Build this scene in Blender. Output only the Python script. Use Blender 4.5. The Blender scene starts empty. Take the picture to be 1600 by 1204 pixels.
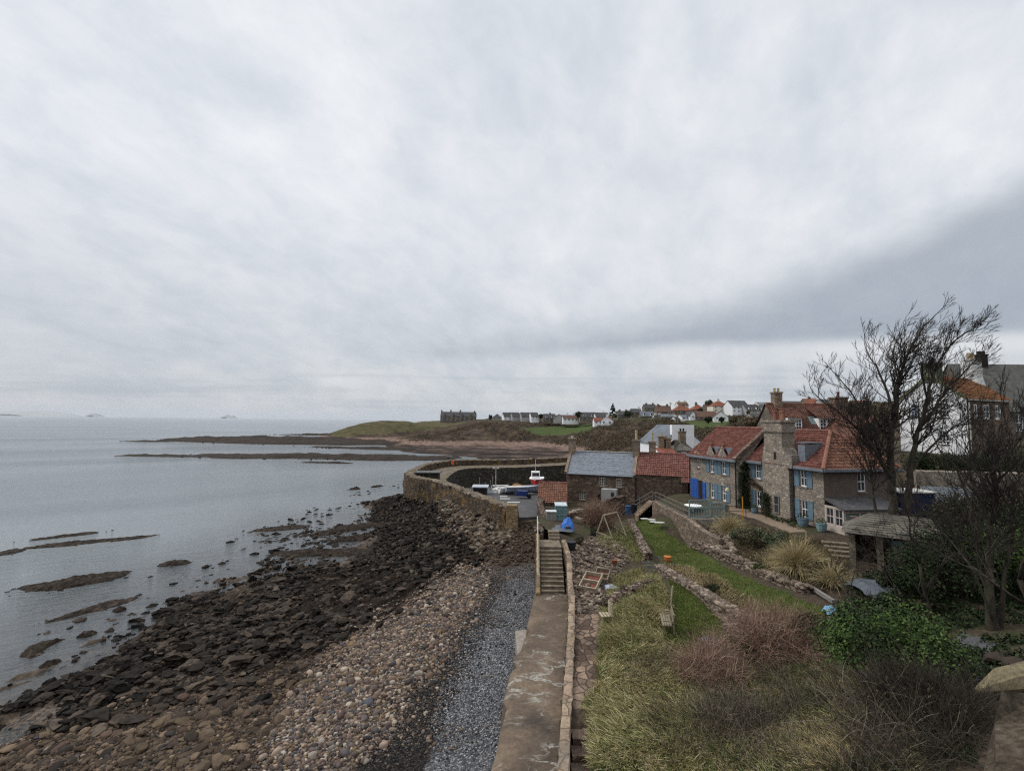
import bpy, bmesh, math, random
import numpy as np
from mathutils import Vector, Matrix
S = bpy.context.scene
COL = S.collection
# ---------------------------------------------------------------- camera
F = 750.0; CAMZ = 15.0; PITCH = math.atan(55.5/F); ROLL = 0.0105
cp, sp, cr, sr = math.cos(PITCH), math.sin(PITCH), math.cos(ROLL), math.sin(ROLL)
FW = Vector((0, cp, sp)); R0 = Vector((1, 0, 0)); U0 = Vector((0, -sp, cp))
RT = R0*cr + U0*sr; UP = U0*cr - R0*sr
cam = bpy.data.cameras.new('camera'); cam.sensor_width = 36; cam.lens = 36*F/1600
cam.clip_start = 0.1; cam.clip_end = 80000
co = bpy.data.objects.new('camera', cam); COL.objects.link(co); S.camera = co
mw = Matrix((RT, UP, -FW)).transposed().to_4x4(); mw.translation = (0, 0, CAMZ); co.matrix_world = mw
# ---------------------------------------------------------------- exposure
S.view_settings.view_transform = 'Standard'; S.view_settings.look = 'None'
S.view_settings.gamma = 1; S.view_settings.exposure = 0.0
S.render.engine = 'CYCLES'
S.cycles.max_bounces = 6; S.cycles.diffuse_bounces = 3; S.cycles.glossy_bounces = 3
S.cycles.transparent_max_bounces = 16; S.cycles.volume_bounces = 0
S.cycles.use_denoising = False; S.cycles.pixel_filter_type = 'BLACKMAN_HARRIS'; S.cycles.filter_width = 1.25
S.cycles.sample_clamp_indirect = 3; S.cycles.sample_clamp_direct = 3
SUN_EL, SUN_AZ = math.radians(48), math.radians(-72)     # azimuth from +Y towards +X
# ---------------------------------------------------------------- node helpers
def nd(t, typ, ins=None, **pr):
    n = t.nodes.new('ShaderNode'+typ)
    for k, v in pr.items(): setattr(n, k, v)
    for k, v in (ins or {}).items():
        s = n.inputs[k]
        if isinstance(v, bpy.types.NodeSocket): t.links.new(v, s)
        else:
            if s.type == 'RGBA' and len(v) == 3: v = (*v, 1)
            s.default_value = v
    return n
def mth(t, op, a, b=0.0, c=0.0, clamp=False):
    return nd(t, 'Math', {0: a, 1: b, 2: c}, operation=op, use_clamp=clamp).outputs[0]
def vm(t, op, a, b=(0, 0, 0)):
    return nd(t, 'VectorMath', {0: a, 1: b}, operation=op).outputs[0]
def mixc(t, f, a, b, blend='MIX'):
    return nd(t, 'Mix', {0: f, 6: a, 7: b}, data_type='RGBA', blend_type=blend).outputs[2]
def sstep(t, v, lo, hi, a=0.0, b=1.0):
    return nd(t, 'MapRange', {0: v, 1: lo, 2: hi, 3: a, 4: b}, interpolation_type='SMOOTHSTEP').outputs[0]
def ramp(t, fac, stops, interp='LINEAR'):
    n = t.nodes.new('ShaderNodeValToRGB'); cr_ = n.color_ramp; cr_.interpolation = interp
    while len(cr_.elements) < len(stops): cr_.elements.new(0.5)
    for e, (p, c) in zip(cr_.elements, stops):
        e.position = p; e.color = (*c, 1) if len(c) == 3 else c
    t.links.new(fac, n.inputs[0]); return n.outputs[0]
def noise(t, vec, scale, det=4, rough=0.55, out=0, dist=0.0):
    return nd(t, 'TexNoise', {'Vector': vec, 'Scale': scale, 'Detail': det, 'Roughness': rough, 'Distortion': dist}).outputs[out]
def scaled(t, vec, sx, sy, sz):
    return vm(t, 'MULTIPLY', vec, (sx, sy, sz))
# ---------------------------------------------------------------- sky (world)
W = bpy.data.worlds.new('World'); S.world = W; W.use_nodes = True
def make_world():
    t = W.node_tree; t.nodes.clear()
    sky = nd(t, 'TexSky', sky_type='NISHITA', sun_disc=False, sun_elevation=SUN_EL, sun_rotation=SUN_AZ)
    skyc = vm(t, 'MULTIPLY', sky.outputs[0], (0.09, 0.09, 0.09))
    d = nd(t, 'TexCoord').outputs['Generated']
    sx = nd(t, 'SeparateXYZ', {0: d}); X, Y, Z = sx.outputs
    zz = mth(t, 'ADD', mth(t, 'MAXIMUM', Z, 0.0), 0.45)
    px, py = mth(t, 'DIVIDE', X, zz), mth(t, 'DIVIDE', Y, zz)
    plane = nd(t, 'CombineXYZ', {0: px, 1: py}).outputs[0]
    rot = nd(t, 'VectorRotate', {'Vector': plane, 'Angle': math.radians(24)}, rotation_type='Z_AXIS').outputs[0]
    n1 = noise(t, scaled(t, rot, 3.6, 2.4, 1), 1.0, 7, 0.56, dist=0.5)
    n2 = noise(t, scaled(t, rot, 1.3, 1.1, 1), 1.0, 3, 0.5)
    n3 = noise(t, scaled(t, rot, 11.0, 7.5, 1), 1.0, 6, 0.6, dist=0.3)
    n = mth(t, 'ADD', mth(t, 'MULTIPLY', n1, 0.42), mth(t, 'ADD', mth(t, 'MULTIPLY', n2, 0.28), mth(t, 'MULTIPLY', n3, 0.30)))
    cl = ramp(t, n, [(0.38, (0.61, 0.655, 0.715)), (0.475, (0.71, 0.745, 0.795)), (0.55, (0.795, 0.82, 0.855)), (0.64, (0.88, 0.895, 0.92))])
    # darker and bluer to the west (screen-left = seaward) low down, brighter towards the zenith
    yy = mth(t, 'MAXIMUM', Y, 0.02)
    u = mth(t, 'DIVIDE', X, yy); v = mth(t, 'DIVIDE', Z, yy)
    elev = sstep(t, Z, 0.02, 0.42, 0.86, 1.06)
    zen = sstep(t, Z, 0.66, 0.95, 1.0, 2.4)
    cl = vm(t, 'SCALE', cl, (0, 0, 0)); cl.node.inputs['Scale'].default_value = 1.0
    t.links.new(mth(t, 'MULTIPLY', elev, zen), cl.node.inputs['Scale'])
    sea = mth(t, 'MULTIPLY', sstep(t, u, 0.1, -1.2), sstep(t, v, 0.75, 0.1))
    cl = mixc(t, mth(t, 'MULTIPLY', sea, 0.30), cl, (0.44, 0.475, 0.54))
    # bright centre
    glow = mth(t, 'MULTIPLY', sstep(t, mth(t, 'ABSOLUTE', mth(t, 'SUBTRACT', u, 0.2)), 0.9, 0.0), sstep(t, mth(t, 'ABSOLUTE', mth(t, 'SUBTRACT', v, 0.42)), 0.38, 0.0))
    cl = mixc(t, mth(t, 'MULTIPLY', glow, 0.35), cl, (0.80, 0.815, 0.85))
    # the long dark cloud bank inland
    wob = mth(t, 'MULTIPLY', mth(t, 'SUBTRACT', noise(t, scaled(t, nd(t, 'CombineXYZ', {0: u, 1: v}).outputs[0], 1.6, 7, 1), 1.0, 5, 0.55), 0.5), 0.085)
    up_ = mth(t, 'MULTIPLY_ADD', mth(t, 'MULTIPLY', u, mth(t, 'ABSOLUTE', u)), 0.20, mth(t, 'MULTIPLY_ADD', u, 0.11, 0.175))
    lo_ = mth(t, 'MULTIPLY_ADD', u, 0.06, 0.128)
    m1 = sstep(t, mth(t, 'SUBTRACT', mth(t, 'ADD', up_, wob), v), -0.045, 0.075)
    m2 = sstep(t, mth(t, 'SUBTRACT', v, mth(t, 'MULTIPLY_ADD', wob, 0.35, lo_)), -0.008, 0.03)
    m3 = sstep(t, u, -0.6, 0.15)
    bank = mth(t, 'MULTIPLY', mth(t, 'MULTIPLY', m1, m2), mth(t, 'MULTIPLY', m3, sstep(t, Y, 0.0, 0.3)))
    bc = ramp(t, mth(t, 'ADD', mth(t, 'MULTIPLY', n3, 0.5), mth(t, 'MULTIPLY', v, 0.6)), [(0.25, (0.36, 0.41, 0.475)), (0.6, (0.44, 0.485, 0.545))])
    cl = mixc(t, mth(t, 'MULTIPLY', bank, 0.92), cl, bc)
    rim = mth(t, 'MULTIPLY', mth(t, 'MULTIPLY', sstep(t, mth(t, 'SUBTRACT', lo_, v), -0.015, 0.012), sstep(t, mth(t, 'SUBTRACT', lo_, v), 0.055, 0.02)), mth(t, 'MULTIPLY', sstep(t, u, 0.3, 0.8), sstep(t, Y, 0.0, 0.3)))
    cl = mixc(t, mth(t, 'MULTIPLY', rim, 0.75), cl, (0.80, 0.82, 0.84))
    # low streaks and bright gaps near the horizon
    st = noise(t, scaled(t, nd(t, 'CombineXYZ', {0: u, 1: v}).outputs[0], 1.3, 26, 1), 1.0, 4, 0.5, dist=0.4)
    band = mth(t, 'MULTIPLY', sstep(t, v, 0.13, 0.07), sstep(t, v, 0.0, 0.012))
    land = sstep(t, u, -0.35, 0.1)
    gap = mth(t, 'MULTIPLY', mth(t, 'MULTIPLY', sstep(t, st, 0.54, 0.68), band), mth(t, 'MULTIPLY', land, 0.85))
    dk = mth(t, 'MULTIPLY', mth(t, 'MULTIPLY', sstep(t, st, 0.52, 0.34), band), 0.55)
    cl = mixc(t, dk, cl, (0.42, 0.465, 0.53))
    cl = mixc(t, gap, cl, (0.80, 0.79, 0.74))
    hor = sstep(t, Z, 0.03, 0.0)
    cl = mixc(t, mth(t, 'MULTIPLY', hor, 0.6), cl, (0.50, 0.56, 0.63))
    both = mixc(t, 0.93, skyc, cl)
    bg = nd(t, 'Background', {'Color': both, 'Strength': 1.0})
    o = nd(t, 'OutputWorld'); t.links.new(bg.outputs[0], o.inputs[0])
make_world()
sun = bpy.data.lights.new('sun', 'SUN'); sun.energy = 1.9; sun.angle = math.radians(14); sun.color = (1, 0.96, 0.9)
so = bpy.data.objects.new('sun', sun); COL.objects.link(so)
sd = Vector((math.sin(SUN_AZ)*math.cos(SUN_EL), math.cos(SUN_AZ)*math.cos(SUN_EL), math.sin(SUN_EL)))
so.rotation_euler = sd.to_track_quat('Z', 'Y').to_euler(); so.location = (0, 0, 60)
# ---------------------------------------------------------------- geometry helpers
rng = np.random.default_rng(7); random.seed(7)
def ray(px, py):
    return FW + RT*((px-800)/F) + UP*((602-py)/F)
def at_z(px, py, z):
    r = ray(px, py); return Vector((0, 0, CAMZ)) + r*((z-CAMZ)/r.z)
def at_d(px, py, d):
    r = ray(px, py); return Vector((0, 0, CAMZ)) + r*(d/r.y)
def pixels(P):                      # world (N,3) -> image coordinates of the photograph
    Q = np.asarray(P, float) - np.array([0, 0, CAMZ])
    w = np.maximum(Q @ np.array(FW), 1e-3)
    return 800 + F*(Q @ np.array(RT))/w, 602 - F*(Q @ np.array(UP))/w
def inpoly(x, y, poly):
    x = np.asarray(x); y = np.asarray(y); c = np.zeros(x.shape, bool); j = len(poly)-1
    for i in range(len(poly)):
        xi, yi = poly[i]; xj, yj = poly[j]
        if yi != yj:
            c ^= ((yi > y) != (yj > y)) & (x < (xj-xi)*(y-yi)/(yj-yi)+xi)
        j = i
    return c
_tab = np.random.default_rng(3).random(65536)
def vnoise(x, y, seed=0):
    xi = np.floor(x).astype(np.int64); yi = np.floor(y).astype(np.int64); fx = x-xi; fy = y-yi
    fx = fx*fx*(3-2*fx); fy = fy*fy*(3-2*fy)
    def h(a, b): return _tab[(a*7919 + b*104729 + seed*31337 + (a*b) % 977) & 65535]
    return (h(xi, yi)*(1-fx)+h(xi+1, yi)*fx)*(1-fy) + (h(xi, yi+1)*(1-fx)+h(xi+1, yi+1)*fx)*fy
def fbm(x, y, oct=4, seed=0, gain=0.5):
    s = 0; a = 1; n = 0
    for k in range(oct):
        s = s + a*vnoise(x*2**k+k*17.3, y*2**k+k*9.1, seed+k); n += a; a *= gain
    return s/n
class TPS:                          # smooth height surface through survey points
    def __init__(s, pts, reg=0.02):
        P = np.array([[p[0], p[1]] for p in pts], float); z = np.array([p[2] for p in pts], float)
        s.c = P.mean(0); s.k = P.std(); P = (P-s.c)/s.k; s.P = P; n = len(P)
        K = s._u(P, P) + np.eye(n)*reg; A = np.zeros((n+3, n+3)); A[:n, :n] = K
        A[:n, n] = 1; A[:n, n+1:] = P; A[n, :n] = 1; A[n+1:, :n] = P.T
        s.w = np.linalg.solve(A, np.concatenate([z, [0, 0, 0]]))
    def _u(s, A, B):
        r2 = ((A[:, None, :]-B[None])**2).sum(-1); return 0.5*r2*np.log(r2+1e-12)
    def __call__(s, x, y):
        x = np.asarray(x, float); sh = x.shape
        Q = (np.stack([x.ravel(), np.asarray(y, float).ravel()], 1)-s.c)/s.k; n = len(s.P)
        out = np.empty(len(Q))
        for i in range(0, len(Q), 40000):
            q = Q[i:i+40000]; out[i:i+40000] = s._u(q, s.P) @ s.w[:n] + s.w[n] + q @ s.w[n+1:]
        return out.reshape(sh)
LOC = {}
def tag(o, label=None, cat=None, group=None, kind=None):
    if label: o['label'] = label
    if cat: o['category'] = cat
    if group: o['group'] = group
    if kind: o['kind'] = kind
    return o
def thing(name, loc, label, cat, group=None):
    o = bpy.data.objects.new(name, None); COL.objects.link(o); o.location = loc; o.empty_display_size = 0.3
    LOC[o.name] = Vector(loc); return tag(o, label, cat, group)
def link(name, me, mats, parent=None, origin=None):
    for m in (mats if isinstance(mats, (list, tuple)) else [mats]): me.materials.append(m)
    o = bpy.data.objects.new(name, me); COL.objects.link(o)
    if parent is not None:
        o.parent = parent; LOC[o.name] = LOC[parent.name]
    else:
        o.location = origin; LOC[o.name] = Vector(origin)
    return o
def mesh_np(name, V, Fc, mats, parent=None, smooth=False, keep=False, attrs=None, midx=None):
    """vertices in world coordinates; faces as an (n,k) array"""
    V = np.asarray(V, float); Fc = np.asarray(Fc)
    if parent is not None: o0 = np.array(LOC[parent.name])
    elif keep: o0 = np.zeros(3)
    else:
        lo, hi = V.min(0), V.max(0); o0 = np.array([(lo[0]+hi[0])/2, (lo[1]+hi[1])/2, lo[2]])
    me = bpy.data.meshes.new(name); n, k = Fc.shape
    me.vertices.add(len(V)); me.vertices.foreach_set('co', (V-o0).astype(np.float32).ravel())
    me.loops.add(n*k); me.loops.foreach_set('vertex_index', Fc.astype(np.int32).ravel())
    me.polygons.add(n); me.polygons.foreach_set('loop_start', (np.arange(n)*k).astype(np.int32))
    me.polygons.foreach_set('loop_total', np.full(n, k, np.int32))
    me.polygons.foreach_set('use_smooth', np.full(n, smooth))
    if midx is not None: me.polygons.foreach_set('material_index', np.asarray(midx, np.int32))
    for an, av in (attrs or {}).items():
        at = me.color_attributes.new(an, 'FLOAT_COLOR', 'POINT')
        c = np.ones((len(V), 4), np.float32); c[:, :av.shape[1]] = av; at.data.foreach_set('color', c.ravel())
    me.update(calc_edges=True); me.validate()
    return link(name, me, mats, parent, tuple(o0))
class MB:
    """collects boxes, bars, tubes and polygons, optionally through a matrix, into ONE mesh"""
    def __init__(s, M=None): s.v = []; s.f = []; s.M = M; s.mi = []; s.cm = 0
    def add(s, vs, fs):
        b = len(s.v)
        for p in vs:
            p = Vector(p); s.v.append(s.M @ p if s.M is not None else p)
        for f in fs: s.f.append([b+i for i in f]); s.mi.append(s.cm)
        return s
    def box(s, x0, x1, y0, y1, z0, z1):
        return s.add([(x0, y0, z0), (x1, y0, z0), (x1, y1, z0), (x0, y1, z0), (x0, y0, z1), (x1, y0, z1), (x1, y1, z1), (x0, y1, z1)],
                     [(0, 3, 2, 1), (4, 5, 6, 7), (0, 1, 5, 4), (1, 2, 6, 5), (2, 3, 7, 6), (3, 0, 4, 7)])
    def taper(s, cx, cy, z0, z1, a0, b0, a1, b1):
        q = lambda a, b, z: [(cx-a, cy-b, z), (cx+a, cy-b, z), (cx+a, cy+b, z), (cx-a, cy+b, z)]
        return s.add(q(a0, b0, z0)+q(a1, b1, z1), [(0, 3, 2, 1), (4, 5, 6, 7), (0, 1, 5, 4), (1, 2, 6, 5), (2, 3, 7, 6), (3, 0, 4, 7)])
    def bar(s, p, q, w, h=None, up=(0, 0, 1)):
        p = Vector(p); q = Vector(q); h = h or w; d = (q-p).normalized(); u = Vector(up)
        if abs(d.dot(u)) > 0.95: u = Vector((1, 0, 0))
        r = d.cross(u).normalized()*w/2; u = r.cross(d).normalized()*h/2
        return s.add([p-r-u, p+r-u, p+r+u, p-r+u, q-r-u, q+r-u, q+r+u, q-r+u],
                     [(0, 3, 2, 1), (4, 5, 6, 7), (0, 1, 5, 4), (1, 2, 6, 5), (2, 3, 7, 6), (3, 0, 4, 7)])
    def tube(s, pts, rad, n=6, cap=True):
        pts = [Vector(p) for p in pts]
        if not isinstance(rad, (list, tuple)): rad = [rad]*len(pts)
        vs = []; fs = []
        for i, p in enumerate(pts):
            d = (pts[min(i+1, len(pts)-1)]-pts[max(i-1, 0)]).normalized()
            u = Vector((0, 0, 1)) if abs(d.z) < 0.9 else Vector((1, 0, 0))
            a = d.cross(u).normalized(); b = a.cross(d)
            for k in range(n):
                t = 2*math.pi*k/n; vs.append(p+(a*math.cos(t)+b*math.sin(t))*rad[i])
        for i in range(len(pts)-1):
            for k in range(n):
                fs.append((i*n+k, i*n+(k+1) % n, (i+1)*n+(k+1) % n, (i+1)*n+k))
        if cap: fs += [tuple(range(n)), tuple(range((len(pts)-1)*n, len(pts)*n))]
        return s.add(vs, fs)
    def lathe(s, prof, c=(0, 0, 0), n=12):
        c = Vector(c); vs = []; fs = []
        for r, z in prof:
            for k in range(n):
                t = 2*math.pi*k/n; vs.append(c+Vector((r*math.cos(t), r*math.sin(t), z)))
        for i in range(len(prof)-1):
            for k in range(n): fs.append((i*n+k, i*n+(k+1) % n, (i+1)*n+(k+1) % n, (i+1)*n+k))
        fs += [tuple(range(n)), tuple(range((len(prof)-1)*n, len(prof)*n))]
        return s.add(vs, fs)
    def prism(s, poly, vec):
        poly = [Vector(p) for p in poly]; vec = Vector(vec); n = len(poly)
        fs = [tuple(range(n)), tuple(range(2*n-1, n-1, -1))]+[(i, (i+1) % n, n+(i+1) % n, n+i) for i in range(n)]
        return s.add(poly+[p+vec for p in poly], fs)
    def face(s, *pts): return s.add(pts, [tuple(range(len(pts)))])
    def build(s, name, mats, parent=None, smooth=False, bevel=0, **tg):
        vs = s.v
        if parent is not None: o0 = LOC[parent.name]
        else:
            o0 = Vector(((min(p.x for p in vs)+max(p.x for p in vs))/2, (min(p.y for p in vs)+max(p.y for p in vs))/2, min(p.z for p in vs)))
        me = bpy.data.meshes.new(name); me.from_pydata([p-o0 for p in vs], [], s.f)
        me.polygons.foreach_set('material_index', s.mi); me.polygons.foreach_set('use_smooth', [smooth]*len(s.f))
        bm = bmesh.new(); bm.from_mesh(me); bmesh.ops.recalc_face_normals(bm, faces=bm.faces); bm.to_mesh(me); bm.free()
        me.update(); o = link(name, me, mats, parent, o0)
        if bevel:
            b = o.modifiers.new('bevel', 'BEVEL'); b.width = bevel; b.segments = 1; b.limit_method = 'ANGLE'
        return o
def dup(o, offset=None, parent=None, label=None):
    c = o.copy(); COL.objects.link(c); LOC[c.name] = LOC[o.name]
    if parent is not None: c.parent = parent
    else:
        if offset is not None: c.location = o.location+Vector(offset)
        if label: c['label'] = label
        LOC[c.name] = Vector(c.location)
    for ch in list(o.children): dup(ch, None, c)
    return c
def resample(pts, step, smooth=True):
    pts = [Vector(p) for p in pts]; out = []
    for i in range(len(pts)-1):
        p0 = pts[max(i-1, 0)]; p1 = pts[i]; p2 = pts[i+1]; p3 = pts[min(i+2, len(pts)-1)]
        n = max(1, int((p2-p1).length/step))
        for k in range(n):
            t = k/n
            out.append(0.5*((2*p1)+(p2-p0)*t+(2*p0-5*p1+4*p2-p3)*t*t+(3*p1-p0-3*p2+p3)*t**3) if smooth else p1.lerp(p2, t))
    out.append(pts[-1]); return out
# ---------------------------------------------------------------- materials
def new_mat(name):
    m = bpy.data.materials.new(name); m.use_nodes = True; t = m.node_tree; t.nodes.clear()
    g = nd(t, 'NewGeometry'); return m, t, g.outputs['Position'], g.outputs['Random Per Island'], g
def finish(m, t, col, rough=0.85, bump=None, bdist=0.02, bstr=0.6, spec=0.12, metal=0.0, extra=None):
    ins = {'Base Color': col, 'Roughness': rough, 'Specular IOR Level': spec, 'Metallic': metal}
    if bump is not None:
        ins['Normal'] = nd(t, 'Bump', {'Height': bump, 'Distance': bdist, 'Strength': bstr}).outputs[0]
    if extra: ins.update(extra)
    b = nd(t, 'BsdfPrincipled', ins); o = nd(t, 'OutputMaterial'); t.links.new(b.outputs[0], o.inputs[0]); return m
def m_plain(name, col, rough=0.7, var=0.25, scale=3.0, spec=0.15, metal=0.0, bump=0.0):
    m, t, P, I, g = new_mat(name); n = noise(t, P, scale, 5, 0.6)
    k = ramp(t, n, [(0.3, (1-var,)*3), (0.7, (1+var*0.6,)*3)])
    return finish(m, t, mixc(t, 1.0, col, k, 'MULTIPLY'), rough, n if bump else None, bump, 0.5, spec, metal)
def m_stone(name, cols, size=(0.5, 0.5, 0.3), mortar=(0.2, 0.18, 0.15), edge=0.07, bump=0.04, weather=0.35, stain=(0.08, 0.075, 0.06), tint=None):
    m, t, P, I, g = new_mat(name)
    w = vm(t, 'SCALE', vm(t, 'SUBTRACT', noise(t, P, 1.3, 3, 0.5, out=1), (0.5, 0.5, 0.5))); w.node.inputs['Scale'].default_value = 0.55
    q = scaled(t, vm(t, 'ADD', P, w), 1/size[0], 1/size[1], 1/size[2])
    v = nd(t, 'TexVoronoi', {'Vector': q, 'Scale': 1.0, 'Randomness': 0.9}, feature='F1')
    e = nd(t, 'TexVoronoi', {'Vector': q, 'Scale': 1.0, 'Randomness': 0.9}, feature='DISTANCE_TO_EDGE')
    r = nd(t, 'SeparateXYZ', {0: v.outputs['Color']}).outputs[0]
    n = len(cols); c = ramp(t, r, [((i+0.5)/n, cc) for i, cc in enumerate(cols)])
    fine = noise(t, P, 9, 5, 0.65)
    c = mixc(t, 1.0, c, ramp(t, fine, [(0.3, (0.62,)*3), (0.7, (1.25,)*3)]), 'MULTIPLY')
    em = sstep(t, e.outputs['Distance'], edge*0.3, edge*1.3)
    c = mixc(t, em, mortar, c)
    big = noise(t, P, 0.55, 5, 0.6)
    c = mixc(t, mth(t, 'MULTIPLY', sstep(t, big, 0.45, 0.7), weather), c, stain)
    if tint: c = mixc(t, mth(t, 'MULTIPLY', sstep(t, noise(t, P, 0.8, 4, 0.6), 0.5, 0.68), tint[1]), c, tint[0])
    h = mth(t, 'ADD', em, mth(t, 'MULTIPLY', fine, 0.6))
    return finish(m, t, c, 0.92, h, bump, 0.9, 0.15)
def m_island(name, cols, rough=0.85, var=0.35, scale=6.0, spec=0.08, bump=0.0, trans=0.0):
    """a colour of its own for each loose piece (leaf, pebble, twig)"""
    m, t, P, I, g = new_mat(name); n = len(cols)
    c = ramp(t, I, [((i+0.5)/n, cc) for i, cc in enumerate(cols)])
    nn = noise(t, P, scale, 4, 0.6)
    c = mixc(t, 1.0, c, ramp(t, nn, [(0.3, (1-var,)*3), (0.7, (1+var,)*3)]), 'MULTIPLY')
    return finish(m, t, c, rough, nn if bump else None, bump, 0.6, spec)
def m_tile(name, c1, c2, c3, moss=(0.09, 0.085, 0.05), mossf=0.35, rough=0.85):
    m, t, P, I, g = new_mat(name)
    q = vm(t, 'ADD', P, (3.1, 7.7, 1.3))
    w = nd(t, 'TexVoronoi', {'Vector': scaled(t, q, 4.2, 4.2, 4.2), 'Scale': 1.0}).outputs['Color']
    r = nd(t, 'SeparateXYZ', {0: w}).outputs[1]
    c = ramp(t, r, [(0.1, c1), (0.5, c2), (0.9, c3)])
    c = mixc(t, 1.0, c, ramp(t, noise(t, P, 14, 4, 0.6), [(0.3, (0.75,)*3), (0.7, (1.2,)*3)]), 'MULTIPLY')
    c = mixc(t, mth(t, 'MULTIPLY', sstep(t, noise(t, P, 0.7, 6, 0.65), 0.48, 0.72), mossf), c, moss)
    return finish(m, t, c, rough, noise(t, P, 20, 3), 0.006, 0.5, 0.12)
def m_slate(name, col, var=0.35, size=(0.25, 0.3), lich=(0.2, 0.21, 0.18), lf=0.3, rough=0.55):
    m, t, P, I, g = new_mat(name)
    w = nd(t, 'TexVoronoi', {'Vector': scaled(t, P, 1/size[0], 1/size[0], 1/size[1]*1.4), 'Scale': 1.0})
    r = nd(t, 'SeparateXYZ', {0: w.outputs['Color']}).outputs[0]
    c = mixc(t, 1.0, col, ramp(t, r, [(0.0, (1-var,)*3), (1.0, (1+var,)*3)]), 'MULTIPLY')
    c = mixc(t, mth(t, 'MULTIPLY', sstep(t, noise(t, P, 1.1, 6, 0.68), 0.52, 0.75), lf), c, lich)
    return finish(m, t, c, rough, r, 0.01, 0.5, 0.4)
# ================================================================ THE GROUND AND THE SEA
def wall_left(Y):   # sea-ward edge of the sea wall walk
    return np.interp(Y, [5, 15, 31.5, 37, 45, 60], [-2.2, -0.8, 1.47, 1.75, 2.3, 3.2])
def wall_right(Y):  # foot of the kerb wall, land side
    return np.interp(Y, [5, 13.9, 27.9, 32.6, 35.5, 40, 46, 60], [0.2, 1.45, 3.5, 3.85, 3.75, 2.6, 2.7, 3.6])
bp = [(50, 1050, -.3), (200, 1000, -.35), (100, 900, -.55), (350, 850, -1.0), (500, 780, -1.6), (300, 800, -1.8), (100, 800, -1.6), (20, 980, -.5),
      (400, 860, -.6), (250, 930, -.45), (520, 845, -.45), (480, 815, -.6),
      (0, 1150, .02), (120, 1090, .0), (165, 1040, .05), (180, 1005, .05), (290, 955, .05), (350, 925, .02), (440, 893, .0), (560, 872, .05), (560, 815, -.2), (600, 825, .1), (588, 800, .05), (605, 778, .1), (652, 748, .1),
      (300, 1040, .75), (430, 960, .75), (560, 920, .9), (660, 870, 1.3), (700, 830, 1.7), (650, 800, 1.1), (760, 870, 2.0), (720, 940, 1.8), (640, 1060, 1.7), (560, 1204, 1.6),
      (800, 950, 2.4), (740, 1150, 2.4), (400, 1130, 1.0), (200, 1150, .5), (100, 1204, .4), (820, 880, 2.5), (825, 840, 3.3), (818, 806, 4.1), (780, 830, 3.0), (740, 800, 3.2), (690, 785, 3.6), (655, 772, 2.7), (720, 800, 3.5), (745, 814, 3.4), (770, 848, 3.0), (665, 800, 2.2), (630, 775, 1.0)]
bpts = [tuple(at_z(*p)) for p in bp] + [(-60, 20, -.6), (-60, 60, -2.5), (-60, 100, -4), (-20, 110, -2), (-30, 8, .6), (-2, 8, 2.5), (-12, 6, 1.8), (4, 30, 2.6), (5, 20, 2.6), (6, 50, 3.6), (5, 60, 4)]
BT = TPS(bpts, 0.004)
STR = np.array([0.42, 0.91])         # strike of the rock strata
Zshelf = [(120, 1100), (170, 1030), (300, 955), (440, 895), (480, 868), (570, 866), (620, 830), (590, 780), (650, 745), (760, 800), (800, 850), (745, 895), (690, 905), (640, 950), (560, 985), (520, 1010), (430, 1060), (330, 1062), (230, 1110)]
Zdark = [(570, 800), (640, 745), (680, 790), (705, 840), (725, 880), (690, 905), (600, 890), (560, 868), (610, 830)]
Zapron = [(655, 772), (700, 788), (760, 790), (798, 838), (795, 885), (755, 878), (715, 840), (690, 805)]
Zpeb = [(690, 900), (770, 893), (745, 945), (690, 1010), (645, 1060), (600, 1130), (545, 1204), (380, 1210), (430, 1110), (500, 1030), (560, 985), (640, 950)]
Zbrown = [(-60, 1215), (-40, 1150), (150, 1085), (330, 1058), (430, 1060), (520, 1005), (560, 985), (500, 1030), (430, 1110), (380, 1215)]
Zgrey = [(792, 908), (850, 905), (800, 1215), (655, 1230), (700, 1110), (748, 1000)]
Zgrav = [(745, 905), (792, 908), (748, 1000), (700, 1110), (655, 1230), (545, 1215), (600, 1130), (645, 1060), (700, 1000)]
Zslip = [(800, 800), (845, 800), (845, 905), (780, 900), (755, 870), (780, 840)]
def soft(px, py, poly, wob=14, blur=None):
    dx = (fbm(px*0.03, py*0.03, 4, 5)-0.5)*2*wob; dy = (fbm(px*0.03+40, py*0.03, 4, 6)-0.5)*2*wob
    return inpoly(px+dx, py+dy, poly)
def beach_h(x, y, fine=True):
    b = BT(x, y)
    px, py = pixels(np.stack([x.ravel(), y.ravel(), b.ravel()], 1)); px = px.reshape(x.shape); py = py.reshape(x.shape)
    w = np.zeros(x.shape)
    for k in range(5):
        w += soft(px+(k-2)*7, py+((k*2) % 5-2)*5, Zshelf)
    w /= 5
    a = x*STR[0]+y*STR[1]; c = x*STR[1]-y*STR[0]
    ph = c*1.1 + 1.6*fbm(a*0.12, c*0.2, 3, 11)
    saw = ph-np.floor(ph)                                     # tilted ledges
    lump = fbm(a*0.55, c*1.3, 4, 21)
    rock = (saw-0.5)*0.30 + (lump-0.5)*0.9 + (np.abs(fbm(a*1.4, c*3.5, 3, 31)-0.5))*0.5
    h = b + w*(rock*0.8 + (fbm(x*2.6, y*2.6, 4, 33)-.5)*.38) + (fbm(x*0.7, y*0.7, 3, 41)-0.5)*0.12
    wet = np.clip(1-np.abs(b+0.25)/0.7, 0, 1)                 # half-drowned ledges off the shore
    h = h + (1-w)*wet*(lump-0.50)*1.25
    return h, w, px, py
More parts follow.
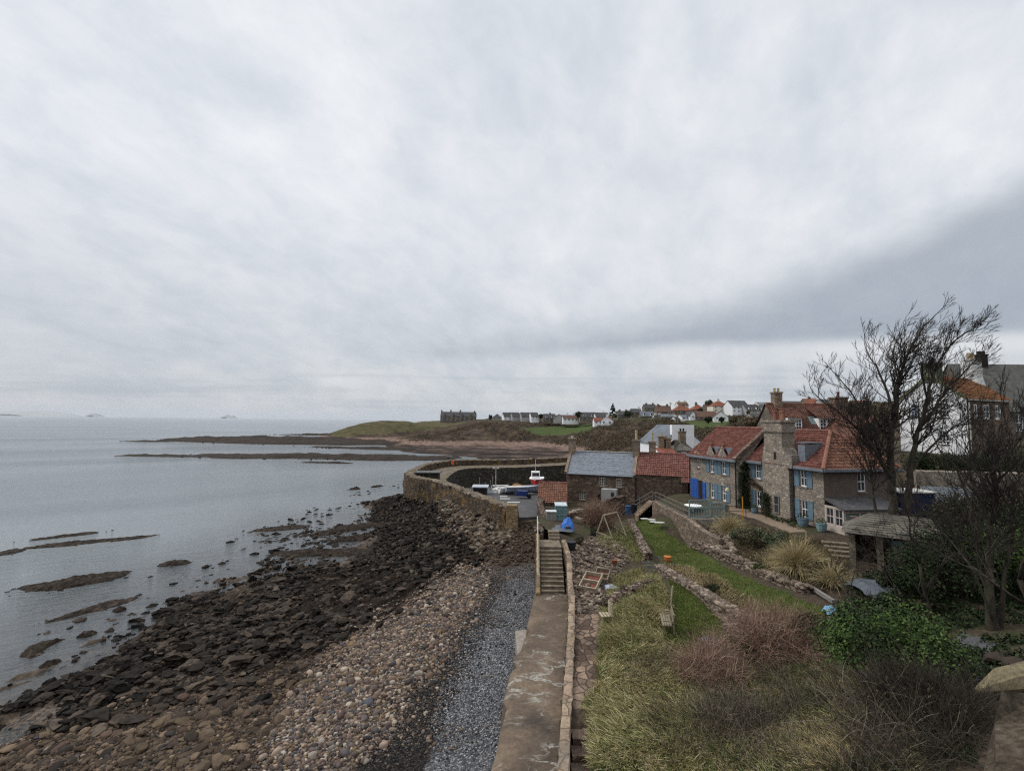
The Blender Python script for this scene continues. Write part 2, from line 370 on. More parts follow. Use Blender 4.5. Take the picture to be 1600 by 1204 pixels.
xs = np.concatenate([np.linspace(-62, -30, 130), np.arange(-29.8, 4.4, 0.125)]); ys = np.concatenate([np.arange(6, 50, 0.125), np.arange(50, 62.2, 0.2), np.linspace(62.5, 112, 120)])
GX, GY = np.meshgrid(xs, ys); H, SW, PX, PY = beach_h(GX, GY)
def grid_faces(nx, ny):
    i = np.arange(nx*ny).reshape(ny, nx); return np.stack([i[:-1, :-1], i[:-1, 1:], i[1:, 1:], i[1:, :-1]], -1).reshape(-1, 4)
msk = np.where(GY < 62, GX < wall_left(GY)+0.7, GX < np.interp(GY, [60, 63, 76, 90], [-3.6, -4.4, -10.8, -16.5]))
fc = grid_faces(len(xs), len(ys)); fc = fc[msk.ravel()[fc].all(1)]
def cov(poly): return soft(PX, PY, poly, 9).astype(np.float32).ravel()
dz = cov(Zdark)
ap = cov(Zapron); dz = dz*(1-ap)
A1 = np.stack([SW.ravel()*(1-ap), np.clip(cov(Zpeb)+cov(Zbrown), 0, 1), cov(Zgrey)], 1)
A2 = np.stack([dz, cov(Zgrav), np.clip(cov(Zslip)+ap, 0, 1)], 1)
def m_beach():
    m, t, P, I, g = new_mat('beach')
    a = nd(t, 'SeparateColor', {0: nd(t, 'Attribute', attribute_name='cover').outputs[0]}).outputs
    b = nd(t, 'SeparateColor', {0: nd(t, 'Attribute', attribute_name='cover_b').outputs[0]}).outputs
    z = nd(t, 'SeparateXYZ', {0: P}).outputs[2]
    n1 = noise(t, P, 1.1, 6, 0.65); n2 = noise(t, P, 7, 6, 0.7)
    sand = ramp(t, n1, [(0.35, (0.035, 0.026, 0.02)), (0.55, (0.085, 0.062, 0.045)), (0.72, (0.19, 0.145, 0.10))])
    rock = ramp(t, n2, [(0.3, (0.006, 0.005, 0.0045)), (0.55, (0.024, 0.018, 0.014)), (0.75, (0.065, 0.049, 0.036))])
    v = nd(t, 'TexVoronoi', {'Vector': P, 'Scale': 9.0})
    peb = ramp(t, nd(t, 'SeparateXYZ', {0: v.outputs['Color']}).outputs[0], [(0.1, (0.035, 0.030, 0.028)), (0.4, (0.10, 0.075, 0.058)), (0.65, (0.17, 0.125, 0.095)), (0.9, (0.07, 0.07, 0.075))])
    vg = nd(t, 'TexVoronoi', {'Vector': P, 'Scale': 16.0})
    rg = nd(t, 'SeparateXYZ', {0: vg.outputs['Color']}).outputs[0]
    grey = ramp(t, rg, [(0.05, (0.035, 0.037, 0.042)), (0.35, (0.082, 0.083, 0.088)), (0.75, (0.135, 0.137, 0.145)), (0.97, (0.33, 0.32, 0.31))])
    pat = mth(t, 'MULTIPLY', sstep(t, noise(t, scaled(t, P, 1.2, 0.5, 1), 1.3, 4, 0.6), 0.55, 0.63), 0.75)
    grey = mixc(t, pat, grey, (0.035, 0.035, 0.04))
    grav = ramp(t, rg, [(0.1, (0.008, 0.008, 0.0085)), (0.5, (0.020, 0.018, 0.017)), (0.9, (0.05, 0.042, 0.036))])
    slip = ramp(t, n2, [(0.3, (0.028, 0.021, 0.016)), (0.55, (0.06, 0.046, 0.036)), (0.75, (0.115, 0.09, 0.07))])
    c = mixc(t, a[1], sand, peb); c = mixc(t, b[1], c, grav); c = mixc(t, a[2], c, grey)
    c = mixc(t, a[0], c, rock); c = mixc(t, b[0], c, mixc(t, 0.6, rock, (0.012, 0.011, 0.010)))
    c = mixc(t, b[2], c, slip)
    wetm = sstep(t, z, 0.55, -0.05)
    c = mixc(t, mth(t, 'MULTIPLY', wetm, 0.45), c, mixc(t, 0.55, c, (0.03, 0.022, 0.016)))
    hgt = mth(t, 'ADD', mth(t, 'MULTIPLY', n2, 0.8), mth(t, 'MULTIPLY', vg.outputs['Distance'], mth(t, 'ADD', a[2], b[1])))
    return finish(m, t, c, sstep(t, z, 0.0, 0.6, 0.45, 0.9), hgt, 0.09, 1.0, 0.06)
tag(mesh_np('beach', np.stack([GX.ravel(), GY.ravel(), H.ravel()], 1), fc, m_beach(), smooth=True, keep=True, attrs={'cover': A1, 'cover_b': A2}), kind='structure')
def bh(x, y):
    return beach_h(np.asarray(x, float), np.asarray(y, float))[0]
# ---------------------------------------------------------------- sea
def geo(a, b, n): return a*np.power(b/a, np.linspace(0, 1, n))
sx_ = np.concatenate([-geo(64, 62000, 26)[::-1], np.arange(-63, 5, 0.5), geo(6, 62000, 30)])
sy_ = np.concatenate([np.arange(-20, 5, 5), np.arange(5, 113, 0.5), geo(114, 62000, 40)])
QX, QY = np.meshgrid(sx_, sy_); inr = (QX > -62) & (QX < 4) & (QY > 6) & (QY < 112)
DEP = np.full(QX.shape, 6.0); k_ = np.clip(np.maximum((-34-QX[inr])/26, (QY[inr]-70)/38), 0, 1); k_ = k_*k_*(3-2*k_); DEP[inr] = np.clip(-BT(QX[inr], QY[inr]), 0.0, 6)*(1-k_)+6*k_
def m_sea():
    m, t, P, I, g = new_mat('sea')
    dep = nd(t, 'SeparateColor', {0: nd(t, 'Attribute', attribute_name='depth').outputs[0]}).outputs[0]
    rot = nd(t, 'VectorRotate', {'Vector': P, 'Angle': math.radians(-38)}, rotation_type='Z_AXIS').outputs[0]
    w1 = noise(t, scaled(t, rot, 0.30, 1.5, 1), 1.0, 4, 0.6, dist=0.4)
    w2 = noise(t, scaled(t, rot, 0.035, 0.12, 1), 1.0, 4, 0.55)
    w3 = noise(t, scaled(t, rot, 2.0, 5.0, 1), 1.0, 3, 0.6)
    hgt = mth(t, 'ADD', mth(t, 'MULTIPLY', w1, 0.36), mth(t, 'ADD', mth(t, 'MULTIPLY', w2, 1.0), mth(t, 'MULTIPLY', w3, 0.10)))
    calm = sstep(t, dep, 0.1, 1.4, 0.22, 1.0)
    bmp = nd(t, 'Bump', {'Height': hgt, 'Distance': 1.0, 'Strength': mth(t, 'MULTIPLY', calm, 0.85)}).outputs[0]
    body = ramp(t, noise(t, scaled(t, rot, 0.006, 0.02, 1), 1.0, 4, 0.5), [(0.35, (0.11, 0.128, 0.134)), (0.65, (0.18, 0.198, 0.204))])
    foam = mth(t, 'MULTIPLY', sstep(t, noise(t, scaled(t, P, 0.012, 0.16, 1), 1.0, 5, 0.65), 0.68, 0.74), sstep(t, nd(t, 'SeparateXYZ', {0: P}).outputs[1], 140, 260))
    foam = mth(t, 'MULTIPLY', foam, sstep(t, nd(t, 'SeparateXYZ', {0: P}).outputs[1], 800, 420))
    body = mixc(t, mth(t, 'MULTIPLY', foam, 0.55), body, (0.7, 0.72, 0.74))
    dif = nd(t, 'BsdfDiffuse', {'Color': body}).outputs[0]
    tr = nd(t, 'BsdfTransparent', {'Color': (0.86, 0.90, 0.88)}).outputs[0]
    opq = mth(t, 'SUBTRACT', 1.0, mth(t, 'POWER', 2.718, mth(t, 'MULTIPLY', dep, -0.95)))
    inner = nd(t, 'MixShader', {0: opq, 1: tr, 2: dif}).outputs[0]
    gl = nd(t, 'BsdfGlossy', {'Color': (0.95, 0.96, 1.0), 'Roughness': 0.10, 'Normal': bmp}).outputs[0]
    fr = nd(t, 'Fresnel', {'IOR': 1.33, 'Normal': bmp}).outputs[0]
    s = nd(t, 'MixShader', {0: mth(t, 'MULTIPLY', fr, 0.88), 1: inner, 2: gl}).outputs[0]
    o = nd(t, 'OutputMaterial'); t.links.new(s, o.inputs[0]); return m
sea = mesh_np('sea', np.stack([QX.ravel(), QY.ravel(), np.zeros(QX.size)], 1), grid_faces(len(sx_), len(sy_)), m_sea(), smooth=True, keep=True, attrs={'depth': DEP.ravel()[:, None].astype(np.float32)})
tag(sea, kind='structure')
# ---------------------------------------------------------------- loose stones
def _ico(sub):
    bm = bmesh.new(); bmesh.ops.create_icosphere(bm, subdivisions=sub, radius=1)
    v = np.array([p.co[:] for p in bm.verts]); f = np.array([[q.index for q in p.verts] for p in bm.faces]); bm.free(); return v, f
ICO1, ICO2, ICO3 = _ico(1), _ico(2), _ico(3)
def stone_templates(ico, n, rough, seed):
    r = np.random.default_rng(seed); out = []
    for k in range(n):
        v = ico[0].copy(); 
        for q in range(7 if rough > .12 else 3):            # chop flat faces
            d = r.normal(size=3); d /= np.linalg.norm(d); c = r.uniform(1-2.2*rough, 1.0); s = v @ d
            v = v-np.outer(np.maximum(s-c, 0), d)
        out.append(v*r.uniform(1-rough, 1+rough, (len(v), 1)) if rough > .3 else v)
    return out
def scatter(name, P, size, mat, ico=ICO1, rough=0.1, flat=(0.45, 0.8), smooth=True, seed=0, sink=0.25, align=None):
    r = np.random.default_rng(seed); T = stone_templates(ico, 10, rough, seed); n = len(P)
    tv = np.array(T)[r.integers(0, len(T), n)]                         # n,k,3
    ax = np.stack([r.uniform(.8, 1.25, n), r.uniform(.6, .95, n), r.uniform(*flat, n)], 1)
    tv = tv*ax[:, None, :]*size[:, None, None]
    an = r.uniform(0, 2*math.pi, n) if align is None else align+r.normal(0, .35, n)
    ti = r.normal(0, .22, n); c, s = np.cos(ti), np.sin(ti)
    tv = np.stack([tv[..., 0]*c[:, None]-tv[..., 2]*s[:, None], tv[..., 1], tv[..., 0]*s[:, None]+tv[..., 2]*c[:, None]], -1)
    c, s = np.cos(an), np.sin(an)
    tv = np.stack([tv[..., 0]*c[:, None]-tv[..., 1]*s[:, None], tv[..., 0]*s[:, None]+tv[..., 1]*c[:, None], tv[..., 2]], -1)
    off = P.copy(); off[:, 2] += size*ax[:, 2]*(1-2*sink)
    V = (tv+off[:, None, :]).reshape(-1, 3); k = len(ico[0])
    Fc = (ico[1][None]+(np.arange(n)*k)[:, None, None]).reshape(-1, 3)
    return tag(mesh_np(name, V, Fc, mat, smooth=smooth, keep=True), kind='stuff')
def pick(poly, n, z=1.2, seed=0, cluster=None, gamma=1.0):
    """n ground points spread evenly over a patch of beach outlined by an image polygon"""
    r = np.random.default_rng(seed); w = [at_z(p[0], min(p[1], 1290), z) for p in poly]
    wx = np.array([p.x for p in w]); wy = np.array([p.y for p in w]); out = []; tot = 0
    wp = list(zip(wx, wy))
    while tot < n:
        x = r.uniform(wx.min(), wx.max(), n*2); y = r.uniform(wy.min(), wy.max(), n*2)
        k = inpoly(x+(fbm(x*.5, y*.5, 4, 8)-.5)*4+r.normal(0, .9, len(x)), y+(fbm(x*.5+9, y*.5, 4, 9)-.5)*4+r.normal(0, 1.1, len(x)), wp) & (x < wall_left(y)-.05)
        k &= (y < 52.3) | (x < np.interp(y, [53.4, 62.7, 75.8, 80.2, 88], [.2, -4.6, -11.1, -15.6, -18.2])-1.25) | ((x > 1.0) & (y < 54.5))
        if cluster: k &= fbm(x*cluster, y*cluster, 3, seed+50)+r.uniform(-.12, .12, len(x)) > .48
        k &= r.uniform(0, 1, len(x)) < np.clip(26/np.maximum(y, 10), .25, 1)**gamma   # fewer where they are too far to tell apart
        out.append(np.stack([x[k], y[k]], 1)); tot += k.sum()
    q = np.concatenate(out)[:n]; return np.column_stack([q, bh(q[:, 0], q[:, 1])])
PINKS = [(0.085, 0.06, 0.043), (0.16, 0.108, 0.076), (0.028, 0.027, 0.027), (0.23, 0.165, 0.118), (0.055, 0.057, 0.062), (0.18, 0.12, 0.085), (0.30, 0.235, 0.18), (0.02, 0.02, 0.022), (0.10, 0.068, 0.052), (0.04, 0.036, 0.034), (0.36, 0.31, 0.25), (0.16, 0.11, 0.055), (0.12, 0.085, 0.072), (0.07, 0.072, 0.08)]
BROWNS = [(0.030, 0.021, 0.015), (0.062, 0.042, 0.028), (0.018, 0.015, 0.013), (0.10, 0.072, 0.045), (0.04, 0.029, 0.022), (0.14, 0.10, 0.066), (0.025, 0.022, 0.02), (0.075, 0.05, 0.036)]
DARKS = [(0.007, 0.006, 0.005), (0.018, 0.014, 0.011), (0.011, 0.009, 0.008), (0.034, 0.026, 0.020), (0.014, 0.011, 0.009), (0.055, 0.041, 0.031)]
M_PINK = m_island('pebble_pink', PINKS, 0.8, 0.25, 5); M_BROWN = m_island('pebble_brown', BROWNS, 0.75, 0.3, 4); M_DARKROCK = m_island('rock_dark', DARKS, 0.75, 0.5, 5, 0.08, 0.06)
M_APRON = m_island('apron_stone', [(0.06, 0.042, 0.028), (0.10, 0.07, 0.045), (0.035, 0.027, 0.021), (0.14, 0.105, 0.072), (0.075, 0.062, 0.05), (0.19, 0.155, 0.12)], .9, .4, 4, .15, .04)
M_REEF2 = m_island('slab', [(0.014, 0.011, 0.009), (0.035, 0.026, 0.02), (0.06, 0.045, 0.034), (0.02, 0.016, 0.013), (0.085, 0.066, 0.05)], .8, .5, 3, .08, .08)
M_GREYP = m_island('pebble_grey', [(0.035, 0.037, 0.042), (0.075, 0.076, 0.082), (0.13, 0.132, 0.14), (0.24, 0.24, 0.245), (0.06, 0.062, 0.07), (0.36, 0.35, 0.34)], 0.8, 0.2, 8)
M_GRAV = m_island('gravel_dark', [(0.02, 0.02, 0.022), (0.04, 0.036, 0.034), (0.075, 0.065, 0.056), (0.03, 0.03, 0.034), (0.13, 0.105, 0.085)], 0.8, 0.2, 8)
def sizes(n, a, b, p, seed): return a*np.power(b/a, np.random.default_rng(seed).random(n)**p)
def strew(name, poly, n, a, b, p, mat, seed, **k):
    P = pick(poly, n, seed=seed, cluster=k.pop('cluster', None), gamma=k.pop('gamma', 1.0)); return scatter(name, P, sizes(n, a, b, p, seed+1), mat, seed=seed+2, **k)
strew('pebbles', Zpeb, 46000, .028, .125, 2.0, M_PINK, 100)
strew('pebbles', Zbrown, 32000, .03, .15, 2.0, M_BROWN, 110, rough=.16, flat=(.3, .7))
strew('rubble', Zbrown, 900, .12, .42, 2.2, M_BROWN, 112, ico=ICO2, rough=.25, smooth=False, flat=(.25, .5))
strew('pebbles', Zpeb, 900, .13, .27, 2.6, M_PINK, 115, ico=ICO2, rough=.16)
strew('pebbles', Zbrown, 2500, .04, .13, 2.0, M_PINK, 117)
strew('pebbles', Zgrav, 9000, .025, .06, 2.0, M_GRAV, 120, gamma=.5)
strew('pebbles', [(735, 985), (790, 905), (830, 905), (800, 1000), (690, 1215), (630, 1215)], 900, .04, .12, 2.2, M_GRAV, 145)
strew('pebbles', Zgrey, 14000, .025, .055, 2.0, M_GREYP, 130, gamma=.5)
strew('pebbles', Zgrav, 500, .05, .14, 2.0, M_PINK, 140)
strew('rubble', Zshelf, 9000, .08, .50, 2.6, M_DARKROCK, 150, ico=ICO2, rough=.34, smooth=False, flat=(.28, .6), cluster=.35, align=math.atan2(STR[1], STR[0]))
strew('rubble', Zshelf, 5200, .05, .26, 2.2, M_BROWN, 155, rough=.2, smooth=False, flat=(.35, .7), cluster=.3)
strew('rubble', Zdark, 9500, .09, .34, 1.8, M_DARKROCK, 160, rough=.28, smooth=False, flat=(.5, .9), gamma=.2)
strew('rubble', Zapron, 3200, .12, .42, 1.8, M_APRON, 165, rough=.25, smooth=False, gamma=.1)
strew('rubble', Zslip, 1500, .08, .26, 2.0, M_BROWN, 170, rough=.24, smooth=False, gamma=.2)
strew('rubble', [(150, 1030), (300, 955), (420, 900), (480, 960), (400, 1050), (330, 1105), (170, 1115)], 420, .3, .85, 2.0, M_REEF2, 176, ico=ICO2, rough=.36, smooth=False, flat=(.16, .32), gamma=.1, align=math.atan2(STR[1], STR[0]))
strew('rubble', Zshelf, 500, .3, .8, 2.0, M_REEF2, 177, ico=ICO2, rough=.36, smooth=False, flat=(.16, .34), gamma=.1, align=math.atan2(STR[1], STR[0]))
Zshal = [(20, 1000), (150, 930), (330, 870), (420, 815), (560, 770), (640, 750), (600, 800), (560, 868), (440, 895), (300, 955), (180, 1010), (120, 1090), (10, 1120)]
P = pick(Zshal, 1500, 0, 180, cluster=.16, gamma=.1); P[:, 2] = np.maximum(P[:, 2], -.16-.2*np.random.default_rng(4).random(len(P)))
scatter('rubble', P, sizes(1500, .14, .62, 2.4, 181), M_DARKROCK, rough=.25, smooth=False, flat=(.35, .65), seed=182, align=math.atan2(STR[1], STR[0]))
for sd_, pl_, n_ in ((190, [(325, 935), (420, 862), (470, 835), (560, 815), (605, 828), (530, 862), (445, 893), (365, 925)], 1500), (193, [(105, 1108), (165, 1040), (290, 958), (355, 928), (300, 922), (200, 1000), (90, 1085)], 1300), (196, [(395, 850), (420, 815), (520, 800), (480, 850), (430, 868)], 500), (199, [(-20, 1160), (20, 1090), (110, 1075), (180, 1040), (200, 1090), (100, 1140)], 900)):
    P = pick(pl_, n_, 0, sd_, cluster=.3, gamma=.1); P[:, 2] = np.maximum(P[:, 2], -.14-.12*np.random.default_rng(sd_).random(len(P))); scatter('rubble', P, sizes(n_, .10, .55, 2.4, sd_+1), M_DARKROCK, ico=ICO2, rough=.32, smooth=False, flat=(.3, .65), seed=sd_+2, align=math.atan2(STR[1], STR[0]))
# ---------------------------------------------------------------- reefs and single rocks standing in the water
def m_reef():
    m, t, P, I, g = new_mat('reef')
    n = noise(t, P, 2.2, 7, 0.7); n2 = noise(t, P, 0.35, 5, 0.65)
    c = ramp(t, n, [(0.3, (0.007, 0.006, 0.005)), (0.52, (0.028, 0.020, 0.015)), (0.74, (0.085, 0.061, 0.043))])
    c = mixc(t, mth(t, 'MULTIPLY', sstep(t, n2, 0.5, 0.7), 0.5), c, (0.03, 0.026, 0.016))
    return finish(m, t, c, 0.75, n, 0.15, 1.0, 0.08)
M_REEF = m_reef(); STRAY = []
def reef(p, q, width, h, label, seed, name='rock', cat='rock', group=None, bend=0.0, res=None, mat=None, base=0.0, rag=0.85):
    p = Vector(p); q = Vector(q); L = (q-p).length; d = (q-p)/L; s = Vector((-d.y, d.x, 0))
    nx = int(min(160, max(14, L/(res or max(.12, L/110))))); ny = int(min(60, max(9, width/(res or max(.12, width/26)))))
    U, Vv = np.meshgrid(np.linspace(-1.4, 1.4, nx), np.linspace(-1.5, 1.5, ny))
    k = 2.6/max(width, .5)
    ex = U*(L/2); ey = Vv*(width/2)
    r = np.sqrt(np.abs(U)**2.4+np.abs(Vv)**2.2)
    r = r + (fbm(ex*.35*k+seed, ey*.8*k, 4, seed)-.5)*rag*1.4
    prof = np.clip(1-r, -0.35, 1); body = np.sign(prof)*np.abs(prof)**0.6
    z = base + h*(body*(0.6+0.9*(fbm(ex*1.1*k+3, ey*2.3*k+seed, 5, seed+5, .6)-.2))) - 0.05
    z = z + (np.abs(fbm(ex*2.2*k, ey*4.4*k, 3, seed+9)-.5)-.15)*h*.7*(prof > 0)
    ey = ey + bend*(U*U-.4)*L
    V = np.array([p.lerp(q, .5)[:]])+ex[..., None]*np.array(d)+ey[..., None]*np.array(s); V = V.reshape(-1, 3); V[:, 2] = z.ravel()
    o = mesh_np(name, V, grid_faces(nx, ny), mat or M_REEF, smooth=False)
    if seed < 30:                                            # loose blocks broken off round its edge
        r_ = np.random.default_rng(seed+500); m = int(min(120, 14+L*1.5)); a = r_.uniform(0, 6.28, m); k_ = r_.uniform(.75, 1.25, m)
        Q = np.array(p.lerp(q, .5))+np.outer(np.cos(a)*k_*L*.5, np.array(d))+np.outer(np.sin(a)*k_*width*.5, np.array(s)); Q[:, 2] = -.12
        STRAY.append(np.column_stack([Q, np.full(m, min(.5, .10+width*.035))*r_.uniform(.4, 1.5, m)]))
    return tag(o, label, cat, group)
Z0 = lambda x, y: at_z(x, y, 0)
G1 = 'rocks standing in the shallow water'
reef(Z0(12, 928), Z0(203, 896), 3.4, .75, 'largest flat brown rock slab lying alone in the shallow sea', 1, group=G1)
reef(Z0(246, 884), Z0(298, 878), 1.9, .5, 'small lens shaped rock alone between the biggest slab and the beach', 2, group=G1)
reef(Z0(44, 856), Z0(252, 836), 2.6, .45, 'long dark reef strip closest behind the big flat slab', 3, 'reef', 'reef')
reef(Z0(30, 846), Z0(172, 829), 1.7, .35, 'thinner outer reef strip running parallel behind the long dark strip', 4, 'reef', 'reef')
reef(Z0(-12, 870), Z0(32, 857), 2.4, .4, 'short reef end cut by the edge of the view beside the strips', 5, 'reef', 'reef')
reef(Z0(74, 972), Z0(215, 932), 1.5, .45, 'slender curved rock ridge in the shallows below the big flat slab', 6, group=G1, bend=.03)
reef(Z0(177, 957), Z0(198, 950), 1.0, .6, 'squat boulder at the side of the slender rock ridge', 7, group=G1)
reef(Z0(30, 1030), Z0(86, 1000), 1.3, .45, 'hooked brown rock in the shallows with a bent end', 8, group=G1, bend=-.18)
reef(Z0(62, 1044), Z0(96, 1030), .75, .4, 'wedge shaped rock just inshore of the hooked brown rock', 9, group=G1)
reef(Z0(120, 996), Z0(152, 988), .8, .4, 'angular brown rock offshore of the row of pebbly stones', 10, group=G1)
reef(Z0(265, 972), Z0(292, 966), 1.2, .5, 'dark boulder at the tip of the rock shelf', 11, group=G1)
reef(Z0(262, 942), Z0(336, 934), 1.5, .45, 'row of dark stones joined into a low rock off the shelf', 12, group=G1)
reef(Z0(546, 765), Z0(563, 763), 1.6, .8, 'round dark boulder farthest out in front of the harbour wall', 13, group=G1)
reef(Z0(578, 762), Z0(600, 758), 1.4, .55, 'pair of joined dark stones between the round boulder and the harbour wall', 14, group=G1)
reef(Z0(425, 866), Z0(592, 862), 2.6, .6, 'dark weed covered ledge reaching out straight from the beach', 15, 'reef', 'reef')
reef(Z0(455, 842), Z0(625, 812), 3.0, .6, 'dark ledge curving out from the foot of the harbour wall', 16, 'reef', 'reef', bend=.03)
reef(Z0(520, 846), Z0(590, 838), 2.0, .7, 'boulder pile in the pool between the two ledges', 17, 'reef', 'reef')
reef(Z0(385, 830), Z0(480, 822), 2.6, .4, 'broken stones at the outer tip of the curving ledge', 18, 'reef', 'reef')
reef(Z0(262, 711), Z0(760, 717), 24, 1.9, 'long low reef stretching straight out across the bay', 19, 'reef', 'reef')
reef(Z0(470, 722), Z0(552, 724), 3.5, .7, 'little reef lying just inshore of the long straight one', 20, 'reef', 'reef')
reef(Z0(470, 698), Z0(740, 704), 18, 1.1, 'thin reef lying between the long reef and the headland', 21, 'reef', 'reef')
reef(Z0(196, 689), Z0(262, 690), 8, .9, 'lone skerry out beyond the end of the headland rocks', 22, 'reef', 'reef')
reef(Z0(272, 687), Z0(680, 694), 62, 4.2, 'broad brown rock tongue running out from the grassy headland', 23, 'reef', 'reef', rag=.4)
reef(Z0(430, 679), Z0(600, 680), 14, 2.0, 'black rocks on the seaward side of the headland tongue', 24, 'reef', 'reef')
STRAY = np.concatenate(STRAY); scatter('rubble', STRAY[:, :3].copy(), STRAY[:, 3], M_DARKROCK, rough=.3, smooth=False, flat=(.35, .7), seed=501)
# ---------------------------------------------------------------- harbour, far shore and hills
fp = [(560, 666, 345), (590, 659, 360), (640, 658, 385), (715, 659, 405), (650, 674, 310), (640, 688, 285), (700, 692, 272), (750, 692, 280), (700, 680, 296), (745, 663, 330), (800, 660, 345), (860, 668, 330), (855, 677, 305), (820, 676, 300), (830, 690, 285),
      (870, 700, 250), (760, 704, 228), (850, 711, 205), (700, 712, 205), (943, 663, 262), (930, 688, 238), (930, 700, 222), (1000, 655, 300), (1010, 690, 165), (1000, 674, 215), (950, 678, 245),
      (1130, 650, 285), (1110, 665, 205), (1060, 668, 200), (1250, 645, 262), (1150, 680, 120), (1240, 660, 150), (1180, 664, 200)]
fpts = [tuple(at_d(*p)) for p in fp]+[(40, 80, 7.5), (26, 76, 5), (60, 74, 13.5), (90, 90, 17), (100, 150, 20), (22, 140, 1), (10, 152, .4), (0, 165, -.6), (-20, 195, -.3), (-60, 230, -1), (-140, 330, -2.5), (-150, 420, -2.5),
      (-30, 480, 14), (-95, 440, 2), (-80, 390, 8), (-160, 560, -4), (-60, 650, 15), (0, 700, 16), (180, 560, 22), (380, 480, 27), (320, 250, 33), (650, 900, 30), (-200, 900, 10), (180, 120, 26), (60, 120, 12), (400, 100, 36), (16, 100, 3), (20, 120, 3.6), (600, 300, 40), (30, 110, 4), (-8, 205, .8), (10, 185, .9), (28, 170, 1.2), (-25, 212, .5), (5, 225, 1.1), (-10, 250, 1.4), (10, 250, 1.5), (0, 270, 1.8), (-35, 245, 1.1), (-50, 262, 1.3), (25, 235, 1.7), (-45, 235, .8), (-33, 222, .7), (-8, 170, -.6), (-120, 300, -2.5), (-85, 285, -2), (-60, 320, .8), (-60, 300, .3), (-70, 345, 2.5)]
FT = TPS(fpts, 0.0008)
fx = np.concatenate([np.arange(-170, 130, 1.7), np.arange(130, 720, 6)]); fy = np.concatenate([np.arange(72, 120, 1.6), np.arange(120, 350, 1.7), np.arange(350, 950, 7)])
FX, FY = np.meshgrid(fx, fy); FH = FT(FX, FY)
ledge = (np.abs(fbm(FX*.02, FY*.14, 4, 61)-.5)*2.0-.35)
low = np.clip(1-np.abs(FH-.9)/2.2, 0, 1)
FH = FH+low*ledge*1.1+np.clip((FH-2.5)/5, 0, 1)*(fbm(FX*.09, FY*.09, 4, 62)-.5)*2.4
inside = (FX < 18+0.12*(FY-75)) & (FY < 137+0.18*FX) & (FX > -60)      # the harbour basin stays open
FH = np.where(inside, np.minimum(FH, -1.2), FH)
FH = np.where((FX < -14) & (FY < 180), np.minimum(FH, -1.5), FH)
fpx, fpy = pixels(np.stack([FX.ravel(), FY.ravel(), FH.ravel()], 1))
sl = np.hypot(*np.gradient(FH)[::-1])/1.7; 
field = (inpoly(fpx, fpy, [(815, 669), (930, 662), (925, 672), (880, 680), (840, 680)]) | inpoly(fpx, fpy, [(1066, 658), (1200, 655), (1200, 668), (1090, 672)])).astype(np.float32)
turf = inpoly(fpx, fpy, [(515, 690), (520, 672), (552, 656), (690, 652), (730, 660), (690, 668), (640, 674), (560, 679)]).astype(np.float32)
def m_far():
    m, t, P, I, g = new_mat('shore_and_hills')
    a = nd(t, 'SeparateColor', {0: nd(t, 'Attribute', attribute_name='cover').outputs[0]}).outputs
    z = nd(t, 'SeparateXYZ', {0: P}).outputs[2]
    n1 = noise(t, P, 0.16, 8, 0.72); n2 = noise(t, scaled(t, P, 0.25, 1.4, 1), 0.35, 6, 0.7); n3 = noise(t, P, 0.5, 5, 0.7)
    rock = ramp(t, n2, [(0.38, (0.008, 0.007, 0.006)), (0.52, (0.03, 0.022, 0.018)), (0.64, (0.13, 0.088, 0.068))])
    red = ramp(t, n3, [(0.3, (0.055, 0.035, 0.028)), (0.5, (0.15, 0.10, 0.078)), (0.7, (0.26, 0.185, 0.145))])
    bank = ramp(t, n1, [(0.3, (0.012, 0.010, 0.008)), (0.5, (0.045, 0.032, 0.023)), (0.7, (0.105, 0.076, 0.045))])
    bank = mixc(t, mth(t, 'MULTIPLY', sstep(t, n3, 0.55, 0.7), 0.5), bank, (0.035, 0.03, 0.03))
    grass = ramp(t, n3, [(0.3, (0.036, 0.052, 0.016)), (0.7, (0.066, 0.084, 0.027))])
    tf = ramp(t, n1, [(0.3, (0.030, 0.030, 0.014)), (0.5, (0.068, 0.061, 0.028)), (0.7, (0.12, 0.092, 0.05))])
    zz = mth(t, 'ADD', z, mth(t, 'MULTIPLY', mth(t, 'SUBTRACT', n1, 0.5), 2.5))
    c = mixc(t, sstep(t, zz, 0.9, 1.7), rock, red); c = mixc(t, sstep(t, zz, 2.6, 3.6), c, bank)
    top = mth(t, 'MULTIPLY', sstep(t, z, 14, 17), 0.5)
    c = mixc(t, top, c, (0.06, 0.07, 0.03)); c = mixc(t, a[1], c, tf); c = mixc(t, a[0], c, grass)
    return finish(m, t, c, 0.95, n3, 0.5, 0.8, 0.1)
fm = grid_faces(len(fx), len(fy)); hz = FH.ravel()
kp = (hz[fm].max(1) > -1.4)
tag(mesh_np('shore_and_hills', np.stack([FX.ravel(), FY.ravel(), hz], 1), fm[kp], m_far(), smooth=True, keep=True, attrs={'cover': np.stack([field, turf], 1)}), kind='structure')
def isle(name, px, d, w, h, seed):
    c = at_d(px, 650, d); x = np.linspace(-1, 1, 40); y = np.linspace(-1, 1, 8); X, Y = np.meshgrid(x, y)
    z = h*np.clip(1-np.abs(X)**2-.8*Y**2, 0, 1)**.7*(.45+1.1*fbm(X*3+seed, Y+seed, 4, seed))-.5
    tag(mesh_np(name, np.stack([c.x+X.ravel()*w/2, c.y+Y.ravel()*w/4, z.ravel()], 1), grid_faces(40, 8), m_plain('hazed_rock', (0.30, 0.31, 0.31)), smooth=True, keep=True), kind='structure')  # pale rock colour also stands in for distance haze on islands and coast
isle('island', 147, 42000, 1500, 300, 3); isle('island', 356, 43000, 1700, 270, 5); isle('coast_hills', 40, 52000, 11000, 520, 8)
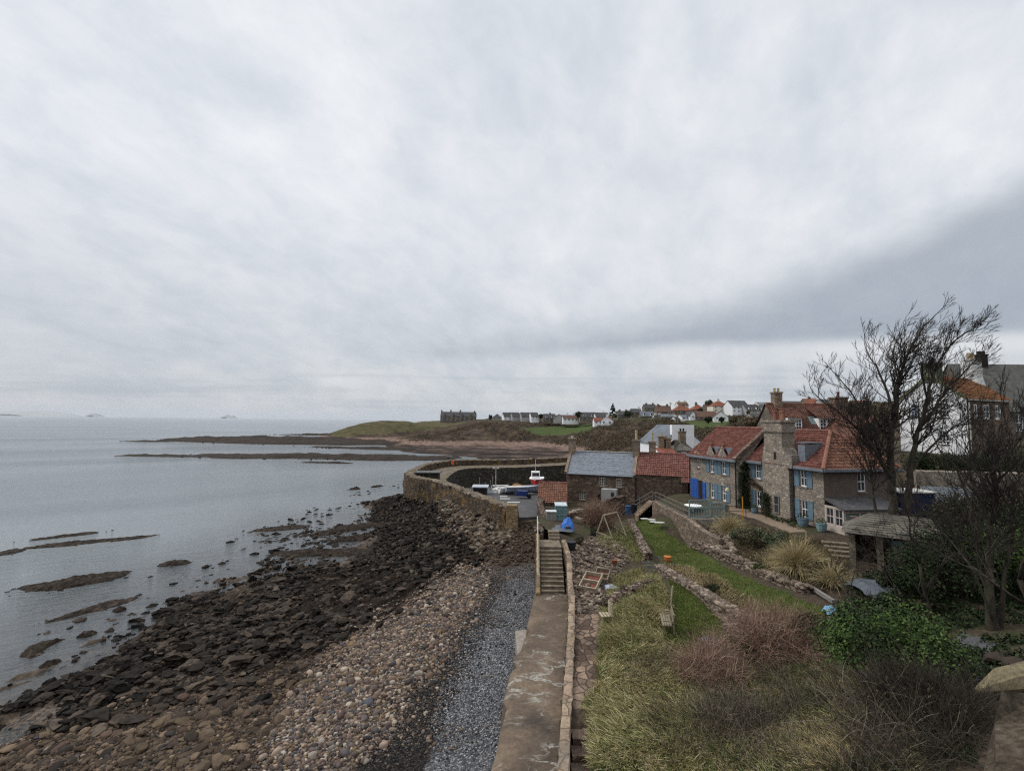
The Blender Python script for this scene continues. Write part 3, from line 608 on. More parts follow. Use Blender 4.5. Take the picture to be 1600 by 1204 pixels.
# ---------------------------------------------------------------- garden ground
gp = [(905, 1150, 4.6), (912, 1000, 4.6), (920, 940, 4.6), (940, 870, 5.1), (902, 858, 5.7), (870, 846, 6.2), (880, 822, 6.3), (872, 812, 6.25), (925, 805, 5.4), (960, 838, 5.15), (985, 832, 5.1), (1000, 872, 4.75), (1000, 815, 4.75), (1022, 808, 4.55), (1076, 852, 4.3), (1062, 872, 4.45), (1110, 878, 4.6), (1150, 905, 4.9), (1290, 950, 5.4),
      (1015, 900, 4.6), (1000, 945, 5.0), (1035, 925, 4.75), (1080, 965, 4.35), (1150, 990, 4.4), (960, 1050, 5.0), (1000, 1150, 5.1), (1100, 1100, 5.2), (1200, 1150, 5.6), (1300, 1100, 6.1), (1500, 1100, 7.6), (1510, 1030, 7.0), (1450, 1204, 8.0), (1550, 985, 6.5), (1360, 905, 6.1), (1240, 818, 6.54), (1175, 805, 6.5), (1185, 848, 5.9), (1280, 925, 5.5), (1330, 885, 6.1), (1400, 950, 6.2), (1135, 852, 5.5), (1100, 915, 5.1), (1165, 960, 5.2)]
gpts = [tuple(at_z(*p)) for p in gp]+[(23.5, 39.6, 6.54), (21.5, 52, 6.54), (19.5, 58, 6.54), (32, 42, 6.6), (33, 58, 7.5), (16.5, 50, 6.5), (17.2, 44, 6.5), (19, 43.6, 6.5), (42, 55, 11.4), (47, 52, 12), (45, 43, 10.5), (40, 36, 7.8), (30, 33, 6.5), (62, 62, 13), (56, 40, 11.5),
      (8, 64, 4), (14, 62, 4.2), (20, 62, 4.8), (5, 60, 4.3), (3, 8, 5), (8, 7, 6.6), (14, 5, 10), (7, 2, 8), (70, 30, 12), (35, 20, 9), (20, 10, 10), (4.5, 50, 5.4), (9, 50, 5.2), (4, 66, 4.1), (60, 72, 13), (12, 70, 4.1)]
GT = TPS(gpts, 0.003)
def gh(x, y):
    x = np.asarray(x, float); y = np.asarray(y, float)
    z = GT(x, y)+(fbm(x*.8, y*.8, 3, 71)-.5)*.16; x0 = np.interp(y, [5, 13.9, 27.9], [.55, 1.66, 3.68])
    return np.where((x < x0+.72) & (y < 17.3), np.minimum(z, 4.4-(17.3-y)*.38), z)      # the sunk steps beside the kerb
gx = np.concatenate([np.arange(0, 30, 0.16), np.arange(30, 78, 0.6)]); gy = np.concatenate([np.arange(2, 56, 0.16), np.arange(56, 76.5, 0.5)])
KX, KY = np.meshgrid(gx, gy); KH = gh(KX, KY)
kpx, kpy = pixels(np.stack([KX.ravel(), KY.ravel(), KH.ravel()], 1))
Lup = [(988, 812), (1024, 808), (1036, 828), (1078, 853), (1110, 872), (1155, 896), (1215, 922), (1295, 950), (1285, 962), (1160, 950), (1120, 918), (1060, 882), (1025, 868), (1005, 838)]
Llow = [(1040, 900), (1062, 910), (1110, 945), (1160, 985), (1130, 1000), (1085, 1010), (1040, 1005), (1050, 960), (1052, 925)]
Lswing = [(940, 842), (985, 830), (1010, 850), (1015, 868), (985, 872), (955, 858)]
Lpath = [(893, 955), (938, 950), (930, 1000), (932, 1040), (925, 1100), (900, 1110), (880, 1100), (892, 1000)]
Ldebris = [(888, 862), (925, 838), (965, 850), (985, 872), (960, 905), (945, 935), (938, 952), (895, 960), (890, 900)]
Lgravel = [(1500, 985), (1560, 1010), (1545, 1075), (1480, 1070), (1475, 1020)]
Lmead = [(918, 1204), (932, 1040), (945, 950), (1000, 905), (1030, 905), (1050, 930), (1045, 1000), (1085, 1010), (1100, 1060), (1080, 1204)]
def gc(poly, wob=7): return soft(kpx, kpy, poly, wob).astype(np.float32)
C1 = np.stack([np.clip(gc(Lup, 4)+gc(Llow, 5)+gc(Lswing, 6)*.7, 0, 1), np.clip(gc(Lpath, 4)+gc(Ldebris, 8), 0, 1), gc(Lgravel)], 1)
pv = gc([(1140, 790), (1180, 795), (1240, 815), (1260, 830), (1235, 832), (1180, 810), (1140, 800)], 3)
C2 = np.stack([gc(Lmead), pv, pv*0], 1)
def m_garden():
    m, t, P, I, g = new_mat('garden_ground')
    a = nd(t, 'SeparateColor', {0: nd(t, 'Attribute', attribute_name='cover').outputs[0]}).outputs
    b = nd(t, 'SeparateColor', {0: nd(t, 'Attribute', attribute_name='cover_b').outputs[0]}).outputs
    n1 = noise(t, P, 0.5, 5, 0.6); n2 = noise(t, P, 5, 6, 0.7)
    soil = ramp(t, n2, [(0.3, (0.022, 0.018, 0.013)), (0.5, (0.05, 0.038, 0.027)), (0.7, (0.09, 0.07, 0.045))])
    soil = mixc(t, mth(t, 'MULTIPLY', sstep(t, n1, 0.48, 0.62), 0.6), soil, (0.04, 0.05, 0.018))
    lawn = ramp(t, noise(t, P, 1.1, 6, 0.7), [(0.3, (0.034, 0.050, 0.012)), (0.5, (0.058, 0.078, 0.018)), (0.7, (0.092, 0.105, 0.032))])
    lawn = mixc(t, mth(t, 'MULTIPLY', sstep(t, noise(t, P, .9, 6, .7), .54, .7), .6), lawn, (.10, .085, .04)); lawn = mixc(t, 1.0, lawn, ramp(t, n2, [(0.3, (0.7,)*3), (0.7, (1.25,)*3)]), 'MULTIPLY')
    v = nd(t, 'TexVoronoi', {'Vector': scaled(t, P, 2.6, 2.0, 2), 'Scale': 1.0}); e = nd(t, 'TexVoronoi', {'Vector': scaled(t, P, 2.6, 2.0, 2), 'Scale': 1.0}, feature='DISTANCE_TO_EDGE')
    fl = ramp(t, nd(t, 'SeparateXYZ', {0: v.outputs['Color']}).outputs[0], [(0.1, (0.075, 0.05, 0.038)), (0.4, (0.125, 0.088, 0.066)), (0.7, (0.165, 0.12, 0.092)), (0.95, (0.24, 0.17, 0.125))])
    fl = mixc(t, 1.0, fl, ramp(t, n2, [(0.3, (0.6,)*3), (0.7, (1.3,)*3)]), 'MULTIPLY')
    fl = mixc(t, sstep(t, e.outputs['Distance'], 0.0, 0.06), (0.035, 0.028, 0.02), fl)
    mead = ramp(t, n1, [(0.3, (0.05, 0.052, 0.018)), (0.7, (0.11, 0.092, 0.04))])
    c = mixc(t, b[0], soil, mead); c = mixc(t, a[0], c, lawn); c = mixc(t, a[1], c, fl)
    c = mixc(t, a[2], c, ramp(t, n2, [(0.3, (0.045, 0.045, 0.048)), (0.7, (0.10, 0.10, 0.105))]))
    c = mixc(t, b[1], c, ramp(t, n2, [(0.3, (0.15, 0.11, 0.08)), (0.7, (0.25, 0.19, 0.14))]))
    h = mth(t, 'ADD', n2, mth(t, 'MULTIPLY', a[1], sstep(t, e.outputs['Distance'], 0.0, 0.1)))
    return finish(m, t, c, 0.95, h, 0.05, 0.9, 0.1)
km = KX > wall_right(KY)-.25; fc = grid_faces(len(gx), len(gy)); fc = fc[km.ravel()[fc].all(1)]
tag(mesh_np('garden_ground', np.stack([KX.ravel(), KY.ravel(), KH.ravel()], 1), fc, m_garden(), smooth=True, keep=True, attrs={'cover': C1, 'cover_b': C2}), kind='structure')
# the quay
def m_quay():
    m, t, P, I, g = new_mat('quay'); n = noise(t, P, 0.8, 6, 0.65); n2 = noise(t, P, 9, 4, 0.6)
    c = ramp(t, n, [(0.3, (0.04, 0.041, 0.043)), (0.55, (0.062, 0.061, 0.06)), (0.75, (0.11, 0.10, 0.09))])
    return finish(m, t, c, 0.8, n2, 0.02, 0.6, 0.3)
qpoly = [(0.0, 54.6), (3.4, 55.6), (3.9, 61), (5.2, 66), (9.5, 70), (9.3, 73), (-8.2, 73), (-8.6, 72.5), (-3.6, 62.5)]
b = MB(); b.prism([(x, y, 4.2) for x, y in qpoly], (0, 0, -5.4)); tag(b.build('quay_road', m_quay()), kind='structure')
# thin sea air
def make_haze():
    b = MB(); b.box(-63000, 63000, -300, 63000, -8, 700); o = b.build('haze', bpy.data.materials.new('haze')); o['kind'] = 'stuff'
    m = o.data.materials[0]; m.use_nodes = True; t = m.node_tree; t.nodes.clear()
    v = nd(t, 'VolumePrincipled', {'Color': (0.86, 0.90, 0.96), 'Density': 0.000010, 'Anisotropy': 0.2}); q = nd(t, 'OutputMaterial'); t.links.new(v.outputs[0], q.inputs['Volume'])
make_haze()
# ================================================================ WALLS, PIER AND HOUSES
SAND = [(0.15, 0.115, 0.085), (0.22, 0.17, 0.125), (0.10, 0.075, 0.058), (0.28, 0.22, 0.165), (0.17, 0.12, 0.095)]
REDST = [(0.085, 0.055, 0.042), (0.14, 0.09, 0.066), (0.06, 0.043, 0.036), (0.19, 0.13, 0.095), (0.11, 0.075, 0.058), (0.24, 0.175, 0.13)]
GREYST = [(0.25, 0.208, 0.165), (0.33, 0.278, 0.22), (0.16, 0.137, 0.115), (0.40, 0.35, 0.29), (0.28, 0.22, 0.175), (0.21, 0.19, 0.17)]
M_RUBBLE = m_stone('rubble_redstone', REDST, (0.42, 0.42, 0.24), (0.13, 0.10, 0.078))
M_GREYST = m_stone('rubble_greystone', GREYST, (0.34, 0.34, 0.22), (0.24, 0.205, 0.17), weather=.25)
M_PIER = m_stone('pier_stone', [(0.07, 0.05, 0.035), (0.115, 0.082, 0.053), (0.045, 0.035, 0.028), (0.15, 0.105, 0.066), (0.09, 0.07, 0.052)], (0.6, 0.6, 0.34), (0.045, 0.036, 0.028), 0.09, 0.08, .3, (0.06, 0.05, 0.035), ((0.20, 0.115, 0.03), .55))
M_PIERTOP = m_stone('pier_coping', [(0.15, 0.12, 0.09), (0.11, 0.088, 0.067), (0.19, 0.155, 0.115)], (1.1, 1.1, 0.6), (0.08, 0.065, 0.05), 0.06, 0.05, .45, (0.15, 0.115, 0.05))
M_WET = m_stone('harbour_stone', [(0.045, 0.038, 0.03), (0.075, 0.06, 0.045), (0.03, 0.026, 0.022)], (0.8, 0.8, 0.45), (0.02, 0.018, 0.015), .08, .08, .5, (0.03, 0.035, 0.018))
M_DRY = m_stone('drystone', REDST+[(0.26, 0.20, 0.155)], (0.36, 0.36, 0.17), (0.022, 0.018, 0.014), .10, .06, .2)
M_OCHRE = m_stone('ochre_stone', [(0.24, 0.165, 0.085), (0.18, 0.13, 0.075), (0.30, 0.215, 0.12)], (0.9, 0.9, 0.4), (0.12, 0.09, 0.06), .05, .03, .35, (0.10, 0.08, 0.05))
M_KERB = m_stone('kerb_stone', [(0.24, 0.175, 0.12), (0.30, 0.225, 0.16), (0.19, 0.145, 0.105)], (0.7, 0.7, 0.7), (0.12, 0.09, 0.065), .05, .02, .4, (0.16, 0.15, 0.135))
M_STEP = m_plain('step_stone', (0.18, 0.145, 0.105), .9, .5, 3, bump=.02)
M_WHITE = m_plain('white_paint', (0.78, 0.78, 0.77), .5, .06)
M_WHITEWALL = m_plain('white_harling', (0.74, 0.745, 0.75), .9, .10, 1.2, bump=.01)
M_CREAM = m_plain('cream_harling', (0.62, 0.58, 0.50), .9, .12, 1.0)
M_GREYWALL = m_plain('grey_harling', (0.33, 0.32, 0.31), .9, .2, 1.0)
M_BROWNR = m_plain('brown_render', (0.135, 0.105, 0.088), .9, .2, 1.5, bump=.01)
M_BLUE = m_plain('shutter_blue', (0.12, 0.18, 0.225), .55, .2, 4)
M_DOOR = m_plain('door_blue', (0.028, 0.09, 0.33), .5, .25, 3)
M_TEAL = m_plain('teal_paint', (0.17, 0.25, 0.26), .6, .2, 3)
M_PINKW = m_plain('porch_paint', (0.47, 0.405, 0.36), .6, .12, 3)
M_LEAD = m_plain('lead', (0.17, 0.185, 0.205), .5, .25, 2)
M_GUT = m_plain('gutter_black', (0.02, 0.02, 0.022), .5, .2)
M_DARKW = m_plain('dark_wood', (0.025, 0.02, 0.017), .8, .3)
M_WOOD = m_plain('weathered_wood', (0.20, 0.165, 0.12), .85, .45, 6, bump=.01)
M_PALEW = m_plain('pale_wood', (0.36, 0.31, 0.22), .8, .3, 5)
M_GREYWOOD = m_plain('grey_wood', (0.19, 0.18, 0.165), .85, .35, 6)
M_POT = m_plain('terracotta', (0.22, 0.105, 0.07), .8, .25, 4)
M_POTY = m_plain('buff_clay', (0.42, 0.33, 0.20), .8, .25, 4)
M_METAL = m_plain('rail_metal', (0.20, 0.19, 0.175), .5, .4, 5, metal=.3)
M_PALE = m_plain('pale_rail', (0.45, 0.44, 0.41), .6, .35, 5)
M_RED = m_tile('pantile_red', (0.098, 0.040, 0.031), (0.132, 0.052, 0.041), (0.175, 0.078, 0.062), (0.16, 0.06, 0.04), .35)
M_RED2 = m_tile('pantile_brown', (0.112, 0.054, 0.037), (0.158, 0.075, 0.05), (0.21, 0.108, 0.073), (0.09, 0.06, 0.042), .5)
M_RED3 = m_tile('pantile_dull', (0.12, 0.05, 0.04), (0.16, 0.068, 0.054), (0.215, 0.102, 0.083), (0.13, 0.075, 0.06), .5)
M_REDD = m_tile('pantile_old', (0.075, 0.036, 0.028), (0.11, 0.05, 0.037), (0.15, 0.075, 0.055), (0.07, 0.055, 0.04), .55)
M_ORANGE = m_tile('pantile_orange', (0.095, 0.045, 0.022), (0.135, 0.06, 0.029), (0.175, 0.08, 0.04), (0.085, 0.065, 0.025), .45)
M_SLATE = m_slate('slate_blue', (0.135, 0.15, 0.175), .22, lich=(0.22, 0.225, 0.22), lf=.18)
M_SLATED = m_slate('slate_dark', (0.062, 0.06, 0.06), .3)
M_SLATEM = m_slate('slate_mossy', (0.085, 0.076, 0.06), .5, (0.4, 0.3), (0.16, 0.15, 0.12), .5, .85)
def m_glass(name, col):
    m, t, P, I, g = new_mat(name); n = noise(t, P, 0.9, 2)
    return finish(m, t, mixc(t, n, col, tuple(c*2.2 for c in col)), 0.08, spec=0.6)
M_GLASS = m_glass('window_glass', (0.018, 0.021, 0.026)); M_GLASSG = m_glass('pale_glass', (0.10, 0.16, 0.165))
def m_walk():
    m, t, P, I, g = new_mat('walk_concrete')
    n1 = noise(t, P, 0.45, 6, 0.65, dist=.3); n2 = noise(t, P, 6, 6, 0.7)
    c = ramp(t, n1, [(0.3, (0.055, 0.042, 0.034)), (0.5, (0.105, 0.078, 0.056)), (0.68, (0.165, 0.122, 0.085))])
    c = mixc(t, 1.0, c, ramp(t, n2, [(0.3, (0.65,)*3), (0.7, (1.25,)*3)]), 'MULTIPLY')
    crk = mth(t, 'ABSOLUTE', mth(t, 'SUBTRACT', noise(t, scaled(t, P, 0.45, 0.8, 1), 1.0, 6, 0.65, dist=.5), 0.5))
    lime = mth(t, 'MULTIPLY', sstep(t, mth(t, 'ADD', crk, mth(t, 'MULTIPLY', mth(t, 'SUBTRACT', n2, .5), .10)), 0.035, 0.0), sstep(t, noise(t, scaled(t, P, .6, 1.2, 1), 0.5, 4), 0.50, 0.62))
    blot = mth(t, 'MULTIPLY', sstep(t, noise(t, scaled(t, P, 1.5, 1.1, 1), 1.0, 6, 0.7, dist=.4), 0.62, 0.69), sstep(t, noise(t, P, .28, 2), .42, .6))
    c = mixc(t, mth(t, 'MULTIPLY', mth(t, 'MAXIMUM', lime, blot), 0.85), c, (0.34, 0.33, 0.29))
    c = mixc(t, mth(t, 'MULTIPLY', sstep(t, noise(t, scaled(t, P, 2, 2, 1), .7, 6, .7), .6, .7), .6), c, (0.045, 0.035, 0.03))
    return finish(m, t, c, 0.88, mth(t, 'SUBTRACT', n2, mth(t, 'MULTIPLY', lime, .5)), 0.03, 0.8, 0.2)
M_WALK = m_walk()
def strip(name, pts, width, zbase, mats, parent=None, step=0.4, jit=0.03, seed=0, smoothp=True, batter=0.0, top_mat=False, nz=5):
    """a wall that follows a line: pts carry the height of its top"""
    L = resample(pts, step, smoothp); n = len(L); zb = zbase if callable(zbase) else (lambda x, y: zbase)
    prof = [(-.5, k/nz) for k in range(nz)]+[(-.5, .985), (-.4, 1.0), (0, 1.01), (.4, 1.0), (.5, .985)]+[(.5, k/nz) for k in range(nz-1, -1, -1)]
    m = len(prof); V = np.zeros((n, m, 3)); wd = width if callable(width) else (lambda i: width)
    for i, p in enumerate(L):
        d = L[min(i+1, n-1)]-L[max(i-1, 0)]; d.z = 0; d.normalize(); s = Vector((d.y, -d.x, 0)); b = float(zb(p.x, p.y)); w = wd(i/(n-1))
        for j, (o, f) in enumerate(prof):
            q = p+s*(o*w*(1+batter*(1-f))); V[i, j] = (q.x, q.y, b+(p.z-b)*f)
    r = np.random.default_rng(seed); V += r.normal(0, jit, V.shape)*np.array([1, 1, .6])
    idx = np.arange(n*m).reshape(n, m); Fq = np.stack([idx[:-1, :-1], idx[:-1, 1:], idx[1:, 1:], idx[1:, :-1]], -1)
    mi = np.zeros(Fq.shape[:2], int)
    if top_mat: mi[:, nz:nz+4] = 1
    Fq = Fq.reshape(-1, 4); V = V.reshape(-1, 3)
    caps = [[int(idx[e, j]), int(idx[e, j+1]), int(idx[e, m-2-j]), int(idx[e, m-1-j])] for e in (0, n-1) for j in range(m//2)]
    return mesh_np(name, V, np.concatenate([Fq, np.array(caps)]), mats, parent, midx=np.concatenate([mi.ravel(), np.zeros(len(caps), int)]))
# ---- sea wall with its walk, kerb and stair
SWL = thing('sea_wall', (1, 20, 2), 'long concrete sea wall with a walk along its top, between the shingle and the garden', 'sea wall')
yy = np.concatenate([np.arange(4, 32, 0.5), [31.6]]); uu = np.linspace(0, 1, 9)
wl = wall_left(yy)+(np.round(fbm(yy*.35, yy*0+3, 4, 5)*5)/5-.5)*1.0; wr = wall_right(yy)-.02
VX = wl[:, None]*(1-uu)+wr[:, None]*uu; VY = np.repeat(yy[:, None], 9, 1); VZ = 4.0+(fbm(VX*.7, VY*.5, 3, 9)-.5)*.16-.25*np.maximum(.12-uu, 0)/.12*fbm(VY, VX*0, 2, 3)
top = np.stack([VX, VY, VZ], -1); skirt = top[:, :1].copy(); skirt[..., 2] = 1.4; skirt[..., 0] -= .25
vv = np.concatenate([skirt, top], 1); mesh_np('walkway', vv.reshape(-1, 3), grid_faces(10, len(yy)), M_WALK, SWL)
strip('kerb', [(0.35, 4, 4.9), (1.5, 13.9, 4.9), (2.55, 21, 4.92), (3.5, 27.9, 4.95), (3.75, 31, 5.2), (3.95, 33.0, 5.9), (3.85, 35.4, 6.5)], .34, 3.6, [M_RUBBLE, M_KERB], SWL, .3, .012, 3, top_mat=True)
b = MB(); NS = 11
for k in range(NS):
    y0 = 31.6+k*0.3; z1 = 4.0+(k+1)*0.2; x0 = 2.02+k*.008; x1 = 3.52+k*.01
    b.box(x0, x1, y0+.012*k*0, y0+.33, 3.2, z1-.05); b.box(x0-.01, x1, y0-.03, y0+.325, z1-.05+.002, z1)
b.box(2.1, 3.62, 34.87, 36.6, 3.2, 6.2)
for k in range(3): b.box(2.9, 3.7, 36.5+k*.3, 36.84+k*.3+.3*(k == 2), 5.2, 6.36+.16*k)
b.build('stair', M_STEP, SWL, bevel=.015)
strip('side_wall', [(1.80, 31.2, 4.2), (1.84, 32, 4.7), (1.94, 34.6, 6.6), (2.04, 36.8, 6.6)], .26, 1.6, [M_OCHRE, M_OCHRE], SWL, .35, .008, 5, top_mat=True)
b = MB(); b.prism([at_z(805, 984, 3.3), at_z(824, 982, 3.3), at_z(834, 1048, 3.3), at_z(812, 1052, 3.3)], (0, 0, -1.6)); b.build('ledge', m_plain('pale_concrete', (.25, .22, .185), .9, .35, 3, bump=.02), SWL, bevel=.06)
H = thing('handrail', (1.95, 36, 6.7), 'thin pale metal handrail along the top of the stair side wall', 'handrail')
b = MB(); b.tube([(1.80, 31.6, 5.2), (1.93, 34.6, 7.5), (2.05, 37.4, 7.75)], .03, 6)
b.build('rail', M_PALE, H)
for x, y, z, h in [(1.8, 31.7, 4.4, .9), (1.87, 33.1, 5.6, .8), (1.93, 34.6, 6.6, .9), (2.0, 36.0, 6.7, .95), (2.05, 37.3, 6.6, 1.1)]:
    b = MB(); b.tube([(x, y, z), (x, y, z+h)], .03, 6); b.build('post', M_PALE, H)
tag(strip('stone_wall', [(2.15, 37.0, 6.7), (2.5, 41, 6.45), (3.3, 46.5, 6.1), (3.25, 52, 5.8), (3.5, 57, 5.6), (3.9, 61, 5.4)], .6, 2.0, M_DRY, None, .35, .06, 6), 'rough curved stone wall running from the stair top to the small red roofed outbuilding', 'stone wall')
# ---- harbour wall
PW = [(0.2, 53.4, 5.7), (-4.6, 62.7, 5.65), (-11.1, 75.8, 5.6), (-15.6, 80.2, 5.7), (-18.2, 88, 5.7), (-17.6, 107, 5.6), (-12, 116, 5.6), (0, 119.8, 5.55), (14, 129, 5.5), (24, 136, 5.4)]
HW = thing('harbour_wall', (-11, 80, 0), 'massive weathered stone harbour wall curving round the basin', 'harbour wall')
strip('parapet', PW, 1.5, lambda x, y: -1.0, [M_PIER, M_PIERTOP], HW, .5, .11, 7, batter=.55, top_mat=True, nz=7)
def inset(pts, o):
    L = resample(pts, 1.2); out = []
    for i, p in enumerate(L):
        d = L[min(i+1, len(L)-1)]-L[max(i-1, 0)]; d.z = 0; d.normalize(); out.append(p+Vector((d.y, -d.x, 0))*o)
    return out
dk = [Vector((p.x, p.y, 4.3)) for p in inset(PW[2:], 3.6)]
strip('deck', dk[2:], 5.6, -1.6, [M_WET, M_PIERTOP], HW, .9, .04, 8, top_mat=True, smoothp=False, nz=6)
b = MB(); b.taper(.15, 53.0, 1.2, 5.95, .75, .7, .6, .55); b.build('end_pillar', M_OCHRE, HW, bevel=.05)
hut = thing('hut', (-14.2, 83.5, 4.3), 'low dark flat roofed hut sheltering inside the bend of the harbour wall', 'hut')
b = MB(); b.box(-16.2, -12.4, 82.4, 84.6, 4.3, 6.0); b.build('wall', M_WET, hut)
b = MB(); b.box(-16.5, -12.1, 82.1, 84.9, 6.003, 6.2); b.build('roof', M_SLATED, hut)
r_ = thing('lifebuoy', (-13.5, 111.8, 5.0), 'orange lifebuoy housing on a post against the far harbour parapet', 'lifebuoy')
b = MB(); b.box(-13.8, -13.2, 111.7, 111.95, 4.9, 5.8); b.build('housing', m_plain('buoy_orange', (0.6, 0.12, 0.05)), r_)
b = MB(); b.tube([(-13.5, 112, 4.3), (-13.5, 112, 5.4)], .05); b.build('post', M_METAL, r_)
# ---- house kit
def frame_M(o, ax, up=Vector((0, 0, 1))):
    """maps (along wall, outward, height) to the world"""
    o = Vector(o); ax = Vector(ax).normalized(); out = Vector((ax.y, -ax.x, 0))
    return Matrix(((ax.x, out.x, 0, o.x), (ax.y, out.y, 0, o.y), (0, 0, 1, o.z), (0, 0, 0, 1)))
def panel(mb, L, z0, z1, holes, depth=0.16, u0=0.0):
    us = sorted({u0, L} | {h[0] for h in holes} | {h[1] for h in holes}); zs = sorted({z0, z1} | {h[2] for h in holes} | {h[3] for h in holes})
    for i in range(len(us)-1):
        for j in range(len(zs)-1):
            cu, cz = (us[i]+us[i+1])/2, (zs[j]+zs[j+1])/2
            if any(h[0] < cu < h[1] and h[2] < cz < h[3] for h in holes): continue
            mb.face((us[i], 0, zs[j]), (us[i+1], 0, zs[j]), (us[i+1], 0, zs[j+1]), (us[i], 0, zs[j+1]))
    for a, c, e, f in holes:
        d = -depth
        mb.face((a, 0, e), (a, d, e), (a, d, f), (a, 0, f)); mb.face((c, 0, e), (c, d, e), (c, d, f), (c, 0, f))
        mb.face((a, 0, e), (c, 0, e), (c, d, e), (a, d, e)); mb.face((a, 0, f), (c, 0, f), (c, d, f), (a, d, f))
def window(par, M, a, c, e, f, nx=2, nz=2, depth=0.12, frame=None, glass=None, sill=True, fw=0.07, name='window', curtain=False):
    b = MB(M); d = -depth; fr = frame or M_WHITE
    b.box(a, a+fw, d-.04, d+.03, e, f); b.box(c-fw, c, d-.04, d+.03, e, f); b.box(a+fw, c-fw, d-.04, d+.03, e, e+fw*1.5); b.box(a+fw, c-fw, d-.04, d+.03, f-fw, f)
    for i in range(1, nx): u = a+(c-a)*i/nx; b.box(u-.022, u+.022, d-.03, d+.018, e+fw, f-fw)
    for j in range(1, nz): z = e+(f-e)*j/nz; b.box(a+fw, c-fw, d-.035, d+.024+.008*(j == nz//2), z-.03, z+.03)
    w = b.build(name, fr, par)
    p = MB(M); p.face((a+.02, d-.02, e+.02), (c-.02, d-.02, e+.02), (c-.02, d-.02, f-.02), (a+.02, d-.02, f-.02)); p.build('pane', glass or M_GLASS, w)
    if sill:
        s = MB(M); s.box(a-.08, c+.08, -.02, .07, e-.12, e-.003); s.build('sill', M_KERB if sill is True else sill, w)
    return w
def shutter(par, M, a, c, e, f):
    b = MB(M); b.box(a, c, .012, .045, e, f)
    for z in (e+.05, (e+f)/2, f-.05): b.box(a+.02, c-.02, .045, .062, z-.05, z+.05)
    b.box(a, a+.06, .045, .06, e, f); b.box(c-.06, c, .045, .06, e, f)
    return b.build('shutter', M_BLUE, par)
def tile_roof(name, poly, mat, par, col=.27, course=.33, amp=.062, lift=.055, slate=False, lip=0.06):
    poly = [Vector(p) for p in poly]; e = (poly[1]-poly[0]).normalized(); n = e.cross(poly[-1]-poly[0]).normalized()
    if n.z < 0: n = -n
    s = n.cross(e).normalized(); s = -s if s.z < 0 else s; o = poly[0]
    uv = np.array([((p-o).dot(e), (p-o).dot(s)) for p in poly]); u0, u1 = uv[:, 0].min(), uv[:, 0].max(); v1 = uv[:, 1].max()
    k = 6 if not slate else 1; nu = max(2, int((u1-u0)/(col/k))+2); us = u0+np.arange(nu)*(col/k)
    pf = amp*(np.array([0.0, .55, 1.0, .55, 0.0, -.25])[np.arange(nu) % 6]) if not slate else np.zeros(nu)
    r = np.random.default_rng(int(abs(o.x*100)+abs(o.z*10))); V = []; nc = int(v1/course)+1
    for c in range(nc):
        dj = r.normal(0, .006, nu//k+2)[np.arange(nu)//k]+r.normal(0, .004)
        for v, h in ((c*course-.02, lift), (min((c+1)*course-.021, v1+.01), 0.004)):
            P = np.outer(us, e)+np.array(o)+v*np.array(s)+np.outer(pf+h+dj, n); V.append(P)
    V = np.array(V); m = len(V); bm = bmesh.new(); bv = [[bm.verts.new(p) for p in row] for row in V]
    for i in range(m-1):
        for j in range(nu-1): bm.faces.new((bv[i][j], bv[i][j+1], bv[i+1][j+1], bv[i+1][j]))
    cen = sum(poly, Vector())/len(poly)
    for i in range(1, len(poly)):
        a, c = poly[i], poly[(i+1) % len(poly)]; nn = (c-a).cross(n).normalized()
        if (cen-a).dot(nn) > 0: nn = -nn
        bmesh.ops.bisect_plane(bm, geom=bm.verts[:]+bm.edges[:]+bm.faces[:], plane_co=a, plane_no=nn, clear_outer=True)
    o0 = LOC[par.name]; bmesh.ops.translate(bm, vec=-o0, verts=bm.verts); bm.normal_update()
    me = bpy.data.meshes.new(name); bm.to_mesh(me); bm.free(); return link(name, me, mat, par)
def ridge(roof, p, q, mat, r=.13):
    p, q = Vector(p), Vector(q); n = max(2, int((q-p).length/.45)); b = MB()
    for k in range(n):
        a, c = p.lerp(q, k/n), p.lerp(q, (k+1)/n); b.tube([a, c.lerp(a, .03)], [r*.97, r*1.03], 8)
    return b.build('ridge', mat, roof)
def chimney(par, M, cx, cy, z0, z1, a, bb, mat, pots=2, pmat=None, cap=True, ph=.7):
    b = MB(M); b.box(cx-a, cx+a, cy-bb, cy+bb, z0, z1-(.22 if cap else 0))
    if cap: b.box(cx-a-.09, cx+a+.09, cy-bb-.09, cy+bb+.09, z1-.219, z1)
    c = b.build('chimney', mat, par)
    for k in range(pots):
        p = MB(M); x = cx+(k-(pots-1)/2)*min(.5, 2*a/max(pots, 1)); p.lathe([(.16, z1), (.14, z1+ph*.75), (.18, z1+ph*.8), (.18, z1+ph)], (x, cy, 0), 10); p.build('pot', pmat or M_POT, c)
    return c
# ================= the long stone house with blue shutters
A = Vector((-.21, .978, 0)).normalized(); B = Vector((A.y, -A.x, 0)); C0 = Vector((25.5, 39.6, 0)); ZB, ZE, ZR = 6.4, 11.32, 14.36
hp = lambda s, t, z: C0+A*s+B*t+Vector((0, 0, z))
BH = thing('stone_house', hp(9, 0, ZB), 'long two storey grey stone house with blue shutters and a red pantile roof', 'house')
HM = Matrix(((A.x, B.x, 0, C0.x), (A.y, B.y, 0, C0.y), (0, 0, 1, 0), (0, 0, 0, 1)))       # (along, inland, height)
FM = Matrix(((A.x, -B.x, 0, C0.x), (A.y, -B.y, 0, C0.y), (0, 0, 1, 0), (0, 0, 0, 1)))     # (along, out to sea, height)
C1_ = C0-B*1.2; FL = Matrix(((A.x, -B.x, 0, C1_.x), (A.y, -B.y, 0, C1_.y), (0, 0, 1, 0), (0, 0, 0, 1)))
Wd = 7.3; T1, T2 = 9.0, 17.2
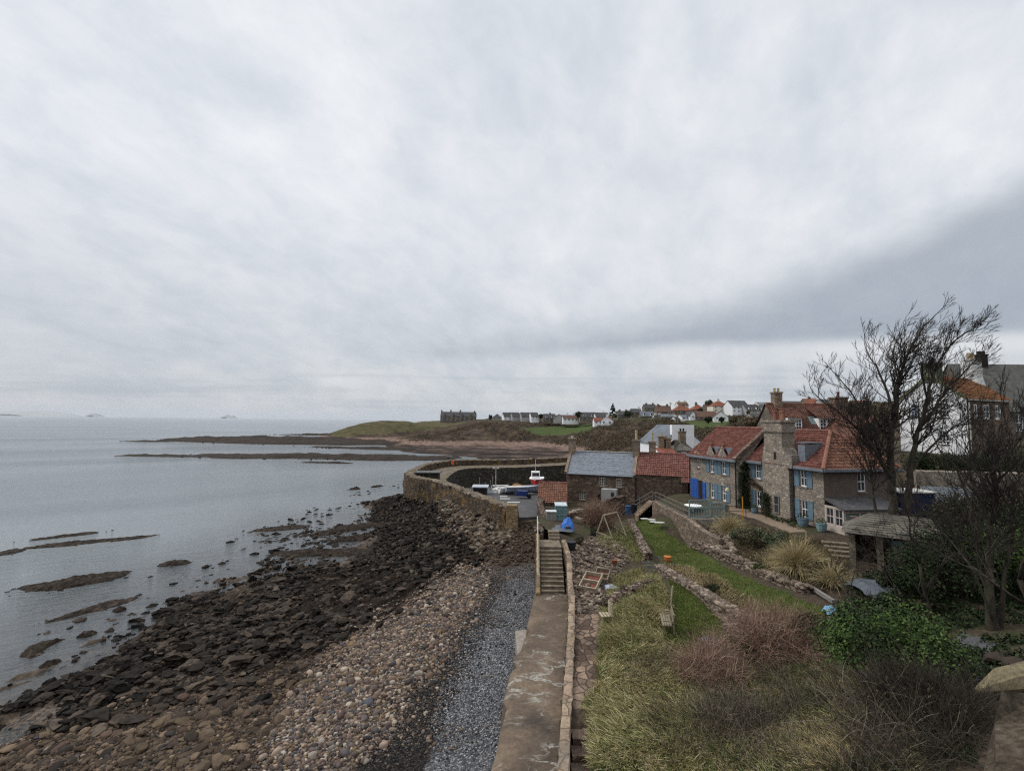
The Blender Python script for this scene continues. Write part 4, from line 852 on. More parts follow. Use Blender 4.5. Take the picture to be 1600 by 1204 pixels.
wr_ = [(1.75, 2.45, 9.66, 11.16), (1.75, 2.45, 7.0, 8.5), (7.2, 7.9, 9.66, 11.16), (7.2, 7.9, 7.0, 8.5)]
wl_ = [(12.75, 13.4, 9.7, 11.0), (10.75, 11.4, 9.7, 11.0), (12.75, 13.4, 7.0, 8.55), (10.75, 11.4, 7.0, 8.55), (15.35, 15.8, 10.0, 10.85)]
door_ = (14.75, 15.5, 6.45, 8.6)
b = MB(FM); panel(b, T1, ZB, ZE, wr_); b.M = FL; panel(b, T2, ZB, ZE+.03, wl_+[door_], u0=T1)
b.M = HM; b.face((T1, -1.2, ZB), (T1, 0, ZB), (T1, 0, ZE), (T1, 2.48, ZR+.05), (T1, -1.2, ZE+.03))
b.face((T2, -1.2, ZB), (T2, 6.2, ZB), (T2, 6.2, ZE), (T2, 2.48, ZR), (T2, -1.2, ZE)); b.face((0, Wd, ZB), (T2, 6.2, ZB), (T2, 6.2, ZE), (0, Wd, ZE))
b.build('wall', M_GREYST, BH)
EM = frame_M(C0, B)                                                                # end wall: out = away from the house, towards the viewer
eh = [(3.35, 4.15, 9.45, 11.1)]
b = MB(EM); panel(b, Wd, ZB, ZE, eh, .1); b.build('end_wall', M_BROWNR, BH)
for w in wr_: window(BH, FM, *w, 2, 2)
for w in wl_: window(BH, FL, *w, 2 if w[1]-w[0] > .5 else 1, 2)
window(BH, EM, *eh[0], 2, 2, depth=.08)
for s in ((1.12, 1.7), (2.5, 3.05), (6.62, 7.15), (7.95, 8.5)):
    for z in ((9.62, 11.2), (6.96, 8.55)): shutter(BH, FM, *s, *z)
for s in ((10.1, 10.68), (11.47, 12.05), (12.1, 12.68), (13.47, 14.05)):
    for z in ((9.66, 11.04), (6.96, 8.6)): shutter(BH, FL, *s, *z)
b = MB(FL); b.box(door_[0], door_[1], -.14, -.08, 6.45, 8.6); d = b.build('door', M_DARKW, BH)
b = MB(FL); b.box(14.2, 14.72, .02, .07, 6.5, 8.5); b.box(15.55, 17.0, .02, .07, 6.5, 8.7)
for k in range(5): b.box(15.6+k*.28, 15.63+k*.28, .071, .085, 6.55, 8.65)
b.build('door_board', M_DOOR, BH)
rf = tile_roof('roof', [hp(-.25, -.3, ZE-.02), hp(T1, -.3, ZE-.02), hp(T1, Wd/2, ZR), hp(2.75, Wd/2, ZR)], M_RED, BH)
tile_roof('roof', [hp(-.25, Wd+.3, ZE-.02), hp(T1+.2, Wd+.3, ZE-.02), hp(T1+.2, Wd/2, ZR), hp(2.75, Wd/2, ZR)], M_RED, BH)
re_ = tile_roof('hip_roof', [hp(-.3, -.3, ZE-.02), hp(-.3, Wd+.3, ZE-.02), hp(2.75, Wd/2, ZR)], M_RED2, BH)
ridge(rf, hp(-.3, -.32, ZE+.03), hp(2.75, Wd/2, ZR+.04), M_POT, .16); ridge(rf, hp(-.3, Wd+.3, ZE+.03), hp(2.75, Wd/2, ZR+.04), M_POT, .16); ridge(rf, hp(2.7, Wd/2, ZR+.05), hp(T1, Wd/2, ZR+.05), M_RED3)
rl = tile_roof('roof', [hp(T1+.25, -1.5, ZE), hp(T2+.15, -1.5, ZE), hp(T2+.15, 2.48, ZR+.12), hp(T1+.25, 2.48, ZR+.12)], M_RED, BH)
tile_roof('roof', [hp(T1+.25, 6.5, ZE), hp(T2+.15, 6.5, ZE), hp(T2+.15, 2.48, ZR+.12), hp(T1+.25, 2.48, ZR+.12)], M_RED, BH)
ridge(rl, hp(T1, 2.48, ZR+.16), hp(T2+.15, 2.48, ZR+.16), M_RED3)
for q_ in ((-1.45, 2.5), (6.4, 2.45)): b = MB(); b.bar(hp(T1+.05, q_[0], ZE+.08), hp(T1+.05, q_[1], ZR+.16+.002*(q_[0] > 0)), .45, .34); b.build('gable_skew', M_RUBBLE, BH)
b = MB(HM)                                                                          # lead flashing and gutters
for q_ in ((-.36, 3.2, -.42, -.28, ZE-.2, ZE+.06), (6.6, T1-.1, -.42, -.28, ZE-.2, ZE+.06), (T1-.2, T2+.1, -1.62, -1.48, ZE-.2, ZE+.07), (-.45, -.3, -.3, Wd+.3, ZE-.22, ZE+.05)): b = MB(HM); b.box(*q_); b.build('flashing', M_LEAD, BH)
for q_, n_ in (([(-.4, -.46, ZE-.2), (3.2, -.46, ZE-.2)], 'gutter'), ([(6.6, -.46, ZE-.2), (9.0, -.46, ZE-.2)], 'gutter'), ([(8.8, -1.66, ZE-.2), (T2+.1, -1.66, ZE-.2)], 'gutter'), ([(T2-.1, -1.3, ZB), (T2-.1, -1.3, ZE-.2)], 'drainpipe'), ([(9.15, -1.28, ZB), (9.15, -1.28, ZE-.2)], 'drainpipe'), ([(3.1, -.08, ZB), (3.1, -.08, ZE-.2)], 'drainpipe'), ([(-.47, -.3, ZE-.2), (-.47, Wd+.3, ZE-.2)], 'gutter')): b = MB(HM); b.tube(q_, .055); b.build(n_, M_GUT, BH)
# wallhead chimney
b = MB(HM); b.box(3.3, 6.55, -.32, 1.0, ZB, 11.7)
b.add([(3.3, -.32, 11.7), (6.55, -.32, 11.7), (6.25, -.32, 12.9), (4.0, -.32, 12.9), (3.3, 1.0, 11.7), (6.55, 1.0, 11.7), (6.25, 1.0, 12.9), (4.0, 1.0, 12.9)], [(0, 1, 2, 3), (4, 5, 6, 7), (0, 3, 7, 4), (1, 2, 6, 5)])
b.box(4.0, 6.25, -.321, 1.001, 12.9, 14.25); b.box(3.85, 6.4, -.45, 1.15, 14.25, 14.45); b.box(3.95, 6.3, -.38, 1.08, 14.45, 15.15); b.box(3.8, 6.45, -.5, 1.2, 15.15, 15.35)
b.box(2.75, 3.5, -.5, .7, 11.1, 12.3)
ch = b.build('chimney', M_GREYST, BH)
for x, y in ((4.35, .2), (4.85, .45), (5.35, .2)):
    p = MB(HM); p.lathe([(.2, 15.35), (.17, 16.0), (.21, 16.02), (.21, 16.2)], (x, y, 0), 12); p.build('pot', M_POT, ch)
nichM = FM.copy()
b = MB(nichM); b.prism([(4.75, .325, 11.75), (5.05, .325, 11.75), (5.05, .325, 12.3), (4.97, .325, 12.42), (4.83, .325, 12.42), (4.75, .325, 12.3)], tuple(-B*.02)); 
b.v = b.v[:-6]+[Vector(v) for v in b.v[-6:]]; b.build('niche', M_DARKW, ch)
window(BH, Matrix.Translation(-B*.34) @ FM, 4.5, 5.1, 6.9, 8.5, 1, 2, depth=-.04, frame=M_GREYWOOD, sill=False, name='side_door')
# slate dormer and gablets
b = MB(HM); b.add([(2.0, .2, 11.6), (2.75, .2, 11.6), (2.75, .2, 13.2), (2.0, .2, 13.2), (2.0, 2.0, 13.35), (2.75, 2.0, 13.35), (2.0, 2.0, 11.6), (2.75, 2.0, 11.6)], [(0, 1, 2, 3), (3, 2, 5, 4), (0, 3, 4, 6), (1, 7, 5, 2)]); b.box(1.94, 2.8, .1, 2.0, 13.36, 13.42); b.build('dormer', M_SLATE, BH)
for s in (11.05, 13.05):
    b = MB(HM); b.prism([(s-.85, -1.3, ZE-.05), (s+.85, -1.3, ZE-.05), (s, -1.3, ZE+1.25)], tuple(HM.to_3x3() @ Vector((0, .3, 0)))); b.build('gablet', M_GREYST, BH)
    b = MB(HM); b.face((s-.95, -1.0, ZE), (s, -1.0, ZE+1.15), (s, 1.0, ZE+1.15), (s-.95, .2, ZE)); b.face((s+.95, -1.0, ZE), (s, -1.0, ZE+1.15), (s, 1.0, ZE+1.15), (s+.95, .2, ZE)); b.build('gablet_roof', M_SLATE, BH)
    b = MB(HM); b.lathe([(.1, ZE+1.2), (.2, ZE+1.45), (.14, ZE+1.7), (.2, ZE+1.8)], (s, -1.15, 0), 8); b.build('finial', M_POT, BH)
b = MB(HM); b.prism([(15.6+.6*math.cos(a), -1.3, ZE-.02+.5*math.sin(a)) for a in np.linspace(0, math.pi, 9)], tuple(HM.to_3x3() @ Vector((0, .4, 0)))); b.build('dormer_head', M_KERB, BH)
b = MB(FL); b.tube([(9.6, .05, 8.9), (9.6, .75, 8.9)], .03); b.tube([(9.6, .7, 8.9), (9.6, .7, 8.6)], .02); lb = b.build('lamp_bracket', M_GUT, BH)
b = MB(FL); b.lathe([(.22, 8.3), (.16, 8.5), (.05, 8.62)], (9.6, .7, 0), 10); b.build('lamp_shade', m_plain('lamp_cream', (0.55, 0.5, 0.3)), lb)
# glazed porch against the end wall
PO = thing('porch', hp(-1, 1.6, ZB), 'pinkish glazed lean-to porch built against the brown end wall of the stone house', 'porch')
PM = frame_M(hp(-1.75, 0.0, 0), A)     # sea side, runs towards the house
PS = Matrix(((A.x, -B.x, 0, (C0-A*1.75).x), (A.y, -B.y, 0, (C0-A*1.75).y), (0, 0, 1, 0), (0, 0, 0, 1)))
PF = frame_M(hp(-1.75, 0, 0), B)
b = MB(PS); panel(b, 1.75, ZB-.2, 8.5, [(.1, .82, 7.0, 8.35), (.93, 1.65, 7.0, 8.35)], .1)
b.M = PF; panel(b, 5.2, ZB-.2, 8.25, [(.2, 1.45, 6.95, 8.1), (1.6, 2.9, 6.95, 8.1)], .1); b.build('wall', M_PINKW, PO)
for a, c in ((.1, .82), (.93, 1.65)): window(PO, PS, a, c, 7.0, 8.35, 2, 2, depth=.06, frame=M_PINKW, sill=False)
for a, c in ((.2, 1.45), (1.6, 2.9)): window(PO, PF, a, c, 6.95, 8.1, 3, 2, depth=.06, frame=M_GREYWOOD, glass=M_GLASSG, sill=False)
b = MB(HM); b.add([(-1.95, -.15, 8.3), (-1.95, 5.4, 8.2), (-.02, 5.4, 8.95), (-.02, -.15, 8.95), (-1.95, -.15, 8.42), (-1.95, 5.4, 8.32), (-.02, 5.4, 9.07), (-.02, -.15, 9.07)], [(0, 1, 2, 3), (4, 5, 6, 7), (0, 1, 5, 4), (0, 3, 7, 4), (1, 2, 6, 5)]); b.build('roof', M_SLATED, PO)
# ================= slate roofed stone house by the harbour and the red roofed wing
SA = Vector((.931, -.364, 0)).normalized(); SO = Vector((7.7, 68, 0)); SM = frame_M(SO, SA); SI = Matrix(((SA.x, -SA.y, 0, SO.x), (SA.y, SA.x, 0, SO.y), (0, 0, 1, 0), (0, 0, 0, 1)))   # (along, back, height)
sp_ = lambda u, v, z: SI @ Vector((u, v, z))
SH = thing('slate_house', SO+Vector((5, -1, 3.5)), 'brown rubble stone house with a smooth blue grey slate roof by the harbour', 'house')
LS = 9.4; wn = [(4.7, 5.45, 6.3, 7.7), (6.95, 7.7, 6.3, 7.7), (1.9, 2.7, 4.3, 5.3)]
b = MB(SM); panel(b, LS, 2.8, 7.95, wn); b.M = SI; b.face((0, 0, 2.8), (0, 6, 2.8), (0, 6, 7.95), (0, 3, 10.7), (0, 0, 7.95)); b.face((LS, 0, 2.8), (LS, 6, 2.8), (LS, 6, 7.95), (LS, 3, 10.7), (LS, 0, 7.95)); b.face((0, 6, 2.8), (LS, 6, 2.8), (LS, 6, 7.95), (0, 6, 7.95))
b.build('wall', M_RUBBLE, SH)
for w in wn: window(SH, SM, *w, 3, 4 if w[3] > 6 else 3, frame=M_CREAM, fw=.05)
r1 = tile_roof('roof', [sp_(.12, -.25, 7.8), sp_(LS-.12, -.25, 7.8), sp_(LS-.12, 3, 10.75), sp_(.12, 3, 10.75)], M_SLATE, SH, .3, .22, lift=.015, slate=True)
tile_roof('roof', [sp_(.12, 6.25, 7.8), sp_(LS-.12, 6.25, 7.8), sp_(LS-.12, 3, 10.75), sp_(.12, 3, 10.75)], M_SLATE, SH, .3, .22, lift=.015, slate=True)
b = MB(SI); b.box(.2, LS-.2, 2.85, 3.15, 10.72, 10.82); b.build('ridge', M_PALE, r1)
for u in (.0, LS-.05):
    for q_ in ((-.2, 3.02, 10.86), (6.2, 2.98, 10.862)): b = MB(); b.bar(sp_(u, q_[0], 7.95), sp_(u, q_[1], q_[2]), .36, .22); b.build('gable_skew', M_KERB, SH)
b = MB(SI); b.tube([(-.1, -.33, 7.72), (LS+.3, -.33, 7.72)], .06); b.build('gutter', M_GUT, SH); b = MB(SI); b.tube([(LS+.15, -.1, 3), (LS+.15, -.1, 7.7)], .07); b.build('drainpipe', M_GUT, SH)
chimney(SH, SI, .15, 3, 10.2, 12.6, .42, .6, M_KERB, 1, M_PALE, ph=.35); chimney(SH, SI, LS-.1, 3, 10.2, 12.6, .42, .7, M_KERB, 1, M_POTY, ph=1.3); chimney(SH, SI, LS+2.0, 3.4, 10.2, 12.4, .42, .5, M_KERB, 1, M_POTY, ph=1.3)
LB = MB(SI); LB.box(5.2, 7.2, -1.5, -.01, 3, 6.1); lt = LB.build('lean_to', M_GREYWALL, SH)
LB = MB(SI); LB.box(6.5, 6.9, -1.52, -1.505, 5.2, 5.75); LB.build('window', M_GLASS, lt); LB = MB(SI); LB.box(4.5, 5.1, -.02, .0-.003, 3.3, 5.2); LB.build('door', M_DARKW, SH)
RW = thing('red_roofed_wing', sp_(13, -1, 4), 'windowless dark rubble stone wing under a dull red pantile roof between two houses', 'outbuilding')
L2 = 17.6; b = MB(SM); panel(b, L2, 2.8, 8.2, [(16.0, 17.3, 5.9, 7.95)], .5, u0=LS+.06); b.M = SI; b.face((L2, 0, 2.8), (L2, 6, 2.8), (L2, 6, 8.2), (L2, 3, 10.7), (L2, 0, 8.2)); b.build('wall', M_RUBBLE, RW)
b = MB(SI); b.box(16.0, 17.3, .45, .48, 5.9, 7.95); b.build('doorway', M_DARKW, RW)
r2 = tile_roof('roof', [sp_(LS+.2, -.25, 8.1), sp_(L2+1, -.25, 8.1), sp_(L2+1, 3, 10.75), sp_(LS+.2, 3, 10.75)], M_RED3, RW); ridge(r2, sp_(LS+.2, 3, 10.8), sp_(L2+1, 3, 10.8), M_RED3)
tile_roof('porch_roof', [sp_(15.3, -1.3, 7.5), sp_(18.2, -1.3, 7.5), sp_(18.2, -.05, 8.15), sp_(15.3, -.05, 8.15)], M_RED3, RW)
OB = thing('outbuilding', (5.6, 63, 3.6), 'small low outbuilding with a red pantile roof beside the slate roofed house', 'outbuilding')
OM = frame_M((3.55, 62.6, 0), (.99, -.12, 0)); OI = Matrix(((.993, .12, 0, 3.55), (-.12, .993, 0, 62.6), (0, 0, 1, 0), (0, 0, 0, 1))); op = lambda u, v, z: OI @ Vector((u, v, z))
b = MB(OI); b.box(0, 3.6, 0, 4.6, 2, 4.75); b.face((0, 0, 4.75), (0, 4.6, 4.75), (0, 2.9, 6.75)); b.build('wall', M_RUBBLE, OB)
r3 = tile_roof('roof', [op(-.15, -.25, 4.65), op(3.7, -.25, 4.65), op(3.7, 3.0, 6.8), op(-.15, 3.0, 6.8)], M_RED2, OB, .28); ridge(r3, op(-.15, 3, 6.82), op(3.7, 3, 6.82), M_RED3)
tile_roof('roof', [op(-.15, 4.9, 5.4), op(3.7, 4.9, 5.4), op(3.7, 3.0, 6.8), op(-.15, 3.0, 6.8)], M_RED2, OB, .28)
# ================================================================ THE VILLAGE AND THE FAR HOUSES
def cottage(name, label, px0, px1, yb, ye, yr, d, wall, roof, dep=7.5, gable=False, yaw=0.0, chim=(), win=(3, 1), group=None, dorm=0, cat='house', sink=1.5, wmat=None, hipl=False, potm=None, bay=False):
    c = at_d((px0+px1)/2, yb, d); z0 = c.z-sink; ze = at_d((px0+px1)/2, ye, d).z; zr = at_d((px0+px1)/2, yr, d+(0 if gable else dep/2)).z
    w = (px1-px0)*d/F; cy, sy = math.cos(yaw), math.sin(yaw); ax = Vector((cy, sy, 0)); o = Vector((c.x, c.y, 0))-ax*w/2
    M = frame_M(o, ax); I = Matrix(((ax.x, -ax.y, 0, o.x), (ax.y, ax.x, 0, o.y), (0, 0, 1, 0), (0, 0, 0, 1)))
    t = thing(name, (c.x, c.y, z0), label, cat, group); rows = win[1]; hs = []
    hh = (ze-c.z)/max(rows, 1); ww = min(.95, w/(win[0]*2.0)) if win[0] else 0
    for r in range(rows):
        for i in range(win[0]):
            u = w*(i+.5)/win[0]; hs.append((u-ww/2, u+ww/2, c.z+hh*(r+.32), c.z+hh*(r+.86)))
    b = MB(M); panel(b, w, z0, ze, hs, .12); b.M = I
    if gable: b.face((0, 0, ze), (w, 0, ze), (w/2, 0, zr)); b.face((0, dep, z0), (w, dep, z0), (w, dep, ze), (w/2, dep, zr), (0, dep, ze)); b.face((0, 0, z0), (0, dep, z0), (0, dep, ze), (0, 0, ze)); b.face((w, 0, z0), (w, dep, z0), (w, dep, ze), (w, 0, ze))
    else:
        e = () if hipl else ((0, dep/2, zr),); 
        b.face((0, 0, z0), (0, dep, z0), (0, dep, ze), *e, (0, 0, ze)); b.face((w, 0, z0), (w, dep, z0), (w, dep, ze), *(() if hipl else ((w, dep/2, zr),)), (w, 0, ze)); b.face((0, dep, z0), (w, dep, z0), (w, dep, ze), (0, dep, ze))
    b.build('wall', wall, t)
    for h in hs: window(t, M, *h, 2 if ww > .6 else 1, 2, depth=.08, frame=wmat or M_WHITE, sill=False, fw=.06)
    b = MB(I); g = .12; ov = .3
    if gable:
        for s in (0, 1):
            x0, x1 = (-ov, w/2) if s == 0 else (w+ov, w/2); zq = ze-ov*(zr-ze)/(w/2)
            b.prism([(x0, -ov*.5, zq+.02), (x1, -ov*.5, zr+.02), (x1, dep+ov*.5, zr+.02), (x0, dep+ov*.5, zq+.02)], (0, 0, g))
    else:
        zq = ze-ov*(zr-ze)/(dep/2); k = dep/2 if hipl else 0
        for s in (0, 1):
            y0 = -ov if s == 0 else dep+ov
            b.prism([(-ov*.5, y0, zq+.02), (w+ov*.5, y0, zq+.02), (w+ov*.5-k, dep/2, zr+.02), (-ov*.5+k, dep/2, zr+.02)], (0, 0, g))
        if hipl:
            for s in (0, 1): b.prism([((-ov*.5, w+ov*.5)[s], -ov, zq+.02), ((-ov*.5, w+ov*.5)[s], dep+ov, zq+.02), ((-ov*.5+k, w+ov*.5-k)[s], dep/2, zr+.022)], (0, 0, g))
    r = b.build('roof', roof, t)
    for fr, np_, *rest in chim:
        hgt = rest[0] if rest else 1.3
        if gable: chimney(r, I, w/2, dep*fr, zr-.8, zr+hgt, .4, .55, rest[1] if len(rest) > 1 else wall, np_, potm or M_POTY, ph=.45)
        else: chimney(r, I, .45+(w-.9)*fr, dep/2, zr-.8, zr+hgt, .55, .4, rest[1] if len(rest) > 1 else wall, np_, potm or M_POTY, ph=.45)
    for i in range(dorm):
        u = w*(i+.5)/dorm; zz = ze+.35; hh_ = min(1.3, (zr-ze)*.55)
        q = MB(I); q.box(u-.7, u+.7, .35, dep/2-.3, zz, zz+hh_); q2 = q.build('dormer', M_WHITE, t)
        q = MB(I); q.box(u-.85, u+.85, .2, dep/2-.2, zz+hh_+.003, zz+hh_+.12); q.build('roof', roof, q2)
        q = MB(I); q.box(u-.5, u+.5, .33, .345, zz+.25, zz+hh_-.12); q.build('pane', M_GLASS, q2)
    if bay:
        for i in range(4):
            u = w*(i+.5)/4; q = MB(I); q.prism([(u-1, 0, z0), (u-.6, -.8, z0), (u+.6, -.8, z0), (u+1, 0, z0)], (0, 0, ze+1.6-z0)); q.prism([(u-1.1, .8, ze+1.603), (u-.7, -.9, ze+1.603), (u+.7, -.9, ze+1.603), (u+1.1, .8, ze+1.603)], (0, 0, .15)); q2 = q.build('bay', wall, t)
            q = MB(I)
            for z in (c.z+.8, c.z+3.6): q.box(u-.45, u+.45, -.82, -.805, z, z+1.5)
            q.build('pane', M_GLASS, q2)
    return t
M_STFAR = m_stone('far_stone', [(0.16, 0.135, 0.11), (0.11, 0.095, 0.08), (0.20, 0.17, 0.135)], (.8, .8, .5), (0.1, 0.085, 0.07), .05, .02)
M_RFAR = m_plain('far_red_tile', (0.19, 0.07, 0.045), .85, .4, .6); M_BFAR = m_plain('far_brown_tile', (0.11, 0.065, 0.048), .85, .35, .6); M_SFAR = m_plain('far_slate', (0.06, 0.058, 0.058), .7, .4, .6); M_SFARB = m_plain('far_slate_blue', (0.12, 0.135, 0.155), .65, .35, .6)
cottage('terrace', 'long stone terrace with bay windows standing alone on the clifftop', 688, 743, 658, 650, 643.5, 405, M_STFAR, M_SFAR, 9, chim=((0, 3, 1.2), (.27, 3, 1.5), (.55, 3, 1.5), (.97, 3, .9)), win=(8, 2), bay=True)
cottage('house', 'low hip roofed grey house between the terrace and the four tall pale houses', 769, 784, 658, 652, 646.5, 372, M_GREYWALL, M_SFAR, hipl=True, win=(2, 1))
gf = 'row of four tall pale houses on the clifftop'
for i, (a, c, wm, lb) in enumerate([(787, 800, M_WHITEWALL, 'first tall white house of the clifftop row of four, next to the hip roofed house'), (800.5, 813, M_GREYWALL, 'grey walled tall house second in the clifftop row of four'), (815, 829, M_GREYWALL, 'grey walled tall house third in the clifftop row of four'), (830, 842, M_WHITEWALL, 'brightest white tall house at the inland end of the clifftop row of four')]):
    cottage('house', lb, a, c, 657, 650.5, 644.3, 365-i*4, wm, M_SFAR, 7, yaw=.25, win=(2, 2), group=gf)
cottage('house', 'dark roofed bungalow just inland of the row of four', 849, 868, 657, 653, 646.5, 340, M_STFAR, M_SFAR, win=(3, 1), dorm=2, chim=((.6, 2, .8),))
cottage('house', 'dark roofed house with a broad pale gable facing the sea', 866, 882, 657.5, 653.5, 647, 334, M_GREYWALL, M_SFAR, gable=True, win=(2, 1))
cottage('house', 'white house with a pinkish roof and white chimneys beside the green field', 880, 904, 659, 653.5, 648.5, 325, M_WHITEWALL, M_BFAR, win=(4, 1), chim=((.3, 1, 1.4), (.75, 1, 1.2)))
cottage('house', 'long dark roofed house behind the white cottage with orange roofs', 908, 932, 655, 651.5, 644, 318, M_STFAR, M_SFAR, win=(4, 1), dorm=2)
cottage('house', 'second long dark roofed house nearer the conifer', 931, 951, 655, 651, 644.5, 312, M_WHITEWALL, M_SFAR, win=(3, 1), chim=((.7, 2, .6),))
cottage('cottage', 'small white cottage wing with orange tiles, its ridge lower than its neighbour', 928.5, 942, 663, 657.5, 652.5, 262, M_WHITEWALL, M_RFAR, 5, win=(2, 1), cat='cottage')
cottage('cottage', 'white gabled cottage with an orange roof alone above the scrub bank', 939, 957.5, 664, 657, 650, 259, M_WHITEWALL, M_RFAR, 6, gable=True, yaw=-.35, win=(2, 1), chim=((.05, 1, 1.2), (.9, 1, 1.2)), cat='cottage')
cottage('house', 'grey stone house with a white chimney below the hill top trees', 988, 1003, 648, 644, 638.5, 300, M_STFAR, M_SFAR, win=(2, 1), chim=((.9, 2, 1.0, M_WHITEWALL),))
cottage('house', 'blue slate roofed house with white dormers on the slope', 1002, 1024, 655.5, 650, 643, 285, M_STFAR, M_SFARB, win=(3, 1), dorm=2)
cottage('house', 'brown stone house with a mossy roof beside the blue slate one', 1027, 1050, 649, 643, 634, 275, M_STFAR, M_BFAR, win=(2, 2), chim=((.15, 2, .9), (.85, 2, .9)))
cottage('house', 'broad red roofed house first of two on the hillside', 1055, 1082, 646, 641, 633.5, 280, M_STFAR, M_RFAR, hipl=True, win=(4, 1), chim=((.6, 2, 1.0),))
cottage('house', 'red roofed house with central chimney second of two on the hillside', 1083, 1104, 645, 639.5, 632, 278, M_STFAR, M_RFAR, hipl=True, win=(3, 1), chim=((.4, 2, 1.2),))
cottage('house', 'cream two storey villa with a hipped red roof', 1114, 1141, 644.5, 634, 627, 262, M_CREAM, M_RFAR, 8, hipl=True, win=(3, 2), chim=((.5, 2, 1.0, M_CREAM),))
cottage('house', 'white house with a big dark gabled roof next to the cream villa', 1143, 1173, 645, 635, 626, 255, M_WHITEWALL, M_SFAR, 8, yaw=.2, win=(4, 2))
cottage('house', 'low dark roofed extension joined to the white dark roofed house', 1166, 1192, 647, 641, 632, 252, M_GREYWALL, M_SFAR, 7, yaw=.2, win=(3, 1), dorm=2)
cottage('house', 'small white gable peeping out beside the tree clump on the hill', 1193, 1200, 641, 637.5, 633, 250, M_WHITEWALL, M_SFAR, gable=True, win=(1, 1))
cottage('house', 'dark roofed house with skylights near the stone chimney', 1203, 1232, 645, 640, 630.5, 246, M_WHITEWALL, M_SFAR, win=(4, 1))
cottage('house', 'pale house highest on the ridge behind the dark roofs', 1186, 1212, 636, 632, 628.5, 330, M_CREAM, M_SFARB, win=(4, 1))
cottage('bungalow', 'low white bungalow with a small pointed gable on the lower road', 1066, 1090, 656, 652, 648.5, 235, M_WHITEWALL, M_SFARB, win=(4, 1), cat='bungalow')
cottage('bungalow', 'white gable end rising from the low white bungalow', 1078, 1088, 654, 649, 642.5, 233, M_WHITEWALL, M_SFAR, gable=True, win=(1, 1), cat='bungalow')
cottage('bungalow', 'brown roofed house on the lower road beside the white gable', 1088, 1122, 655, 651, 642.5, 232, M_STFAR, M_BFAR, win=(4, 1), cat='bungalow')
cottage('bungalow', 'broad white gable with a dark opening at the end of the lower road', 1116, 1137, 656, 651, 642.5, 226, M_WHITEWALL, M_BFAR, gable=True, yaw=-.3, win=(2, 1), cat='bungalow')
cottage('house', 'grey roofed cottage at the foot of the hill road', 1034, 1056, 654, 651, 647, 250, M_STFAR, M_SFARB, win=(3, 1))
cottage('house', 'red roofed house far along the ridge above the dormer roofs', 1262, 1282, 635, 630, 623, 240, M_STFAR, M_RFAR, win=(3, 1), chim=((.5, 2, .8),))
cottage('house', 'dark house on the ridge between the two stone chimneys', 1286, 1318, 634, 630, 624, 235, M_GREYWALL, M_SFAR, win=(4, 1), chim=((.8, 2, .8),))
cottage('house', 'slate roofed house low behind the stone chimney stack', 1232, 1258, 640, 634, 627, 215, M_STFAR, M_SFAR, win=(3, 1))
for a in [('grey roofed house in the second row above the mossy roofed house', 1008, 1026, 641, 637, 631.5, 330, M_STFAR, M_SFAR), ('dull red roofed house just above the first of the two red roofs', 1060, 1076, 636, 632.5, 628, 330, M_CREAM, M_BFAR), ('white cottage with a slate roof low between the grey cottage and the bungalow', 1056, 1068, 658, 655, 651, 238, M_WHITEWALL, M_SFAR),
          ('brown roofed house squeezed between the second red roof and the cream villa', 1104, 1116, 643, 638.5, 632, 272, M_STFAR, M_BFAR), ('grey house with a pale front below the dark roofed extension', 1176, 1196, 655, 651, 646, 232, M_GREYWALL, M_SFAR), ('cream house with a brown roof under the low dark trees of the ridge', 1206, 1224, 652, 648, 642.5, 225, M_CREAM, M_BFAR),
          ('slate roofed house on the slope just uphill of the conifer', 966, 984, 652, 648, 642, 296, M_STFAR, M_SFAR), ('small white house low behind the pinkish roofed house', 897, 909, 655, 652, 647.5, 335, M_WHITEWALL, M_SFAR), ('white fronted house beside the blue slate roof with dormers', 1024, 1036, 657, 653, 648, 270, M_WHITEWALL, M_SFAR), ('orange roofed house at the far end of the ridge behind the bare tree', 1340, 1370, 640, 634, 626, 180, M_CREAM, M_RFAR)]:
    cottage('house', *a, win=(3, 1), chim=((.2, 2, .8), (.85, 2, .8)))
# village houses just behind the blue shuttered house
t = cottage('white_gabled_house', 'white gabled house with a steep blue slate roof behind the red roofed wing', 1035, 1100, 724, 694, 665, 92, M_WHITEWALL, M_SFARB, 16, gable=True, win=(3, 2))
c_ = at_d(1066, 700, 92.4); b = MB(); b.box(c_.x-2.1, c_.x+2.1, c_.y-.6, c_.y+.6, 10, at_d(1066, 663.5, 92).z); b.build('chimney', M_WHITEWALL, t)
cottage('cottage', 'small white cottage with a hipped stone slate roof below the white gable', 1054, 1084, 712, 703, 688, 80, M_WHITEWALL, M_SLATEM, 5, hipl=True, win=(2, 1), chim=((.75, 2, 1.6, M_KERB),), cat='cottage', potm=M_DARKW)
cottage('cottage', 'low white cottage with two small chimneys showing over the red wing', 1032, 1056, 716, 708, 700, 78, M_WHITEWALL, M_RFAR, 5, win=(2, 1), chim=((.35, 1, 2.0, M_KERB), (.9, 1, 1.7, M_KERB)), cat='cottage', potm=M_POTY)
t = thing('dormer_house', at_d(1280, 700, 62), 'red pantiled house with white dormers behind the blue shuttered house', 'house')
zE, zR = 13.6, 17.6; p0 = at_d(1222, 690, 60); p1 = at_d(1345, 690, 60); p0.z = p1.z = 0
b = MB(); b.prism([(p0.x, 60, 8), (p1.x, 60, 8), (p1.x, 67, 8), (p0.x, 67, 8)], (0, 0, zE-8)); b.face((p0.x, 60, zE), (p0.x, 67, zE), (p0.x, 63.5, zR)); b.face((p1.x, 60, zE), (p1.x, 67, zE), (p1.x, 63.5, zR)); b.build('wall', M_STFAR, t)
